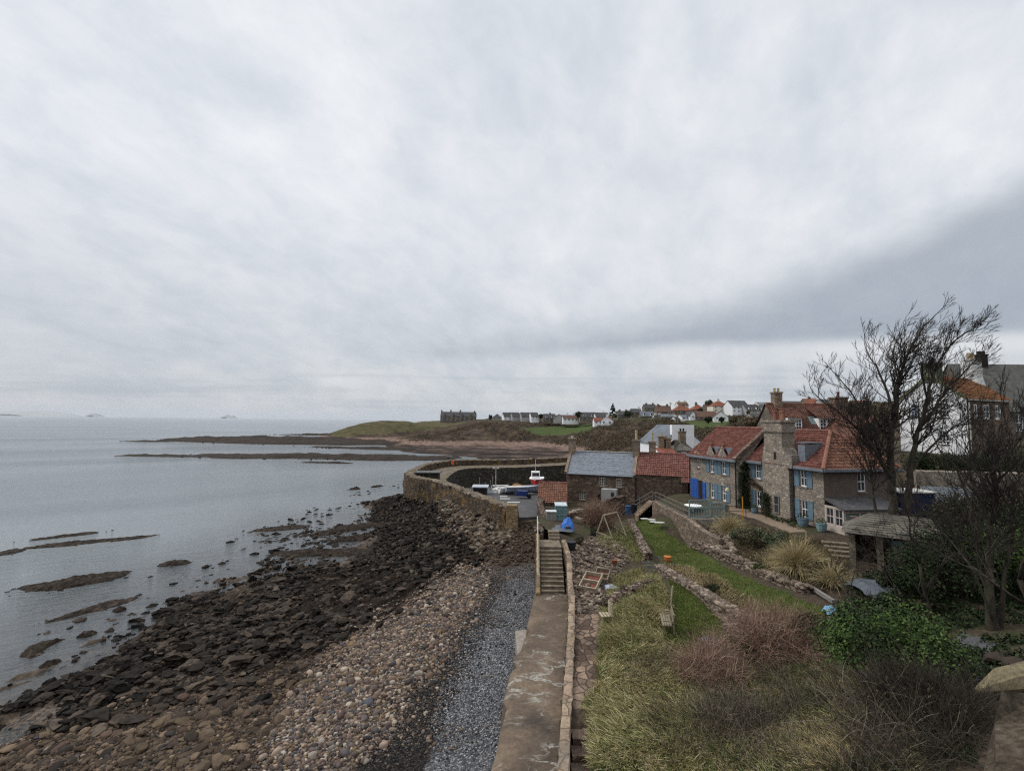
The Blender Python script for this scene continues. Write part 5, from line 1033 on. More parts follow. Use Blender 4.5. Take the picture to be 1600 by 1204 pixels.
r = tile_roof('roof', [(p0.x-.2, 59.7, zE-.1), (p1.x+.2, 59.7, zE-.1), (p1.x+.2, 63.5, zR), (p0.x-.2, 63.5, zR)], M_REDD, t); ridge(r, (p0.x, 63.5, zR+.05), (p1.x, 63.5, zR+.05), M_RED2)
tile_roof('roof', [(p0.x-.2, 67.3, zE-.1), (p1.x+.2, 67.3, zE-.1), (p1.x+.2, 63.5, zR), (p0.x-.2, 63.5, zR)], M_REDD, t)
b = MB(); b.box(p0.x-.3, p1.x+.3, 59.4, 59.75, zE-.35, zE+.02); b.build('gutter_board', M_LEAD, t)
for pa, pb_ in ((1232, 1254), (1280, 1304)):
    a = at_d(pa, 660, 60.5).x; c = at_d(pb_, 660, 60.5).x; q = MB(); q.box(a, c, 60.6, 63, 14.1, 15.75); q = q.build('dormer', M_WHITE, t)
    dm = frame_M((a, 60.6, 0), (1, 0, 0)); 
    for u0, u1 in ((.12, (c-a)/2-.06), ((c-a)/2+.06, c-a-.12)): window(q, dm, u0, u1, 14.3, 15.6, 2, 3, depth=-.05, sill=False, fw=.05, name='casement')
    k = tile_roof('roof', [(a-.25, 60.2, 15.72), (c+.25, 60.2, 15.72), (c+.25, 63.4, 17.4), (a-.25, 63.4, 17.4)], M_REDD, t)
b = MB(); a = at_d(1268, 655, 61).x; b.add([(a, 61.0, 15.0), (a+.9, 61.0, 15.0), (a+.9, 61.9, 15.98), (a, 61.9, 15.98)], [(0, 1, 2, 3)]); b.build('skylight', M_GLASSG, t)
IM = Matrix.Identity(4)
chimney(t, IM, p0.x+1.4, 63.5, 16.5, 19.2, .5, .5, M_KERB, 2, M_POTY, ph=.5); chimney(t, IM, p1.x-.2, 63.5, 15.5, 18.6, .85, .6, M_RUBBLE, 1, m_plain('dark_red_clay', (.12, .03, .025)), ph=.7)
cottage('stone_gable_house', 'brown stone gable of the house between the dormers and the big bare tree', 1335, 1398, 712, 690, 652, 56, M_RUBBLE, M_REDD, 7, gable=True, win=(0, 0), yaw=.3)
# white house on the terrace above the garden
Cw = Vector((47.4, 50, 0)); gd = Vector((-.371, .928, 0)).normalized(); fd = Vector((.928, .371, 0)).normalized()
WH = thing('white_house', Cw+Vector((0, 3, 12)), 'tall white gabled house with an orange pantile roof on the terrace above the hedge', 'house')
wp = lambda g_, f_, z: Cw+gd*g_+fd*f_+Vector((0, 0, z))
GM = Matrix(((-gd.x, -fd.x, 0, (Cw+gd*6.3).x), (-gd.y, -fd.y, 0, (Cw+gd*6.3).y), (0, 0, 1, 0), (0, 0, 0, 1)))   # gable wall, from its far end to the corner
OM_ = Matrix(((fd.x, -gd.x, 0, Cw.x), (fd.y, -gd.y, 0, Cw.y), (0, 0, 1, 0), (0, 0, 0, 1)))
gw = [(1.2, 2.0, 15.9, 17.3), (3.9, 4.75, 15.9, 17.4), (3.7, 4.6, 13.0, 14.4)]
b = MB(GM); panel(b, 6.3, 11, 17.9, gw, .12); b.M = None; b.face(wp(0, 0, 17.9), wp(6.3, 0, 17.9), wp(3.15, 0, 20.4)); b.build('gable_wall', M_WHITEWALL, WH); b = MB(); b.face(wp(0, 8.2, 11), wp(6.3, 8.2, 11), wp(6.3, 8.2, 17.9), wp(3.15, 8.2, 20.4), wp(0, 8.2, 17.9)); b.build('gable_wall', M_WHITEWALL, WH)
fw_ = [(1.2, 2.1, 15.7, 17.3), (2.9, 4.4, 15.7, 17.3), (5.3, 6.6, 15.7, 17.3)]
b = MB(OM_); panel(b, 8.2, 11, 17.9, fw_, .12); b.build('stone_wall', M_RUBBLE, WH)
for w in gw: window(WH, GM, *w, 3, 4, frame=m_plain('pale_blue_paint', (.45, .52, .66)) if w is gw[0] else M_WHITE, fw=.05)
for w in fw_: window(WH, OM_, *w, 2, 2, fw=.12)
r = tile_roof('roof', [wp(-.25, .02, 17.75), wp(-.25, 8.4, 17.75), wp(3.15, 8.4, 20.45), wp(3.15, .02, 20.45)], M_ORANGE, WH)
tile_roof('roof', [wp(6.55, .02, 17.75), wp(6.55, 8.4, 17.75), wp(3.15, 8.4, 20.45), wp(3.15, .02, 20.45)], M_ORANGE, WH)
mm = m_plain('mossy_skew', (.12, .12, .06), .9, .4)
for q_ in ((-.1, 3.2, 20.55), (6.4, 3.1, 20.552)): b = MB(); b.bar(wp(q_[0], -.1, 17.85), wp(q_[1], -.1, q_[2]), .16, .26); b.build('gable_skew', mm, WH)
b = MB(); b.bar(wp(-.2, 0, 17.75), wp(-.2, 8.2, 17.75), .14, .2); b.bar(wp(-.15, .12, 11), wp(-.15, .12, 17.7), .1, .1); b.build('gutter', M_PALE, WH)
q = wp(3.15, .45, 0); WM = Matrix(((fd.x, gd.x, 0, q.x), (fd.y, gd.y, 0, q.y), (0, 0, 1, 0), (0, 0, 0, 1)))
chimney(WH, WM, 0, 0, 19.7, 21.9, .55, .75, m_plain('mossy_render', (.10, .105, .075), .9, .4, 2), 1, M_POTY)
b = MB(WM); b.lathe([(1.25, 19.2), (.95, 20.6), (.93, 22.6), (1.0, 22.62), (1.0, 22.75)], (7.75, 0, 0), 14); c = b.build('round_chimney', m_plain('stained_render', (.52, .52, .49), .9, .35, 1.2), WH, smooth=False)
for k in range(3): b = MB(WM); b.lathe([(.2, 22.75), (.17, 23.5)], (7.3+k*.42, 0, 0), 8); b.build('pot', M_POTY, c)
cottage('dark_slate_house', 'house with a large dark slate roof behind the white terrace house', 1538, 1690, 690, 640, 571, 63, M_STFAR, m_plain('weathered_slate', (.10, .098, .088), .8, .4, 1.2), 9, win=(4, 1), chim=((.36, 4, 1.5, M_DARKW),), potm=M_DARKW)
# ================================================================ VEGETATION KIT
def cards(C, R, n, size, seed=0, flat=0.0, shell=.55, up=.0, aspect=.6):
    """leaf-sized faces spread through ellipsoids: centres C, radii R (N,3), n leaves each"""
    r = np.random.default_rng(seed); N = len(C); n = np.broadcast_to(np.asarray(n), (N,)); idx = np.repeat(np.arange(N), n); m = len(idx)
    d = r.normal(size=(m, 3)); d /= np.linalg.norm(d, axis=1)[:, None]; rad = r.random(m)**(1/3)*(1-shell)+shell*(.75+.3*r.random(m))
    P = C[idx]+d*R[idx]*rad[:, None]
    a = r.normal(size=(m, 3)); a /= np.linalg.norm(a, axis=1)[:, None]; nrm = d*.9+r.normal(size=(m, 3))*.7+np.array([0, 0, up]); b = np.cross(nrm, a); b /= np.linalg.norm(b, axis=1)[:, None]+1e-9; a = np.cross(b, nrm); a /= np.linalg.norm(a, axis=1)[:, None]+1e-9
    s = (size*r.uniform(.6, 1.4, m))[:, None]
    V = np.stack([P-a*s*.5, P+b*s*.5*aspect, P+a*s*.6, P-b*s*.5*aspect], 1)
    return V.reshape(-1, 3), np.arange(m*4).reshape(m, 4)
def join(*VF):
    V = []; Fs = []; o = 0
    for v, f in VF: V.append(v); Fs.append(f+o); o += len(v)
    return np.concatenate(V), np.concatenate(Fs)
def ribbons(P, D, L, w, seed=0, seg=4, droop=.3, curl=.25, tip=.25):
    """thin bent stalks from P (N,3) towards D, as tapering strips"""
    r = np.random.default_rng(seed); n = len(P); D = D/np.linalg.norm(D, axis=1)[:, None]; L = np.broadcast_to(L, (n,)); w = np.broadcast_to(w, (n,))
    side = np.cross(D, r.normal(size=(n, 3))); side /= np.linalg.norm(side, axis=1)[:, None]+1e-9; cu = r.normal(size=(n, 3))*curl; p = P.copy(); d = D.copy(); rows = []
    for k in range(seg+1):
        f = 1-(1-tip)*k/seg; rows.append(np.stack([p-side*(w*f)[:, None]/2, p+side*(w*f)[:, None]/2], 1))
        p = p+d*(L/seg)[:, None]; d = d+cu/seg+np.array([0, 0, -droop/seg]); d /= np.linalg.norm(d, axis=1)[:, None]
    V = np.stack(rows, 1); base = (np.arange(n)*(seg+1)*2)[:, None, None]; k = np.arange(seg)[None, :, None]*2
    Fq = base+k+np.array([0, 1, 3, 2])[None, None]
    return V.reshape(-1, 3), Fq.reshape(-1, 4)
LEAFC = dict(
 green=[(0.024, 0.048, 0.010), (0.042, 0.075, 0.016), (0.062, 0.10, 0.024), (0.016, 0.030, 0.008), (0.085, 0.125, 0.034), (0.03, 0.05, 0.015)],
 dark=[(0.010, 0.018, 0.007), (0.018, 0.030, 0.011), (0.028, 0.044, 0.016), (0.013, 0.020, 0.009), (0.04, 0.055, 0.022)],
 greyg=[(0.05, 0.062, 0.035), (0.08, 0.095, 0.06), (0.12, 0.135, 0.085), (0.035, 0.045, 0.025), (0.16, 0.17, 0.115)],
 brown=[(0.07, 0.052, 0.035), (0.115, 0.084, 0.056), (0.05, 0.038, 0.028), (0.16, 0.12, 0.08), (0.085, 0.07, 0.04)],
 scrub=[(0.05, 0.036, 0.027), (0.085, 0.06, 0.042), (0.125, 0.094, 0.06), (0.06, 0.06, 0.03), (0.03, 0.025, 0.022), (0.10, 0.09, 0.045), (0.15, 0.115, 0.08)],
 red=[(0.17, 0.095, 0.072), (0.23, 0.14, 0.10), (0.11, 0.065, 0.05), (0.27, 0.18, 0.135), (0.18, 0.125, 0.09), (0.33, 0.25, 0.19)],
 straw=[(0.30, 0.235, 0.115), (0.38, 0.31, 0.17), (0.22, 0.165, 0.08), (0.45, 0.385, 0.24), (0.17, 0.13, 0.065)],
 mead=[(0.25, 0.23, 0.105), (0.34, 0.295, 0.155), (0.155, 0.165, 0.055), (0.44, 0.38, 0.225), (0.10, 0.125, 0.038), (0.21, 0.205, 0.085), (0.39, 0.335, 0.185)],
 lawn=[(0.055, 0.072, 0.017), (0.082, 0.102, 0.027), (0.108, 0.126, 0.038), (0.15, 0.155, 0.06), (0.042, 0.058, 0.013)],
 twig=[(0.030, 0.025, 0.020), (0.045, 0.037, 0.030), (0.06, 0.05, 0.038), (0.022, 0.019, 0.016)],
 deadt=[(0.10, 0.08, 0.06), (0.15, 0.125, 0.095), (0.07, 0.055, 0.042), (0.05, 0.04, 0.03), (0.20, 0.17, 0.13)])
LM = {k: m_island('leaf_'+k, v, .75 if k in ('green', 'dark') else .9, .2, 3.0, .12 if k in ('green', 'dark') else .03) for k, v in LEAFC.items()}
def m_bark():
    m, t, P, I, g = new_mat('bark'); n = noise(t, scaled(t, P, 1, 1, .3), 7, 6, .7); n2 = noise(t, P, .8, 4, .6)
    c = ramp(t, n, [(0.3, (0.022, 0.019, 0.016)), (0.55, (0.055, 0.046, 0.037)), (0.75, (0.11, 0.095, 0.072))])
    c = mixc(t, mth(t, 'MULTIPLY', sstep(t, n2, .5, .7), .45), c, (0.06, 0.065, 0.035)); return finish(m, t, c, .95, n, .03, .9, .1)
M_BARK = m_bark(); M_TWIG = m_plain('twig_bark', (0.030, 0.025, 0.021), .95, .3, 2)
def bare_tree(name, label, base, stems, H, seed, wind=(0.25, 0, 0), tw=.014, split=3, lean=.5, r0=.22, levels=5, up=.25, group=None, cat='tree', twigs=True, twk=5, spread=.62, tmat=None):
    """tapered trunk, limbs and twigs; the fine twigs are the crown"""
    R = random.Random(seed); t = thing(name, base, label, cat, group); tr = MB(); lim = MB(); tip = []; wind = Vector(wind)
    def grow(p, d, L, r, lv, b):
        n = max(3, int(4-lv*.3)); pts = [p]; q = p.copy(); dd = d.copy()
        for k in range(n):
            dd = (dd+Vector((R.gauss(0, .07), R.gauss(0, .07), R.gauss(0, .05)))*(1+.15*lv)+Vector((0, 0, up*.25))+wind*(.10*lv)).normalized(); q = q+dd*(L/n); pts.append(q)
        e = r*(.66 if lv else .72); rad = [r+(e-r)*k/n for k in range(n+1)]; b.tube(pts, rad, 7 if lv < 2 else (5 if lv < 3 else 3), cap=lv < 2)
        if lv >= levels: tip.append((pts[-1], dd)); return
        kids = split if lv else split+1
        for k in range(kids):
            f = 1.0 if k == 0 else R.uniform(.35, 1.0); j = min(n-1, int(f*n-1e-6)); src = pts[j].lerp(pts[j+1], f*n-j) if k else pts[-1]
            a = R.uniform(0, 2*math.pi); s = dd.cross(Vector((math.cos(a), math.sin(a), .3))).normalized(); an = R.uniform(.25, .5) if k == 0 else R.uniform(.55, 1.0)
            nd_ = (dd*math.cos(an*spread*1.4)+s*math.sin(an*spread*1.4)).normalized()
            grow(src, nd_, L*R.uniform(.62, .85)*(1 if k == 0 else .88), rad[j+1]*(.85 if k == 0 else R.uniform(.5, .72)), lv+1, lim if lv >= 1 else tr)
            tip.append((src, nd_)) if lv >= levels-1 else None
    for dx, dy, ln, rr in stems:
        d = Vector((dx*lean, dy*lean, 1)).normalized(); grow(Vector(base)+Vector((dx*rr*1.2, dy*rr*1.2, -.3)), d, H*ln, rr, 0, tr)
    tr.build('trunk', M_BARK, t, smooth=True); lim.build('limbs', M_BARK, t, smooth=True)
    if twigs:
        P = np.array([p[:] for p, d in tip]); D = np.array([d[:] for p, d in tip]); k = twk; r = np.random.default_rng(seed); P = np.repeat(P, k, 0)
        D = np.repeat(D, k, 0)+r.normal(0, .6, (len(P), 3))+np.array(wind)*.35+np.array([0, 0, up]); L = r.uniform(.35, 1.0, len(P))*min(H*.07, .7)
        mesh_np('crown', *ribbons(P, D, L, tw, seed, 3, -.15, .5), tmat or M_TWIG, t)
    return t
# scrub on the far banks
r = np.random.default_rng(5); n = 60000; X = r.uniform(-60, 300, n); Y = r.uniform(112, 345, n); Z = FT(X, Y); px, py = pixels(np.stack([X, Y, Z], 1))
ok = (Z > 2.6) & (px > 620) & (px < 1650) & (py > 630) & (fbm(X*.05, Y*.05, 3, 91)+r.uniform(-.2, .2, n)+.05*(px > 880) > np.where(px < 880, .46, .43)) & ~inpoly(px, py, [(815, 669), (930, 662), (925, 673), (880, 681), (840, 681)]) & ~inpoly(px, py, [(1060, 658), (1140, 656), (1140, 668), (1090, 672)]) & ~inpoly(px, py, [(515, 690), (520, 672), (552, 656), (690, 652), (735, 660), (690, 668), (640, 674), (560, 679)])
ok &= (r.random(n) < np.clip(170/Y, .4, 1)) & ~((Y > 262) & (py < 662) & (r.random(n) < .72))
C = np.stack([X, Y, Z], 1)[ok][:8500]; rr = r.uniform(.6, 1.7, len(C))*np.clip(C[:, 1]/200, .7, 1.3); rr[C[:, 1] > 240] *= .7; C[:, 2] += rr*.35
V, Fc = cards(C, np.stack([rr, rr, rr*.85], 1), 26, .42, 6, shell=.7); mesh = mesh_np('scrub', V, Fc, LM['scrub'], keep=True); mesh['kind'] = 'stuff'
n = 2600; X = r.uniform(20, 130, n); Y = r.uniform(66, 135, n); Z = FT(X, Y); px, py = pixels(np.stack([X, Y, Z], 1)); ok = (px > 880) & (px < 1700) & (Z > 2.8) & ((px < 1400) | (Y > 84)) & ~((px > 1015) & (px < 1110) & (Y < 112)) & ~((px > 1200) & (px < 1420) & (Y < 78)) & (Y > 76)
C = np.stack([X, Y, Z], 1)[ok]; rr = r.uniform(.7, 1.5, len(C)); C[:, 2] += rr*.3
mesh = mesh_np('scrub', *cards(C, np.stack([rr, rr, rr*.8], 1), 60, .3, 7, shell=.7), LM['scrub'], keep=True); mesh['kind'] = 'stuff'
def far_tree(label, px, yb, yt, d, wpx, kind, seed, conifer=False, name='tree'):
    base = at_d(px, yb, d); h = (yb-yt)*d/F; w = wpx*d/F/2; t = thing(name, base, label, 'tree'); r = np.random.default_rng(seed)
    b = MB(); b.tube([base+Vector((0, 0, -1)), base+Vector((0, 0, h*.6))], [.3, .12], 6); b.build('trunk', M_BARK, t)
    if conifer:
        k = 46; f = r.random(k)**.8; a = r.uniform(0, 6.28, k); q = w*(1-f)**.8*r.uniform(.4, 1.0, k); C = np.stack([base.x+q*np.cos(a), base.y+q*np.sin(a), base.z+h*(.12+.86*f)], 1); R_ = np.stack([w*.30*(1.1-f), w*.30*(1.1-f), h*.035*np.ones(k)], 1); n, s = 60, .5
    else:
        k = 22; dv = r.normal(size=(k, 3)); dv /= np.linalg.norm(dv, axis=1)[:, None]; C = np.array(base)+np.array([0, 0, h*.58])+dv*np.array([w*.72, w*.72, h*.30])*r.uniform(.4, 1, (k, 1)); R_ = np.ones((k, 3))*w*.36; n, s = 70, .45
    mesh_np('crown', *cards(C, R_, n, s, seed, shell=.5), LM[kind], t)
far_tree('tall ragged conifer standing above the white cottage on the hill', 957.5, 656, 630, 266, 17, 'dark', 1, True, 'conifer')
for i, a in enumerate([('dark rounded tree between the row of four and the dark roofed bungalow', 845, 657, 645, 352, 9, 'dark'), ('bare grey tree beside the low hip roofed house', 766, 658, 646, 378, 8, 'brown'), ('leafy dark tree between the pinkish roofed house and the long dark roofs', 904, 656, 641, 322, 12, 'dark'), ('broad dark tree on the uphill side of the conifer', 981, 655, 640, 290, 18, 'dark'),
      ('round tree at the top of the hill behind the mossy roofed house', 1030, 640, 632, 300, 8, 'dark'), ('grey windswept tree behind the cream villa', 1108, 636, 624, 270, 14, 'greyg'), ('round dark bush in front of the second red roof', 1094, 648, 637, 255, 11, 'dark'), ('dark bush at the corner of the white dark roofed house', 1171, 650, 640, 240, 9, 'dark'),
      ('round dark bush below the brown roofed house', 1107, 662, 650, 215, 14, 'dark'), ('dark bush in front of the broad white gable', 1128, 661, 651, 212, 10, 'dark'), ('pale brown bush on the road bank left of the chimney', 1146, 662, 651, 180, 16, 'brown'), ('dense brown thicket tree right behind the red ridge', 1175, 668, 652, 140, 30, 'brown'), ('low dark trees in a clump by the ridge houses', 1217, 645, 634, 220, 12, 'dark'), ('dark tree behind the skylight house', 1330, 655, 626, 110, 30, 'brown')]): far_tree(*a, seed=20+i)

for px, yb, yt, d, lb in ((1048, 656, 628, 235, 'tall thin utility pole between the white dark roofed house and the lower road'), (1063, 652, 631, 250, 'thin utility pole in front of the first red roofed house'), (1192, 660, 636, 190, 'pole with a pale sign plate near the dark roofed extension')):
    q = at_d(px, yb, d); t = thing('utility_pole', q, lb, 'pole'); h_ = (yb-yt)*d/F; b = MB(); b.tube([q-Vector((0, 0, 1)), q+Vector((0, 0, h_))], [.16, .11], 6); b.build('pole', M_GREYWOOD, t); b = MB()
    if px > 1100: b.box(q.x-.75, q.x+.75, q.y-.2, q.y-.15, q.z+h_*.45, q.z+h_*.95); b.build('sign_plate', M_PALE, t)
    else: b.box(q.x-.8, q.x+.8, q.y-.06, q.y+.06, q.z+h_*.9, q.z+h_*.94); b.build('cross_arm', M_GREYWOOD, t)
# ================================================================ THE GARDEN
def gz(x, y): return float(gh(np.array([x]), np.array([y]))[0])
def on_ground(px, py, z0=5.5):
    """the garden surface seen at a place of the survey picture"""
    p = at_z(px, py, z0)
    for _ in range(12): p = at_z(px, py, gz(p.x, p.y))
    return p
def gpick(poly, n, seed, wob=6, dens=None):
    r = np.random.default_rng(seed); w = [at_z(p[0], p[1], z) for p in poly for z in (4.2, 6.8)]; x0, x1 = min(p.x for p in w)-1, max(p.x for p in w)+1; y0, y1 = max(2, min(p.y for p in w)-1), min(75, max(p.y for p in w)+1); out = []; tot = 0; it = 0
    while tot < n and it < 60:
        it += 1; x = r.uniform(x0, x1, n*2); y = r.uniform(y0, y1, n*2); z = gh(x, y); px, py = pixels(np.stack([x, y, z], 1)); k = soft(px, py, poly, wob) & (x > wall_right(y)+.05)
        if dens is not None: k &= r.random(len(x)) < dens(x, y)
        out.append(np.stack([x, y, z], 1)[k]); tot += k.sum()
    return np.concatenate(out)[:n]
def stuff(name, VF, mat): return tag(mesh_np(name, *VF, mat, keep=True), kind='stuff')
# ---- walls of the garden
tw = lambda px, py, z, dz=0: at_z(px, py, z)+Vector((0, 0, dz))
M_RUBBLE2 = m_stone('rubble_mixed', SAND, (.36, .36, .22), (.16, .13, .10), .07, .05)
TW = thing('terrace_wall', (15.4, 45, 5), 'mortared stone retaining wall holding up the terrace of the blue shuttered house', 'retaining wall')
strip('wall', [(15.2, 51.6, 6.75), (15.4, 47, 6.7), (15.65, 42.8, 6.65), (16.0, 40.4, 6.2), (16.6, 38.6, 5.9)], .5, lambda x, y: 3.8, M_RUBBLE2, TW, .35, .03, 11, smoothp=True)
strip('return_wall', [(15.7, 42.9, 6.65), (17.5, 43.2, 6.6), (19.2, 43.6, 6.6)], .45, lambda x, y: 4.8, M_GREYST, TW, .35, .03, 12)
def railing(label, P, h=1.0, step=1.3, name='railing', mat=None, bars=2):
    t = thing(name, P[0], label, 'railing'); L = resample(P, step, False); b = MB()
    for k in range(bars): b.tube([p+Vector((0, 0, h*(1-k*.42))) for p in L], .026, 5, cap=True)
    b.build('rails', mat or M_METAL, t)
    for p in L: q = MB(); q.tube([p, p+Vector((0, 0, h))], .028, 5); q.build('post', mat or M_METAL, t)
railing('grey metal railing along the top of the terrace wall', [Vector((15.25, 51.4, 6.7)), Vector((15.65, 42.9, 6.65))], bars=3)
railing('sloping handrail beside the flight of steps up to the terrace', [Vector((13.6, 54.0, 5.2)), Vector((15.1, 51.8, 6.7))], step=1.0)
railing('plain metal railing along the bed in front of the house wall', [Vector((19.3, 43.7, 6.6)), Vector((22.6, 43.2, 6.6))], bars=2, mat=M_GUT)
LT = thing('lattice_screen', (15.9, 42.9, 6.65), 'teal painted lattice screen standing at the corner of the terrace', 'screen')
def lattice(u0, u1, z0, z1, o, ax):
    M = frame_M(o, ax); b = MB(M)
    for z in (z0, z0+.75, z1): b.box(u0, u1, -.03, .03, z-.035, z+.035)
    for u in (u0, u1): b.box(u-.04, u+.04, -.035, .035, z0-.1, z1+.05)
    n = int((u1-u0)/.16)
    for k in range(n): b.box(u0+(k+.5)*.16-.012, u0+(k+.5)*.16+.012, -.015, .015, z0, z0+.72)
    s = z1-z0-.78
    for k in range(-4, int((u1-u0)/.25)+1):
        for sg in (1, -1):
            a, c = u0+k*.25, u0+k*.25+s; lo, hi = max(a, u0), min(c, u1)
            if hi <= lo: continue
            za, zb = z0+.78+(lo-a), z0+.78+(hi-a)
            if sg < 0: za, zb = z1-(za-z0-.78), z1-(zb-z0-.78)
            b.bar((lo, .01*sg, za), (hi, .01*sg, zb), .022, .012)
    return b
lattice(0, 2.1, 6.75, 8.2, (15.7, 42.85, 0), (.97, .22, 0)).build('panel', M_TEAL, LT); lattice(2.16, 3.5, 6.75, 7.9, (15.7, 42.85, 0), (.97, .22, 0)).build('panel', M_TEAL, LT)
ST = thing('terrace_steps', (14.5, 53, 5), 'short flight of stone steps rising to the terrace beside the red roofed wing', 'steps')
b = MB()
for k in range(9): b.box(13.5+k*.19, 15.3, 52.0, 53.5-k*.01, 4.4+.001*k, 5.1+k*.175)
b.build('treads', M_KERB, ST)
strip_z = lambda dz: (lambda x, y: gz(x, y)-dz)
DW = thing('drystone_wall', on_ground(1080, 925), 'long drystone retaining wall between the upper lawn and the lower lawn', 'drystone wall')
wl1 = [on_ground(986, 818)+Vector((0, 0, .45)), on_ground(996, 840)+Vector((0, 0, .5)), on_ground(1006, 862)+Vector((0, 0, .55)), Vector(on_ground(1013, 876))+Vector((0, 0, .6))]
wl2 = [at_z(1029, 882, 4.95), at_z(1058, 899, 5.1), at_z(1098, 921, 5.25), at_z(1135, 944, 5.35), at_z(1162, 962, 5.4), at_z(1170, 985, 5.1)]
strip('wall', wl1, .5, lambda x, y: gz(x, y)-.5, M_DRY, DW, .25, .05, 13); strip('wall', wl2, .6, lambda x, y: 4.0, M_DRY, DW, .22, .06, 14)
def wall_stones(name, line, n, seed, z0, par, sz=(.10, .22), width=.62, top=True):
    L = resample(line, .1); r = np.random.default_rng(seed); i = r.integers(0, len(L)-1, n); Q = np.array([L[k][:] for k in i]); D = np.array([(L[k+1]-L[k])[:] for k in i]); D[:, 2] = 0; D /= np.linalg.norm(D, axis=1)[:, None]; Sd = np.stack([-D[:, 1], D[:, 0], D[:, 2]*0], 1)
    f = r.random(n); side = np.where(r.random(n) < .8, -1, 1)
    P = Q+Sd*np.abs(width/2*.93)*(-side[:, None])*-1; P[:, 2] = z0+(Q[:, 2]-z0)*f
    tp = r.random(n) < (.22 if top else 0); P[tp] = Q[tp]+Sd[tp]*r.uniform(-width/2, width/2, (tp.sum(), 1)); P[tp, 2] = Q[tp, 2]-.03
    T = np.array(stone_templates(ICO2, 8, .24, seed)); tv = T[r.integers(0, 8, n)]; s = r.uniform(*sz, n); ax = np.stack([s*r.uniform(.9, 1.5, n), s*r.uniform(.6, .9, n), s*r.uniform(.4, .65, n)], 1); tv = tv*ax[:, None, :]
    V = tv[..., 0:1]*D[:, None]+tv[..., 1:2]*Sd[:, None]+tv[..., 2:3]*np.array([0, 0, 1.0])+P[:, None]
    return mesh_np(name, V.reshape(-1, 3), (ICO2[1][None]+(np.arange(n)*len(ICO2[0]))[:, None, None]).reshape(-1, 3), M_WSTONE, par)
M_WSTONE = m_island('wall_stone', [(0.075, 0.055, 0.043), (0.12, 0.088, 0.066), (0.05, 0.04, 0.034), (0.16, 0.122, 0.092), (0.095, 0.075, 0.06), (0.21, 0.165, 0.125), (0.13, 0.105, 0.085), (0.26, 0.21, 0.16)], .92, .35, 5, .15, .03)
wall_stones('stones', wl2, 2600, 21, 4.2, DW)['kind'] = 'stuff'; wall_stones('stones', wl1, 900, 22, 4.5, DW, (.08, .17), .52)['kind'] = 'stuff'
bl = [on_ground(1090, 850), on_ground(1130, 868), on_ground(1165, 884), on_ground(1215, 908), on_ground(1262, 926)]
BL = thing('border_stones', bl[2], 'low ragged stone edging between the upper lawn and the planted bank', 'stone edging')
bl2 = [p+Vector((0, 0, .35)) for p in bl]; strip('wall', bl2, .5, lambda x, y: gz(x, y)-.4, M_DRY, BL, .3, .07, 15); wall_stones('stones', bl2, 1000, 23, 4.6, BL, (.09, .24), .7)['kind'] = 'stuff'
lw = [on_ground(1022, 908)+Vector((0, 0, .15)), on_ground(998, 918)+Vector((0, 0, .3)), on_ground(975, 932)+Vector((0, 0, .35)), on_ground(955, 944)+Vector((0, 0, .35)), on_ground(944, 952)+Vector((0, 0, .3))]
tag(strip('rock_edge', lw, .55, lambda x, y: gz(x, y)-.4, M_DRY, None, .25, .09, 16), 'dark crumbling rock edge where the long grass meets the rubble patch', 'rock edge')
gw_ = [Vector((5.2, 46, 6.35)), Vector((8.5, 51, 6.0)), Vector((11.0, 55.5, 6.2)), Vector((13.4, 57.5, 6.4))]
tag(strip('garden_wall', gw_, .45, lambda x, y: gz(x, y)-.5, M_DRY, None, .35, .06, 17), 'stone garden wall in front of the slate roofed house', 'garden wall')
rw = [Vector((37, 44.5, 10.9)), Vector((43, 43.0, 10.9)), Vector((52, 41.5, 11.0)), Vector((66, 40, 11.2))]
tag(strip('terrace_retaining_wall', rw, .6, lambda x, y: 6.2, M_GREYST, None, .6, .06, 18), 'tall brown retaining wall under the dark hedge', 'retaining wall')
# steps right of the kerb at the near end
NSF = thing('garden_steps', (1.9, 14.5, 4), 'dark sunken steps beside the kerb at the near end of the garden path', 'steps')
b = MB()
for k in range(7): y = 17.2-k*.52; x0 = float(np.interp(y, [5, 13.9, 27.9], [.55, 1.66, 3.68])); b.box(x0, x0+.62, y-.52, y, 2.5, 4.55-k*.19)
b.build('treads', M_RUBBLE, NSF)
# wooden steps between the lawns
WS = thing('wooden_steps', on_ground(1018, 890), 'little flight of grey timber steps through the drystone wall', 'steps')
p0 = at_z(1009, 897, 4.62); p1 = at_z(1028, 897, 4.62); ax = (p1-p0); L_ = ax.length; M = frame_M((p0.x, p0.y, 0), ax); 
for k in range(4): b = MB(M); b.box(0, L_, -.28-k*.27+.27, .0-k*.27+.0+.02, 4.62+k*.19, 4.68+k*.19); b.box(.02, L_-.02, -.02-k*.27, .0-k*.27, 4.5+k*.19, 4.62+k*.19-.002); b.build('tread', M_GREYWOOD, WS)
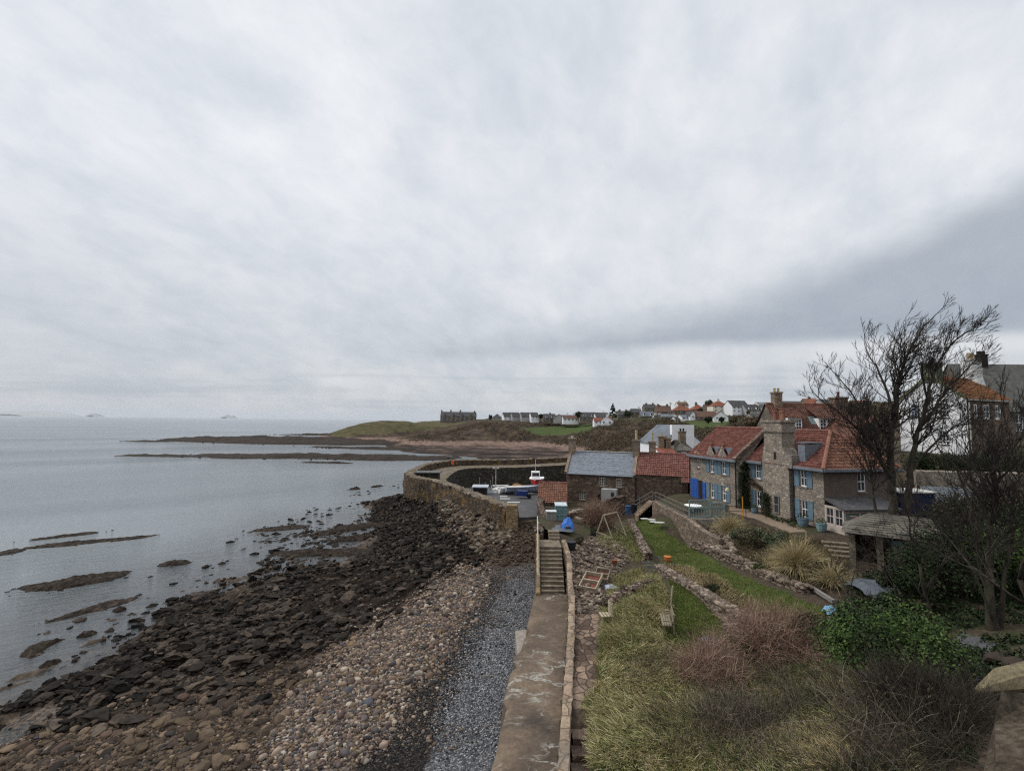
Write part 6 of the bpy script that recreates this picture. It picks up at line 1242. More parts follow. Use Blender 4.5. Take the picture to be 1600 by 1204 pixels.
# ---- things in the garden
def swing():
    t = thing('swing_frame', on_ground(950, 838), 'empty wooden swing frame with splayed legs on the small lawn', 'swing frame')
    z = lambda p: Vector(p); a0, a1 = on_ground(932, 832), on_ground(958, 842); c0, c1 = on_ground(957, 823), on_ground(979, 837); tA = at_d(943, 804.5, (a0.y+a1.y)/2); tC = at_d(964, 800, (c0.y+c1.y)/2)
    for p, q in ((a0, tA), (a1, tA), (c0, tC), (c1, tC)):
        b = MB(); b.tube([p-Vector((0, 0, .1)), q], .055, 6); b.build('leg', M_PALEW, t)
    b = MB(); b.tube([tA-(tC-tA)*.04, tC+(tC-tA)*.04], .06, 6); b.build('top_bar', M_PALEW, t)
    for p, q in ((a0, a1), (c0, c1)): b = MB(); b.tube([p+Vector((0, 0, .08)), q+Vector((0, 0, .08))], .05, 6); b.build('ground_bar', M_PALEW, t)
    b = MB(); b.tube([a0+Vector((-2.6, .2, .1)), a1+Vector((-.2, -.1, .12))], .06, 6); b.build('side_bar', M_PALEW, t)
swing()
def bench():
    c = on_ground(1050, 985); t = thing('garden_bench', c, 'weathered wooden bench facing away on the edge of the long grass', 'bench'); ax = Vector((.22, 1, 0)).normalized(); M = frame_M((c.x-.15, c.y-.55, c.z), ax)
    for k in range(4): b = MB(M); b.box(0, 1.55, -.02+.12*k-.46, .08+.12*k-.46, .42, .46); b.build('seat_slat', M_WOOD, t)
    for k in range(3): b = MB(M); b.box(0, 1.55, .03+.02*k, .06+.02*k, .56+.14*k, .67+.14*k); b.build('back_slat', M_WOOD, t)
    for u in (.05, 1.44):
        for o in (-.42, .04): b = MB(M); b.box(u, u+.07, o, o+.07, -.1, .42 if o < 0 else .98); b.build('leg', M_WOOD, t)
        b = MB(M); b.box(u-.005, u+.075, -.44, .03, .62, .66); b.build('armrest', M_WOOD, t)
bench()
def pole(label, p, q, r, mat, name='post', cat='post'):
    b = MB(); b.tube([Vector(p)-Vector((0, 0, .15)), Vector(p).lerp(Vector(q), .5), q], r, 6); tag(b.build(name, mat), label, cat)
p = on_ground(1048, 945); pole('thin pale wooden post standing in the long grass by the lower lawn', p, at_d(1051, 915, p.y), .045, M_PALEW)
p = on_ground(1158, 986); pole('grey pole leaning against the end of the drystone wall', p, at_d(1141, 952, p.y+.2), .05, M_GREYWOOD, 'pole', 'pole')
p = Vector((20.6, 43.3, 6.6)); pole('slim orange pole standing by the house bed', p, p+Vector((0, 0, 1.9)), .045, m_plain('orange_paint', (.5, .24, .03)), 'pole', 'pole')
fr = thing('timber_trestle', on_ground(1140, 995), 'broken grey timber frame at the end of the lower lawn', 'timber frame'); c = on_ground(1133, 1000); e = on_ground(1152, 998)
for a_, q in ((c, Vector((0, 0, .75))), (e, Vector((0, 0, .7)))): b = MB(); b.bar(a_, a_+q, .08); b.build('post', M_GREYWOOD, fr)
b = MB(); b.bar(c+Vector((-.1, 0, .75)), e+Vector((.1, 0, .72)), .16, .05); b.build('rail', M_GREYWOOD, fr)
def crate(label, px, py, w, l, h, rot, tilt, mat, inner=None):
    c = on_ground(px, py); t = thing('wooden_crate', c, label, 'crate', 'broken wooden boxes on the rubble'); M = Matrix.Translation(c+Vector((0, 0, .12))) @ Matrix.Rotation(rot, 4, 'Z') @ Matrix.Rotation(tilt, 4, 'X')
    for x0, x1, y0, y1 in ((-w, w, -l, -l+.05), (-w, w, l-.05, l), (-w, -w+.05, -l+.051, l-.051), (w-.05, w, -l+.051, l-.051)): b = MB(M); b.box(x0, x1, y0, y1, 0, h); b.build('side', mat, t)
    b = MB(M); b.box(-w+.05, w-.05, -l+.05, l-.05, .0, .04); b.build('base', inner or M_POT, t); b = MB(M); b.box(-w+.05, w-.05, -.03, .03, .04, h-.02); b.build('divider', mat, t)
crate('open crate with a red inside tilted on the rubble beside the kerb', 924, 914, .55, .75, .28, -.5, .35, M_PALEW, m_plain('red_boards', (.16, .06, .045), .9, .4)); crate('darker broken crate lying against the red lined one', 941, 905, .45, .7, .3, -.35, .2, M_WOOD)
def sheet(name, label, px, py, w, l, h, mat, seed, cat, kg=None):
    c = on_ground(px, py); x, y = np.meshgrid(np.linspace(-1, 1, 14), np.linspace(-1, 1, 14)); z = h*(np.clip(1-(x*x+y*y)*.8, 0, 1)**.35)*(.40+1.0*fbm(x*2.2+seed, y*2.2, 3, seed))+.03
    o = mesh_np(name, np.stack([c.x+x.ravel()*w+.1*fbm(x*3, y*3, 2, seed).ravel(), c.y+y.ravel()*l, c.z+z.ravel()], 1), grid_faces(14, 14), mat, smooth=False); tag(o, label, cat)
M_TARP = m_plain('blue_tarp', (.05, .16, .5), .4, .25, 4); M_GTARP = m_plain('grey_tarp', (.085, .096, .11), .55, .35, 2)
c = on_ground(885, 829); b = MB(); sheet('tarpaulin', 'bright blue tarpaulin heaped over something by the little greenhouse', 885.5, 828, .5, .5, .85, M_TARP, 3, 'tarpaulin')
sheet('tarpaulin', 'flat grey plastic sheet on the ground in front of the little greenhouse', 874, 826, .9, 1.2, .08, M_GTARP, 4, 'plastic sheet'); sheet('tarpaulin', 'grey blue sheet spread on the ground below the open stone summerhouse', 1372, 922, 1.3, 1.3, .3, M_GTARP, 5, 'plastic sheet')
sheet('tarpaulin', 'small light blue sheet at the corner of the upper lawn', 1296, 957, .30, .3, .3, m_plain('pale_blue', (.16, .32, .46)), 6, 'plastic sheet'); sheet('scrap_heap', 'white and blue scraps of rubbish beside the broken crates', 953, 918, .4, .4, .13, m_plain('white_scrap', (.33, .36, .40), .7, .7, 6), 7, 'rubbish')
sheet('puddle_sheet', 'pale blue grey sheet half hidden by the reddish brambles', 1108, 1002, .5, .4, .1, M_GTARP, 8, 'plastic sheet')
def chair():
    c = on_ground(947, 972); t = thing('slatted_chair', c, 'pale slatted wooden chair standing beside the garden path', 'chair'); M = Matrix.Translation(c) @ Matrix.Rotation(.12, 4, 'Z')
    for k in range(4): b = MB(M); b.box(-.32+k*.17, -.21+k*.17, -.3, .25, .40, .43); b.build('seat_slat', M_PALEW, t)
    for k in range(3): b = MB(M); b.box(.2, .235, -.25+k*.2, -.13+k*.2, .45, 1.0); b.build('back_slat', M_PALEW, t)
    for x in (-.3, .24):
        for y in (-.27, .2): b = MB(M); b.box(x, x+.05, y, y+.05, 0, .4 if x < 0 else 1.05); b.build('leg', M_PALEW, t)
chair()
def greenhouse():
    c = on_ground(876, 811); t = thing('greenhouse', c, 'tiny teal framed greenhouse with a pale roof', 'greenhouse'); M = Matrix.Translation(c)
    b = MB(M); w, l, h = .5, .5, 1.32
    for x in (-w, -.17, .17, w): b.box(x-.025, x+.025, -l-.02, -l+.03, 0, h)
    for z in (.02, .45, .9, h-.03): b.box(-w, w, -l-.025, -l+.02, z, z+.05)
    for y in (-l, l): 
        for x in (-w, w): b.box(x-.03, x+.03, y-.03, y+.03, 0, h+.1*(y > 0))
    b.build('frame', M_TEAL, t); b = MB(M); b.box(-w+.02, w-.02, -l+.03, l, .02, h-.02); b.build('pane', M_GLASSG, t); b = MB(M); b.add([(-w-.05, -l-.08, h), (w+.05, -l-.08, h), (w+.05, l+.05, h+.14), (-w-.05, l+.05, h+.14)], [(0, 1, 2, 3)]); b.box(-w-.05, w+.05, -l-.08, -l-.05, h-.06, h); b.build('roof', m_plain('pale_sheet', (.42, .47, .48)), t)
    c2 = on_ground(861, 812); t = thing('cold_frame', c2, 'low grey lean to with a pale flat roof next to the tiny greenhouse', 'cold frame'); b = MB(Matrix.Translation(c2)); b.box(-.4, .4, -.35, .35, 0, .75); b.build('wall', M_GREYWOOD, t); b = MB(Matrix.Translation(c2)); b.box(-.46, .46, -.42, .4, .753, .82); b.build('roof', m_plain('pale_sheet_roof', (.5, .53, .53)), t)
greenhouse()
def barrel(label, p, r, h, mat, name='barrel', cat='barrel', plant=None):
    t = thing(name, p, label, cat); b = MB(); b.lathe([(r*.82, 0), (r*.95, h*.4), (r, h*.9), (r*1.06, h*.92), (r*1.06, h), (r*.9, h)], p, 12); b.build('body', mat, t)
    if plant: q = np.array(p)+np.array([0, 0, h+.15]); mesh_np('foliage', *cards(q[None], np.array([[r*1.1, r*1.1, .3]]), 60, .16, 3, shell=.3), plant, t)
barrel('blue water barrel against the corner of the red roofed wing', Vector((12.9, 53.6, 4.9)), .33, .95, m_plain('barrel_blue', (.03, .07, .16))); barrel('black bin beside the blue water barrel', Vector((13.7, 54.2, 4.9)), .36, 1.05, M_GUT, 'bin', 'bin')
tb = hp(-.4, -.75, 0); barrel('blue grey round tub by the corner of the porch', Vector((tb.x, tb.y, 6.5)), .38, .6, M_TEAL, 'planter', 'planter', LM['greyg']); tb = hp(1.3, -.9, 0); barrel('square shouldered blue tub under the lower shuttered window', Vector((tb.x, tb.y, 6.5)), .42, .7, M_BLUE, 'planter', 'planter', LM['dark'])
tb = hp(7.0, -.9, 0); barrel('small blue tub at the foot of the vine beside the chimney', Vector((tb.x, tb.y, 6.5)), .3, .5, M_BLUE, 'planter', 'planter', LM['greyg'])
p = on_ground(1043, 876); barrel('orange terracotta pot lying at the top of the wooden steps', p, .27, .35, m_plain('orange_clay', (.42, .15, .045))); p = on_ground(960, 882); barrel('rusty pot at the edge of the rubble patch', p, .2, .34, m_plain('rust', (.16, .06, .03)), 'pot', 'pot'); p = on_ground(893, 858); barrel('black plastic crate like planter by the stair landing', p, .32, .55, M_GUT, 'planter', 'planter'); p = on_ground(927, 838); barrel('dark tub with an evergreen at the end of the side bar of the swing', p, .25, .3, M_GUT, 'planter', 'planter', LM['dark'])
tbl = thing('patio_table', (17.2, 46, 6.5), 'white oval table on the terrace behind the railing', 'table'); b = MB(); b.lathe([(.8, 7.2), (.82, 7.24), (.8, 7.27)], (17.2, 46, 0), 16); b.build('top', M_WHITE, tbl); b = MB(); b.tube([(17.2, 46, 6.4), (17.2, 46, 7.2)], .06); b.build('leg', M_WHITE, tbl)
for k, (px, py) in enumerate([(1008, 811), (1019, 812.5), (1022, 816), (1030, 817), (1000, 809)]):
    c = on_ground(px, py); b = MB(); b.prism([c+Vector((.5*math.cos(a)*(1+.2*math.sin(3*a+k)), .32*math.sin(a), .04)) for a in np.linspace(0, 5.6, 8)], (0, 0, .05)); tag(b.build('stepping_stone', M_PALE), 'pale stepping stone in the grass at the foot of the terrace steps', 'stepping stone', 'stepping stones on the upper lawn')
c = on_ground(1275, 922); e = on_ground(1303, 944); b = MB(); b.bar(c+Vector((-.2, .1, .14)), e+Vector((0, 0, .14)), .16, .2); tag(b.build('timber_edging', M_GREYWOOD), 'pale straight timber edging at the corner of the upper lawn', 'timber edging')
rg_ = thing('stone_ring', on_ground(915, 806), 'low ring of grey stones round a bare bed by the big brown bush', 'stone ring'); c = on_ground(916, 808); strip('wall', [c+Vector((1.5*math.cos(a), 2.6*math.sin(a), .35)) for a in np.linspace(.6, 5.6, 12)], .4, lambda x, y: gz(x, y)-.3, M_GREYST, rg_, .3, .05, 31)
# ---- the open stone summerhouse
def summerhouse():
    c = on_ground(1362, 903, 6.0); t = thing('summerhouse', c, 'open fronted stone summerhouse with a mossy slate roof', 'summerhouse'); ax = Vector((.80, -.60, 0)).normalized(); z0 = c.z
    o = at_d(1328, 884, c.y+1.6); o = Vector((o.x, o.y, 0)); M = frame_M(o, ax); n = Vector((-ax.y, ax.x, 0)); I = Matrix(((ax.x, n.x, 0, o.x), (ax.y, n.y, 0, o.y), (0, 0, 1, 0), (0, 0, 0, 1))); L = 4.2
    zt = at_d(1335, 833, o.y).z; 
    for u in (.0, 1.35, 2.7, 3.85): b = MB(I); b.box(u, u+.32, 0, .34, z0-.8, zt); b.build('post', M_STONEP, t)
    b = MB(I); b.box(-.05, L, 2.9, 3.2, z0-.8, zt+.6); b.box(L-.35, L-.003, .34, 2.9, z0-.8, zt); b.box(-.02, .25, .4, 2.9, z0-.8, zt); b.build('wall', M_RUBBLE, t)
    b = MB(I); b.box(.33, 1.44, .05, .3, z0-.8, z0+.55); b.build('low_wall', M_RUBBLE, t)
    b = MB(I); b.box(-.15, L+.2, -.12, .36, zt+.003, zt+.16); b.build('beam', M_DARKW, t)
    b = MB(I); b.box(2.1, 2.6, .5, .56, z0, zt-.2); b.build('curtain', M_TEAL, t)
    R = lambda u, v, z: I @ Vector((u, v, z)); zr = zt+1.15
    r = tile_roof('roof', [R(-.35, -.4, zt+.1), R(L+.4, -.4, zt+.1), R(L-.2, 1.6, zr), R(1.1, 1.6, zr)], M_SLATEM, t, .34, .22, lift=.03, slate=True); tile_roof('roof', [R(-.35, 3.5, zt+.1), R(L+.4, 3.5, zt+.1), R(L-.2, 1.6, zr), R(1.1, 1.6, zr)], M_SLATEM, t, .34, .22, lift=.03, slate=True)
    tile_roof('roof', [R(-.35, 3.5, zt+.1), R(-.35, -.4, zt+.1), R(1.1, 1.6, zr)], M_SLATEM, t, .34, .22, lift=.03, slate=True)
M_STONEP = m_stone('post_stone', [(0.22, 0.18, 0.13), (0.17, 0.14, 0.105), (0.27, 0.22, 0.16)], (.5, .5, .35), (.12, .1, .08), .05, .03)
summerhouse()
sl = thing('stone_steps', on_ground(1318, 862), 'rough stone steps climbing from the bank to the porch', 'steps')
for k, (px, py) in enumerate([(1322, 872), (1316, 864), (1309, 857), (1304, 850)]): c = on_ground(px, py); b = MB(Matrix.Translation(c) @ Matrix.Rotation(-.4, 4, 'Z')); b.box(-.8, .8, -.25, .25, -.1, .16); b.build('tread', M_STEP, sl, bevel=.03)
# dark blue shed and the sloped glass beside it
bs = thing('blue_shed', (33.5, 42.3, 6.5), 'dark blue shed with a pale roof edge behind the two tree trunks', 'shed')
b = MB(); b.box(32.8, 35.8, 41, 43.2, 6, 9.3); b.build('wall', m_plain('navy_boards', (.012, .022, .075), .6, .3, 3), bs); b = MB(); b.box(32.6, 36, 40.8, 43.4, 9.303, 9.42); b.build('roof', M_PALE, bs)
gs = thing('glass_lean_to', (37.6, 42, 7), 'sloping grey glass lean to under the tall retaining wall', 'lean-to'); b = MB(); b.add([(36.3, 41.2, 8.0), (40.2, 40.9, 8.0), (40.2, 42.9, 9.6), (36.3, 43.2, 9.6)], [(0, 1, 2, 3)]); b.build('pane', m_plain('dull_glass', (.10, .12, .14), .3, .4), gs); b = MB()
for k in range(7): x = 36.3+k*.65; b.bar((x, 41.18-.05*k, 8.03), (x, 43.18-.05*k, 9.63), .06)
b.build('bars', M_GREYWOOD, gs); b = MB(); b.box(36.4, 40.1, 41.4, 42.6, 6.0, 8.0); b.build('base', M_RUBBLE, gs)
# the coping stone beside the viewer
q = [(1531, 1206), (1546, 1138), (1568, 1093), (1604, 1076), (1720, 1090), (1760, 1330), (1505, 1330)]
b = MB(); b.prism([at_z(x, y, 13.55+(.10 if i in (2, 3, 4) else 0)) for i, (x, y) in enumerate(q)], (0, 0, -1.6))
def m_cope():
    m, t, P, I, g = new_mat('coping'); n = noise(t, P, 22, 8, .8); n2 = noise(t, scaled(t, P, 5, 26, 10), 1, 6, .75); c = ramp(t, mth(t, 'ADD', mth(t, 'MULTIPLY', n, .6), mth(t, 'MULTIPLY', n2, .4)), [(.38, (.028, .022, .016)), (.5, (.075, .06, .043)), (.62, (.16, .13, .095))]); return finish(m, t, c, .95, n, .02, 1, .1)
o = b.build('coping_stone', m_cope(), bevel=.05); tag(o, 'big rough sandstone coping stone of the lookout wall, at the corner of the picture', 'coping stone')
b = MB(); a = at_z(1524, 1079, 8.0); c = at_z(1640, 1052, 8.3); b.tube([a, a.lerp(c, .4)+Vector((0, 0, .05)), c], [.06, .34, .4], 8); tag(b.build('log', m_plain('split_wood', (.17, .14, .085), .85, .5, 5, bump=.02)), 'pale split log lying on the bank above the gravel path', 'log')
for k, (px, py, s_) in enumerate([(1566, 1042, .5), (1588, 1048, .45), (1572, 1028, .3)]):
    c = on_ground(px, py, 7.5); V = stone_templates(ICO2, 1, .25, 40+k)[0]*np.array([s_, s_*.8, s_*.6])+np.array(c)+np.array([0, 0, s_*.3]); tag(mesh_np('boulder', V, ICO2[1], M_BROWN), ['largest grey boulder beside the split log', 'flat topped boulder touching the end of the log', 'smallest boulder above the two by the log'][k], 'boulder', 'boulders by the gravel path')
# ================================================================ HARBOUR THINGS
def lamp_post():
    p = at_z(774.5, 766, 4.2); t = thing('lamp_post', p, 'tall pale lamp post with two heads on the quay edge', 'lamp post'); h = (766-732)*p.y/F
    b = MB(); b.tube([p, p+Vector((0, 0, h))], [.07, .05], 8); b.build('pole', M_PALE, t); b = MB(); b.tube([p+Vector((-.35, 0, h)), p+Vector((.35, 0, h))], .03, 6); b.build('arm', M_PALE, t)
    for s in (-1, 1): b = MB(); b.box(p.x+s*.35-.18, p.x+s*.35+.18, p.y-.12, p.y+.12, p.z+h-.06, p.z+h+.12); b.build('lamp_head', M_PALE, t)
lamp_post()
def hull(name, par, c, L, W, H, ang, mat, sheer=.35, full=.8):
    n, m = 12, 9; V = []; ca, sa = math.cos(ang), math.sin(ang)
    for i in range(n+1):
        f = i/n; w = W/2*(1-max(0, (f-.35)/.65)**2.4)*(1 if f > .02 else .9); zt = H*(1+sheer*f*f); kz = H*.55*max(0, (f-.75)/.25)**2
        for j in range(m):
            a = -math.pi/2+math.pi*j/(m-1); y = math.sin(a)*w; s = abs(math.sin(a))**(1/full*1.6); z = kz+(zt-kz)*s; x = L*(f-.5)+.10*L*f*(z/max(H, .01))*.4
            V.append((c[0]+x*ca-y*sa, c[1]+x*sa+y*ca, c[2]+z))
    F_ = grid_faces(m, n+1).tolist(); b = MB(); b.add(V, F_); b.add([V[j] for j in range(m)], [tuple(range(m))]); d = [V[i*m] for i in range(n+1)]+[V[i*m+m-1] for i in range(n, -1, -1)]; b.add([(x, y, z-.12) for x, y, z in d], [tuple(range(len(d)))]); return b.build(name, mat, par, smooth=False)
def fishing_boat():
    p = at_z(837, 768, 4.2); t = thing('fishing_boat', p, 'small red and white fishing boat propped up bow first on the quay', 'boat'); c = (p.x+.2, p.y+2.0, 4.75); an = math.radians(-97)
    hull('hull', t, c, 5.2, 2.2, 1.1, an, m_plain('boat_red', (.42, .03, .03), .4, .15)); hull('bulwark', t, (c[0], c[1], 5.55), 5.3, 2.25, .45, an, M_WHITE, full=2.0)
    b = MB(); b.box(p.x-.55, p.x+.75, p.y+2.2, p.y+3.6, 5.6, 7.0); b.build('wheelhouse', M_WHITE, t); b = MB(); b.box(p.x-.45, p.x+.65, p.y+2.17, p.y+2.19, 6.3, 6.85); b.build('window', M_GLASS, t); b = MB(); b.tube([(p.x+.1, p.y+3, 7), (p.x+.1, p.y+3, 8.9)], .05); b.build('mast', M_PALE, t); b = MB(); b.tube([(p.x-.8, p.y+3, 7.9), (p.x+1.0, p.y+3, 7.9)], .035); b.build('spar', M_PALE, t)
    b = MB()
    for x in (-.7, .9): b.bar((p.x+x, p.y+1.2, 4.2), (p.x+x*.8, p.y+1.5, 5.2), .1); b.bar((p.x+x, p.y+3.4, 4.2), (p.x+x*.8, p.y+3.2, 5.2), .1)
    b.bar((p.x+.1, p.y-.2, 4.28), (p.x+.1, p.y+4.4, 4.28), .2, .16); b.build('cradle', M_GREYWOOD, t)
fishing_boat()
def dinghy(label, px, py, L, W, H, ang, mat, trailer=None):
    p = at_z(px, py, 4.2); t = thing('dinghy', p, label, 'dinghy', 'small boats on the quay'); z = 4.2+(.35 if trailer else 0); hull('hull', t, (p.x, p.y, z), L, W, H, ang, mat); hull('gunwale', t, (p.x, p.y, z+H*.85), L*1.01, W*1.04, H*.25, ang, M_PALE, full=2.0)
    if trailer:
        b = MB(); b.bar((p.x-L*.5*math.cos(ang), p.y-L*.5*math.sin(ang), 4.45), (p.x+L*.6*math.cos(ang), p.y+L*.6*math.sin(ang), 4.45), .1); tr = b.build('trailer', M_GUT, t)
        for s in (-1, 1): b = MB(); q = Vector((p.x-math.sin(ang)*s*W*.5, p.y+math.cos(ang)*s*W*.5, 4.45)); ax = Vector((-math.sin(ang), math.cos(ang), 0))*.1; b.tube([q-ax, q+ax], .27, 10); b.build('wheel', M_GUT, tr)
dinghy('long grey blue boat on a trailer in front of the red fishing boat', 817, 772, 5.2, 1.7, .75, math.radians(12), m_plain('boat_grey', (.30, .34, .42)), True); dinghy('small white dinghy at the foot of the lamp post', 776, 769, 2.2, 1.1, .55, 1.4, M_WHITE); dinghy('white hulled boat under a crumpled cover beside the lamp post', 795, 770, 3.4, 1.4, .8, .5, M_WHITE); dinghy('far white dinghy by the basin edge', 781, 763.5, 2.6, 1.1, .5, .1, M_WHITE)
dinghy('rowing boat with pale gunwales drawn up next to the cradle', 829, 769, 3.6, 1.4, .6, .35, m_plain('boat_pale', (.42, .45, .5)))
tr = thing('blue_trailer', at_z(817, 778, 4.2), 'dark blue box trailer with one wheel showing on the quay', 'trailer'); p = at_z(816, 778, 4.2); b = MB(Matrix.Translation(p) @ Matrix.Rotation(-.3, 4, 'Z')); b.box(-.75, .75, -.5, .5, .35, 1.05); b.build('body', m_plain('navy', (.02, .035, .13), .5), tr)
for x in (.95,): b = MB(); b.tube([p+Vector((x, -.5, .33)), p+Vector((x, -.25, .33))], .32, 12); b.build('wheel', M_GUT, tr)
sheet_ = lambda *a: None
p = at_z(808, 762, 4.2); x, y = np.meshgrid(np.linspace(-1, 1, 12), np.linspace(-1, 1, 12)); tag(mesh_np('net_heap', np.stack([p.x+x.ravel()*1.3, p.y+y.ravel()*.8, 4.2+(.8*np.clip(1-x*x-y*y, 0, 1)*(.6+.7*fbm(x*3, y*3, 3, 2))).ravel()], 1), grid_faces(12, 12), m_plain('orange_net', (.24, .13, .05), .95, .5, 5)), 'orange brown heap of fishing net on the quay', 'fishing net')
for k, (px, h, lb) in enumerate([(749, 2.0, 'thick mooring post nearest the harbour wall'), (758.5, 1.3, 'shortest mooring post on the quay edge'), (766, 1.6, 'slim mooring post next to the lamp post'), (769.5, 2.2, 'tallest thin mooring post by the lamp post')]): q = at_z(px, 766, 4.2); b = MB(); b.tube([q, q+Vector((0, 0, h))], .07, 6); tag(b.build('mooring_post', M_GREYWOOD), lb, 'post', 'mooring posts on the quay edge')
kh = thing('store_shed', at_z(750, 771, 4.2), 'low shed with a pale flat roof against the inside of the harbour wall', 'shed'); p = at_z(752, 772, 4.2); b = MB(); b.box(p.x-1.2, p.x+.8, p.y-.2, p.y+2.2, 4.2, 5.2); b.build('wall', M_DARKW, kh); b = MB(); b.box(p.x-1.4, p.x+1.0, p.y-.4, p.y+2.4, 5.203, 5.32); b.build('roof', m_plain('pale_felt', (.36, .38, .41)), kh)
for k, (x0, x1, y0) in enumerate([(781, 793, 775), (781, 797, 778.5), (793, 812, 784)]): a = at_z(x0, y0, 4.206); c = at_z(x1, y0-.6, 4.206); b = MB(); b.box(a.x, c.x, a.y-.35, a.y+.35, 4.204, 4.208); tag(b.build('road_marking', M_PALE), kind='structure')
railing('short pale railing at the quay end of the harbour wall', [at_z(777, 790, 4.9), at_z(791, 796, 4.9)], .7, 1.0, mat=M_PALE)
# ================================================================ PLANTS
Gp = lambda px, py: on_ground(px, py)
def blades(poly, n, seed, L, w, lean, mat_key, wob=6, dens=None, droop=.9, name='grass', up=1.0, spread=.45):
    P = gpick(poly, n, seed, wob, dens); r = np.random.default_rng(seed+1); n = len(P)
    a = fbm(P[:, 0]*.35, P[:, 1]*.35, 3, seed+3)*6.28*1.2
    D = np.stack([np.cos(a)*lean+r.normal(0, spread, n), np.sin(a)*lean+r.normal(0, spread, n), np.full(n, up)], 1)
    return stuff(name, ribbons(P-np.array([0, 0, .03]), D, r.uniform(*L, n), r.uniform(*w, n), seed+2, 3, droop, .3, .3), LM[mat_key])
blades(Lmead, 38000, 300, (.20, .52), (.020, .042), 1.1, 'mead', 10)
blades(Lmead, 15000, 306, (.2, .45), (.016, .032), 1.2, 'straw', 10, dens=lambda x, y: fbm(x*.8, y*.8, 3, 84) > .5)
blades(Lmead, 9000, 303, (.15, .36), (.016, .03), .8, 'lawn', 10, dens=lambda x, y: fbm(x*.6, y*.6, 3, 77) > .53)
blades(Llow, 22000, 310, (.05, .12), (.015, .03), .3, 'lawn', 6, droop=.4); blades(Lup, 38000, 320, (.05, .12), (.016, .034), .3, 'lawn', 5, droop=.4); blades(Lup, 5000, 322, (.06, .16), (.016, .03), .5, 'mead', 5, droop=.5, dens=lambda x, y: fbm(x*.7, y*.7, 3, 87) > .5); blades(Lswing, 7000, 330, (.06, .2), (.02, .03), .3, 'lawn', 8, droop=.4)
edge = [(1030, 885), (1060, 900), (1110, 925), (1165, 960), (1175, 945), (1120, 905), (1060, 885)]
blades(edge, 3500, 335, (.2, .5), (.015, .03), .5, 'straw', 8); blades(edge, 2500, 336, (.15, .35), (.02, .04), .4, 'brown', 8)
near = [(922, 1100), (934, 1040), (1000, 1030), (1090, 1010), (1180, 1010), (1300, 1040), (1420, 1100), (1450, 1250), (912, 1250)]
blades(near, 26000, 340, (.12, .36), (.014, .030), .7, 'mead', 14, dens=lambda x, y: fbm(x*.7, y*.7, 3, 78) > .42); blades(near, 30000, 343, (.10, .30), (.012, .024), .4, 'lawn', 14, dens=lambda x, y: fbm(x*.5+5, y*.5, 3, 79) > .42)
blades(near, 16000, 348, (.15, .4), (.012, .024), 1.0, 'straw', 14, dens=lambda x, y: fbm(x*.9+3, y*.9, 3, 83) > .54)
blades(near, 9000, 346, (.4, 1.1), (.007, .014), .5, 'deadt', 14, droop=.5, dens=lambda x, y: (fbm(x*.6+9, y*.6, 3, 80) > .46) & (x > 4.5), name='dead_grass')
sw = [(925, 842), (985, 820), (1020, 870), (985, 880), (940, 860)]
blades(sw, 5000, 350, (.15, .4), (.015, .03), .4, 'mead', 8)
blades([(960, 905), (1015, 880), (1030, 905), (985, 925), (950, 945)], 6000, 353, (.2, .45), (.016, .03), .6, 'mead', 6)
C = gpick(near, 420, 358, 12, dens=lambda x, y: fbm(x*.5+3, y*.5, 3, 85) > .5); r = np.random.default_rng(8); rr = r.uniform(.10, .26, len(C)); stuff('undergrowth', cards(C, np.stack([rr, rr, rr*.7], 1), 40, .075, 18), LM['green'])
C = gpick(near, 380, 359, 12, dens=lambda x, y: fbm(x*.5+13, y*.5, 3, 86) > .5); rr = r.uniform(.10, .30, len(C)); stuff('undergrowth', cards(C, np.stack([rr, rr, rr*.6], 1), 40, .09, 19), LM['brown'])
# litter of stones on the rubble patch
P = gpick(Ldebris, 1500, 360, 6); q = np.random.default_rng(3); scatter('rubble', P, sizes(len(P), .06, .26, 2.2, 361), M_WSTONE, rough=.25, smooth=False, seed=362)
P = gpick([(1076, 850), (1095, 812), (1140, 830), (1150, 868), (1110, 868)], 420, 365, 6); scatter('rubble', P, sizes(len(P), .12, .42, 1.8, 366), M_WSTONE, rough=.25, smooth=False, seed=367)
P = gpick(Ldebris, 60, 368, 6); D = q.normal(size=(len(P), 3))*np.array([1, 1, .05]); stuff('driftwood_litter', ribbons(P+np.array([0, 0, .12]), D, q.uniform(.4, 1.6, len(P)), .05, 3, 3, .05, .1, .8), LM['deadt'])
# ground litter and undergrowth on the bank and under the trees
bank = [(1085, 850), (1130, 815), (1180, 820), (1245, 838), (1300, 850), (1325, 890), (1320, 925), (1280, 925), (1210, 905), (1150, 880)]
blades(bank, 9000, 370, (.2, .55), (.015, .03), .6, 'brown', 8, name='dead_grass'); blades(bank, 5000, 373, (.2, .6), (.012, .025), .6, 'straw', 8, dens=lambda x, y: fbm(x*.6, y*.6, 3, 81) > .5, name='dead_grass'); blades(bank, 3000, 374, (.1, .3), (.03, .05), .4, 'dark', 8)
C = gpick(bank, 260, 376, 8); r = np.random.default_rng(9); rr = r.uniform(.15, .4, len(C)); stuff('undergrowth', cards(C, np.stack([rr, rr, rr*.8], 1), 45, .12, 10), LM['scrub'])
und = [(1310, 960), (1350, 900), (1410, 850), (1600, 800), (1640, 1080), (1560, 1060), (1480, 1080), (1300, 1000)]
C = gpick(und, 1000, 378, 10, dens=lambda x, y: fbm(x*.5, y*.5, 3, 82) > .36); rr = r.uniform(.2, .55, len(C)); stuff('undergrowth', cards(C, np.stack([rr, rr, rr*.8], 1), 60, .13, 11), LM['dark'])
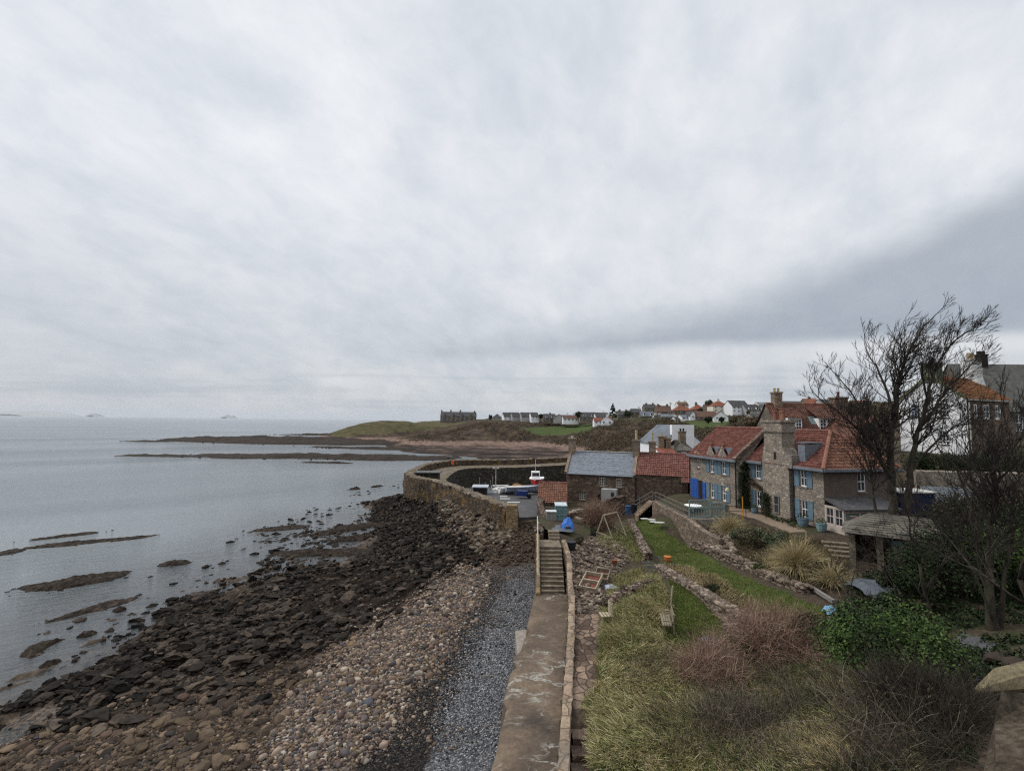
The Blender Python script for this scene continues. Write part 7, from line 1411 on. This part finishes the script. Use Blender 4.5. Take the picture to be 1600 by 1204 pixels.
C = gpick([(1395, 800), (1430, 745), (1640, 735), (1640, 800)], 420, 379, 10); rr = r.uniform(.3, .7, len(C)); stuff('undergrowth', cards(C, np.stack([rr, rr, rr*.8], 1), 55, .18, 12), LM['scrub'])
brk = [(1330, 1210), (1370, 1080), (1480, 1075), (1560, 1080), (1540, 1130), (1520, 1250), (1330, 1250)]
P = gpick(brk, 3600, 380, 10); D = r.normal(0, .7, (len(P), 3))+np.array([0, 0, .8]); stuff('undergrowth', ribbons(P, D, r.uniform(.5, 1.7, len(P)), r.uniform(.006, .014, len(P)), 13, 5, .7, .9), LM['twig'])
P = gpick(brk, 500, 382, 10); D = r.normal(0, .7, (len(P), 3))+np.array([0, 0, .8]); stuff('undergrowth', ribbons(P, D, r.uniform(.4, 1.3, len(P)), .012, 14, 5, .7, .9), LM['deadt'])
C = gpick(brk, 130, 383, 10); rr = r.uniform(.12, .3, len(C)); stuff('undergrowth', cards(C, np.stack([rr, rr, rr*.7], 1), 45, .07, 15), LM['dark'])
fb = [(1170, 798), (1200, 797), (1245, 812), (1265, 822), (1250, 826), (1200, 808)]
C = gpick(fb, 60, 385, 4); rr = r.uniform(.2, .42, len(C)); stuff('undergrowth', cards(C, np.stack([rr, rr, rr], 1), 60, .1, 16), LM['dark']); C = gpick(fb, 25, 386, 4); rr = r.uniform(.2, .35, len(C)); stuff('undergrowth', cards(C, np.stack([rr, rr, rr], 1), 60, .1, 17), LM['green'])
# ---- shrubs, each a thing of its own
def shrub(name, label, px, py, w, h, kinds, seed, clumps=26, n=170, leaf=.10, stems=14, cat='shrub', d=None, deep=1.0, group=None):
    c = Gp(px, py) if d is None else at_d(px, py, d); t = thing(name, c, label, cat, group); r = np.random.default_rng(seed)
    a = r.uniform(0, 6.28, clumps); q = np.sqrt(r.random(clumps)); z = h*(.22+.62*np.sqrt(np.clip(1-q*q*.9, 0, 1))*r.uniform(.35, 1.05, clumps))
    C = np.stack([c.x+q*w*.8*np.cos(a), c.y+q*w*.8*deep*np.sin(a), c.z+z], 1); rr = r.uniform(.16, .34, clumps)*max(w, h*.6)
    for i, k in enumerate(kinds):
        m = np.arange(clumps) % len(kinds) == i
        mesh_np('foliage', *cards(C[m], np.stack([rr[m], rr[m], rr[m]*.8], 1), n, leaf, seed+i, shell=.6, up=.5), LM[k], t)
    b = MB()
    for k in range(stems):
        i = k % clumps; e = Vector(C[i]); s = Vector((c.x+r.normal(0, .12*w), c.y+r.normal(0, .12*w), c.z-.15)); b.tube([s, s.lerp(e, .5)+Vector((r.normal(0, .08), r.normal(0, .08), .05)), e], [.035, .025, .012], 5)
    b.build('stems', M_BARK, t); return t
def bramble(name, label, px, py, w, h, kind, seed, n=2600, L=1.5, wd=(.008, .018), cat='shrub', deep=1.0, d=None):
    c = Gp(px, py) if d is None else at_d(px, py, d); t = thing(name, c, label, cat); r = np.random.default_rng(seed); a = r.uniform(0, 6.28, n); q = np.sqrt(r.random(n))
    hb = 7; ha = r.uniform(0, 6.28, hb); hq = r.uniform(.25, .8, hb); hw = r.uniform(.3, .6, hb); hh = r.uniform(.45, 1.05, hb); i = r.integers(0, hb, n)
    x = hq[i]*np.cos(ha[i])+q*hw[i]*np.cos(a); y = hq[i]*np.sin(ha[i])+q*hw[i]*np.sin(a); zf = r.random(n)**1.3*np.sqrt(np.clip(1.02-q*q, 0, 1))*hh[i]*.8
    P = np.stack([c.x+w*x, c.y+w*deep*y, c.z+h*zf], 1)
    D = np.stack([np.cos(a)*.5*q+r.normal(0, .55, n), np.sin(a)*.5*q+r.normal(0, .55, n), .75+r.normal(0, .5, n)], 1)
    mesh_np('stalks', *ribbons(P, D, r.uniform(.35, 1, n)*L, r.uniform(*wd, n), seed, 5, .75, .9, .4), LM[kind], t)
    lc = P[r.integers(0, n, 60)]; mesh_np('leaves', *cards(lc, np.full((60, 3), .28)*np.array([1, 1, .7]), 14, .075, seed+3, shell=.2), LM['brown' if kind != 'red' else 'red'], t)
    m = n//3; P2 = np.stack([c.x+r.normal(0, w*.3, m), c.y+r.normal(0, w*.3*deep, m), np.full(m, c.z-.05)], 1); mesh_np('stems', *ribbons(P2, np.stack([r.normal(0, .6, m), r.normal(0, .6, m), np.ones(m)], 1), r.uniform(.6, 1.1, m)*h, .014, seed+1, 4, .2, .4, .4), LM[kind], t)
    return t
def pampas(label, px, py, w, h, seed, n=3800, plume=10):
    c = Gp(px, py); t = thing('pampas_grass', c, label, 'pampas grass', 'pampas clumps on the bank'); r = np.random.default_rng(seed); a = r.normal(.6, 1.5, n); q = r.random(n)**.7
    P = np.stack([c.x+.22*w*q*np.cos(a), c.y+.22*w*q*np.sin(a), np.full(n, c.z)], 1); D = np.stack([np.cos(a)*q*.75, np.sin(a)*q*.75, 1.05-.25*q], 1)+r.normal(0, .13, (n, 3))
    mesh_np('blades', *ribbons(P, D, r.uniform(.65, 1.15, n)*h*1.25, r.uniform(.012, .026, n), seed, 7, 1.75, .25, .25), LM['straw'], t)
    if plume:
        P = np.stack([c.x+r.normal(0, .1, plume), c.y+r.normal(0, .1, plume), np.full(plume, c.z+.3)], 1); D = np.stack([r.normal(.35, .35, plume), r.normal(0, .35, plume), np.ones(plume)], 1); mesh_np('plumes', *ribbons(P, D, r.uniform(1.1, 1.5, plume)*h, .07, seed+1, 5, .5, .2, .5), LM['straw'], t)
pampas('largest golden pampas clump above the upper lawn, with long plumes', 1246, 898, 1.5, 1.75, 400, 4200, 16); pampas('smaller pampas clump beside the terrace wall', 1140, 836, 1.1, 1.5, 402, 2200, 0)
pampas('spiky tuft of pale leaves half hidden between the big pampas and the summerhouse', 1300, 915, 1.2, 1.2, 404, 1200, 0)
shrub('shrub', 'grey green mound shrub between the smaller pampas and the gravel path', 1172, 850, 1.5, 1.5, ['greyg', 'dark', 'brown'], 410, 26, 130); shrub('shrub', 'second grey green mound shrub next to the big pampas', 1215, 862, 1.4, 1.5, ['greyg', 'dark', 'greyg'], 412, 26, 130)
shrub('shrub', 'low bright green tuft shrub at the edge of the upper lawn', 1190, 893, .7, .7, ['green', 'dark'], 414, 14, 120); shrub('shrub', 'bare brown tangled shrub between the pampas and the stone ring steps', 1290, 905, 1.2, 1.3, ['brown', 'twig'], 416, 22, 130); shrub('shrub', 'dark ivy mass hanging under the lattice screen', 1112, 830, 1.5, 1.3, ['dark', 'brown'], 418, 24, 120)
bramble('brown_shrub', 'dense brown twiggy bush in front of the slate roofed house', 937, 826, 1.45, 2.9, 'red', 420, 4200, 1.2, (.02, .035), d=44)
b1 = bramble('bramble', 'tall reddish brown bramble thicket at the end of the upper lawn', 1222, 1014, 2.2, 2.2, 'red', 430, 3800, 1.7, (.010, .022)); bramble('bramble', 'reddish bramble patch below the end of the drystone wall', 1120, 1060, 1.5, 1.5, 'red', 432, 1900, 1.3, (.009, .018)); bramble('bramble', 'dull brown bramble tangle sprawling in front of the bright green bush', 1385, 1150, 1.5, 1.1, 'deadt', 434, 700, 1.4, (.008, .016)); bramble('bramble', 'pale dead bramble stalks over the grass slope at the bottom of the garden', 1190, 1140, 1.6, 1.2, 'deadt', 436, 1000, 1.2, (.006, .013)); bramble('bramble', 'thorny dark tangle right of the bright green bush beside the gravel path', 1460, 1130, 1.3, 1.6, 'twig', 438, 2400, 1.2, (.006, .012))
shrub('shrub', 'dark evergreen shrub growing through the tall red brambles', 1268, 1010, 1.3, 1.6, ['dark', 'brown'], 440, 24, 150, .08); shrub('shrub', 'small dark green shrub beside the broken timber frame', 1165, 1030, .7, 1.0, ['dark', 'green'], 442, 16, 130, .07)
shrub('shrub', 'large bright green bush under the trees', 1402, 1085, 2.3, 2.9, ['green', 'green', 'dark'], 444, 76, 230, .085, 26); shrub('shrub', 'silvery green bush behind the bright green one', 1345, 1005, 1.5, 1.5, ['greyg', 'greyg', 'dark'], 446, 34, 150, .08)
shrub('laurel', 'huge dark laurel mass right behind the bright green bush', 1490, 930, 3.0, 3.6, ['dark', 'dark', 'dark'], 450, 60, 190, .13, 26, deep=.7); shrub('laurel', 'glossier green laurel at the right edge of the view', 1600, 930, 2.6, 4.2, ['green', 'dark', 'dark'], 452, 44, 170, .13, 20); shrub('laurel', 'low dark laurel beside the summerhouse posts', 1418, 955, 1.3, 2.2, ['dark', 'dark'], 454, 30, 160, .11, 16)
shrub('laurel', 'dark ivy covered mass filling the slope below the tall retaining wall', 1530, 850, 4.2, 3.4, ['dark', 'dark', 'scrub'], 462, 60, 150, .16, 20, deep=.6, d=33); shrub('laurel', 'dark evergreen thicket at the edge of the view above the glossier laurel', 1610, 880, 2.8, 3.6, ['dark', 'dark'], 464, 44, 150, .14, 16, d=26)
shrub('shrub', 'small shrub hugging the drystone wall top', 1112, 925, .5, .6, ['brown', 'dark'], 456, 12, 100, .07); shrub('shrub', 'small green shrub in the rubble by the stair landing', 905, 850, .5, .6, ['dark', 'brown'], 458, 12, 100, .07)
# hedge on the terrace
hd = thing('hedge', (50, 43, 11), 'long dark clipped hedge in front of the white house', 'hedge'); n = 300; u = r.random(n); L0, L1 = np.array([37.5, 45.4, 10.7]), np.array([66, 41.0, 11.2]); C = L0+(L1-L0)*u[:, None]+np.stack([r.normal(0, .25, n), r.normal(0, .35, n), r.uniform(.1, 1.45, n)], 1)
mesh_np('foliage', *cards(C, np.full((n, 3), .55), 150, .13, 460, shell=.6), LM['dark'], hd); b = MB()
for k in range(30): q = Vector(L0+(L1-L0)*(k+.5)/30); b.tube([q-Vector((0, 0, .3)), q+Vector((r.normal(0, .1), 0, 1.0))], [.05, .03], 5)
b.build('stems', M_BARK, hd)
# climbers on the house
def climber(label, pts, w, n, kind, seed, out):
    t = thing('climbing_plant', pts[0], label, 'climber'); L = resample(pts, .25); b = MB(); b.tube(L, [.05*(1-.6*i/len(L)) for i in range(len(L))], 5); b.build('stem', M_BARK, t); r = np.random.default_rng(seed); i = r.integers(0, len(L), n); o = np.array(out); al = np.array(A)
    C = np.array([L[k][:] for k in i])+np.outer(np.abs(r.normal(0, .12, n)), o)+np.outer(r.normal(0, w*.45, n), al if abs(np.dot(o, al)) < .5 else np.array(B))+np.stack([0*i, 0*i, r.normal(0, w*.4, n)], 1)
    mesh_np('foliage', *cards(C, np.full((n, 3), .17), 34, .085, seed+1), LM[kind], t)
climber('dark climber covering the shaded gable of the left block of the stone house', [hp(8.93, -.55, 6.5), hp(8.93, -.6, 8.5), hp(8.93, -.55, 10.9)], .85, 190, 'dark', 470, -A)
climber('leafless mossy vine arching over the lower window by the chimney', [hp(8.8, -.1, 9.6), hp(7.4, -.1, 9.0), hp(6.4, -.1, 8.5), hp(5.9, -.42, 7.6), hp(5.8, -.45, 6.5)], .28, 80, 'brown', 474, -B); climber('dark bushy vine at the foot of the chimney breast', [hp(6.0, -.5, 6.5), hp(6.1, -.45, 7.4), hp(6.2, -.42, 8.4)], .55, 90, 'dark', 478, -B)
# ---- bare trees
def guided_tree(label, base, d0, limbs, seed, L0, wind, tw, spawn=13, levels=3, off=1.6):
    """a tree whose main limbs were surveyed; side branches and twigs grow from them"""
    R = random.Random(seed); t = thing('bare_tree', base, label, 'tree'); tr = MB(); lim = MB(); tip = []; wind = Vector(wind)
    def grow(p, d, L, r, lv):
        n = 4; pts = [p]; q = p.copy(); dd = d.copy()
        for k in range(n): dd = (dd+Vector((R.gauss(0, .10), R.gauss(0, .10), R.gauss(0, .08)))+Vector((0, 0, .07))+wind*.10).normalized(); q = q+dd*(L/n); pts.append(q)
        lim.tube(pts, [max(.011, r*(1-.55*k/n)) for k in range(n+1)], 5 if lv == 0 else 3, cap=False)
        if lv >= levels-1:
            for k in (2, 3, 4): tip.append((pts[k], dd))
            return
        for k in range(4 if lv == 0 else 3):
            f = (1.0, R.uniform(.7, 1), R.uniform(.4, .8), R.uniform(.25, .6))[k]; j_ = min(n-1, int(f*n-1e-6)); a = R.uniform(0, 6.28); sd = dd.cross(Vector((math.cos(a), math.sin(a), .3))).normalized(); an = R.uniform(.15, .35) if k == 0 else R.uniform(.45, .85)
            grow(pts[j_].lerp(pts[j_+1], f*n-j_), (dd*math.cos(an)+sd*math.sin(an)).normalized(), L*R.uniform(.55, .8), max(.012, r*.6), lv+1)
    for (pp, r0, r1, dz) in limbs:
        ds = [d0+dz*k/(len(pp)-1) for k in range(len(pp))]; P = [at_d(x, y, q) for (x, y), q in zip(pp, ds)]
        if pp[0][1] > 790: P[0] = Vector((P[0].x, P[0].y, gz(P[0].x, P[0].y)-.3))
        L = resample(P, .5); n = len(L); rad = [r0+(r1-r0)*(k/(n-1))**.8 for k in range(n)]; L = [p+Vector((R.gauss(0, .03), R.gauss(0, .05), 0)) for p in L]; tr.tube(L, rad, 8); tot = (L[-1]-L[0]).length
        for k in range(int(spawn*tot/6)+2):
            f = R.uniform(.22 if pp[0][1] < 790 else .45, 1.0); j_ = min(n-2, int(f*(n-1))); dd = (L[j_+1]-L[j_]).normalized(); a = R.uniform(0, 6.28); sd = dd.cross(Vector((math.cos(a), math.sin(a), .3))).normalized(); an = R.uniform(.45, .95)
            grow(L[j_], (dd*math.cos(an)+sd*math.sin(an)+wind*.35+Vector((0, 0, .12))).normalized(), L0*R.uniform(.6, 1.15)*(1.15-.55*f), max(.016, rad[j_]*R.uniform(.35, .55)), 0)
        grow(L[-1], (L[-1]-L[-2]).normalized(), L0*.6, r1*.9, 0)
    tr.build('trunk', M_BARK, t, smooth=True); lim.build('limbs', M_TWIG, t, smooth=True)
    P = np.array([p[:] for p, d in tip]); D = np.array([d[:] for p, d in tip]); r = np.random.default_rng(seed); P = np.repeat(P, 2, 0); D = np.repeat(D, 2, 0)+r.normal(0, .5, (len(P), 3))+np.array(wind)*.4+np.array([0, 0, .15])
    mesh_np('crown', *ribbons(P, D, r.uniform(.25, .65, len(P))*L0*.28, tw, seed, 3, -.2, .4), M_TWIG, t); return t
bt = at_d(1398, 812, 33); bt.z = gz(bt.x, bt.y)
guided_tree('biggest bare windswept tree, leaning inland behind the summerhouse', bt, 33, [
 ([(1397, 812), (1391, 720), (1398, 640), (1411, 575), (1434, 525), (1456, 497)], .34, .04, .5), ([(1411, 812), (1424, 725), (1443, 645), (1460, 582), (1486, 540), (1518, 514)], .28, .035, -.8),
 ([(1395, 770), (1368, 690), (1338, 625), (1310, 590)], .17, .03, 1.0), ([(1392, 745), (1350, 680), (1305, 640), (1272, 615)], .14, .028, -1.2), ([(1399, 650), (1382, 600), (1362, 560), (1350, 540)], .12, .025, 1.5),
 ([(1438, 670), (1480, 610), (1510, 578), (1528, 558)], .13, .025, 1.2), ([(1417, 745), (1460, 692), (1500, 660), (1528, 640)], .12, .022, -1.4), ([(1390, 705), (1350, 690), (1325, 670)], .09, .02, .6), ([(1404, 600), (1396, 555), (1404, 525)], .09, .022, -.8), ([(1448, 620), (1441, 570), (1452, 538)], .08, .02, .8), ([(1374, 815), (1360, 745), (1342, 690), (1318, 655)], .14, .02, -.5)], 17, 1.75, (.42, 0, .05), .020, 13)
bt = Gp(1548, 983)
guided_tree('tall bare tree with a straight grey trunk in front of the dark laurels', bt, bt.y, [
 ([(1548, 983), (1546, 870), (1550, 780), (1556, 700), (1566, 650)], .21, .03, .3), ([(1549, 835), (1505, 760), (1465, 700), (1448, 655)], .09, .018, .6), ([(1550, 800), (1590, 740), (1622, 690)], .09, .018, -.4), ([(1548, 855), (1590, 805), (1645, 772)], .08, .018, -.6),
 ([(1550, 775), (1522, 715), (1508, 670)], .09, .018, .8), ([(1549, 865), (1495, 832), (1448, 800)], .07, .015, -.5), ([(1552, 740), (1592, 680), (1615, 630)], .07, .016, .5)], 23, 1.7, (.06, 0, .0), .012, 9)
bt = Gp(1457, 968); bare_tree('bare_tree', 'slender bare tree standing between the laurels and the summerhouse', bt, [(-.05, 0, .40, .085)], 7.0, 34, (.0, 0, 0), .012, 3, 1, levels=4, up=.3, spread=.62)
bt = Gp(1340, 1000); bare_tree('bare_tree', 'thin bare sapling in front of the silvery green bush', bt, [(.02, 0, .32, .07)], 4.6, 45, (.05, 0, 0), .010, 3, 1, levels=4, up=.15, spread=.75)
bt = Gp(1408, 960); bare_tree('bare_tree', 'thin leaning bare sapling by the summerhouse post', bt, [(-.22, 0, .36, .06)], 5.2, 56, (.0, 0, 0), .010, 3, 1, levels=4, up=.2, spread=.7)
for i, (px, d, H_, w_, lb) in enumerate([(1478, 39, 5.0, .08, 'low bare tree with many stems in front of the white gable'), (1532, 35, 7.0, .11, 'dense bare tree in front of the stone wall of the white house'), (1592, 33, 11.5, .15, 'bare tree at the edge of the view overlapping the dark slate roof'), (1440, 33, 6.0, .08, 'bare thicket tree over the glass lean to'), (1505, 29, 6.5, .09, 'bare many stemmed tree before the tall retaining wall')]):
    q = at_d(px, 780, d); q.z = gz(q.x, q.y); bare_tree('bare_tree', lb, q, [(-.5, .2, .26, w_), (.45, -.2, .27, w_), (.05, .3, .32, w_*1.15)], H_*.8, 70+i, (.08, 0, 0), .016, 3, .6, levels=4, up=.22, spread=.66)
bt = at_d(1652, 1010, 16); bt.z = gz(bt.x, bt.y); bare_tree('bare_tree', 'bare tree whose pale branches reach in from outside the view', bt, [(-.35, 0, .4, .1)], 7.0, 91, (-.15, 0, 0), .010, 3, 1, levels=4, up=.2, spread=.65)
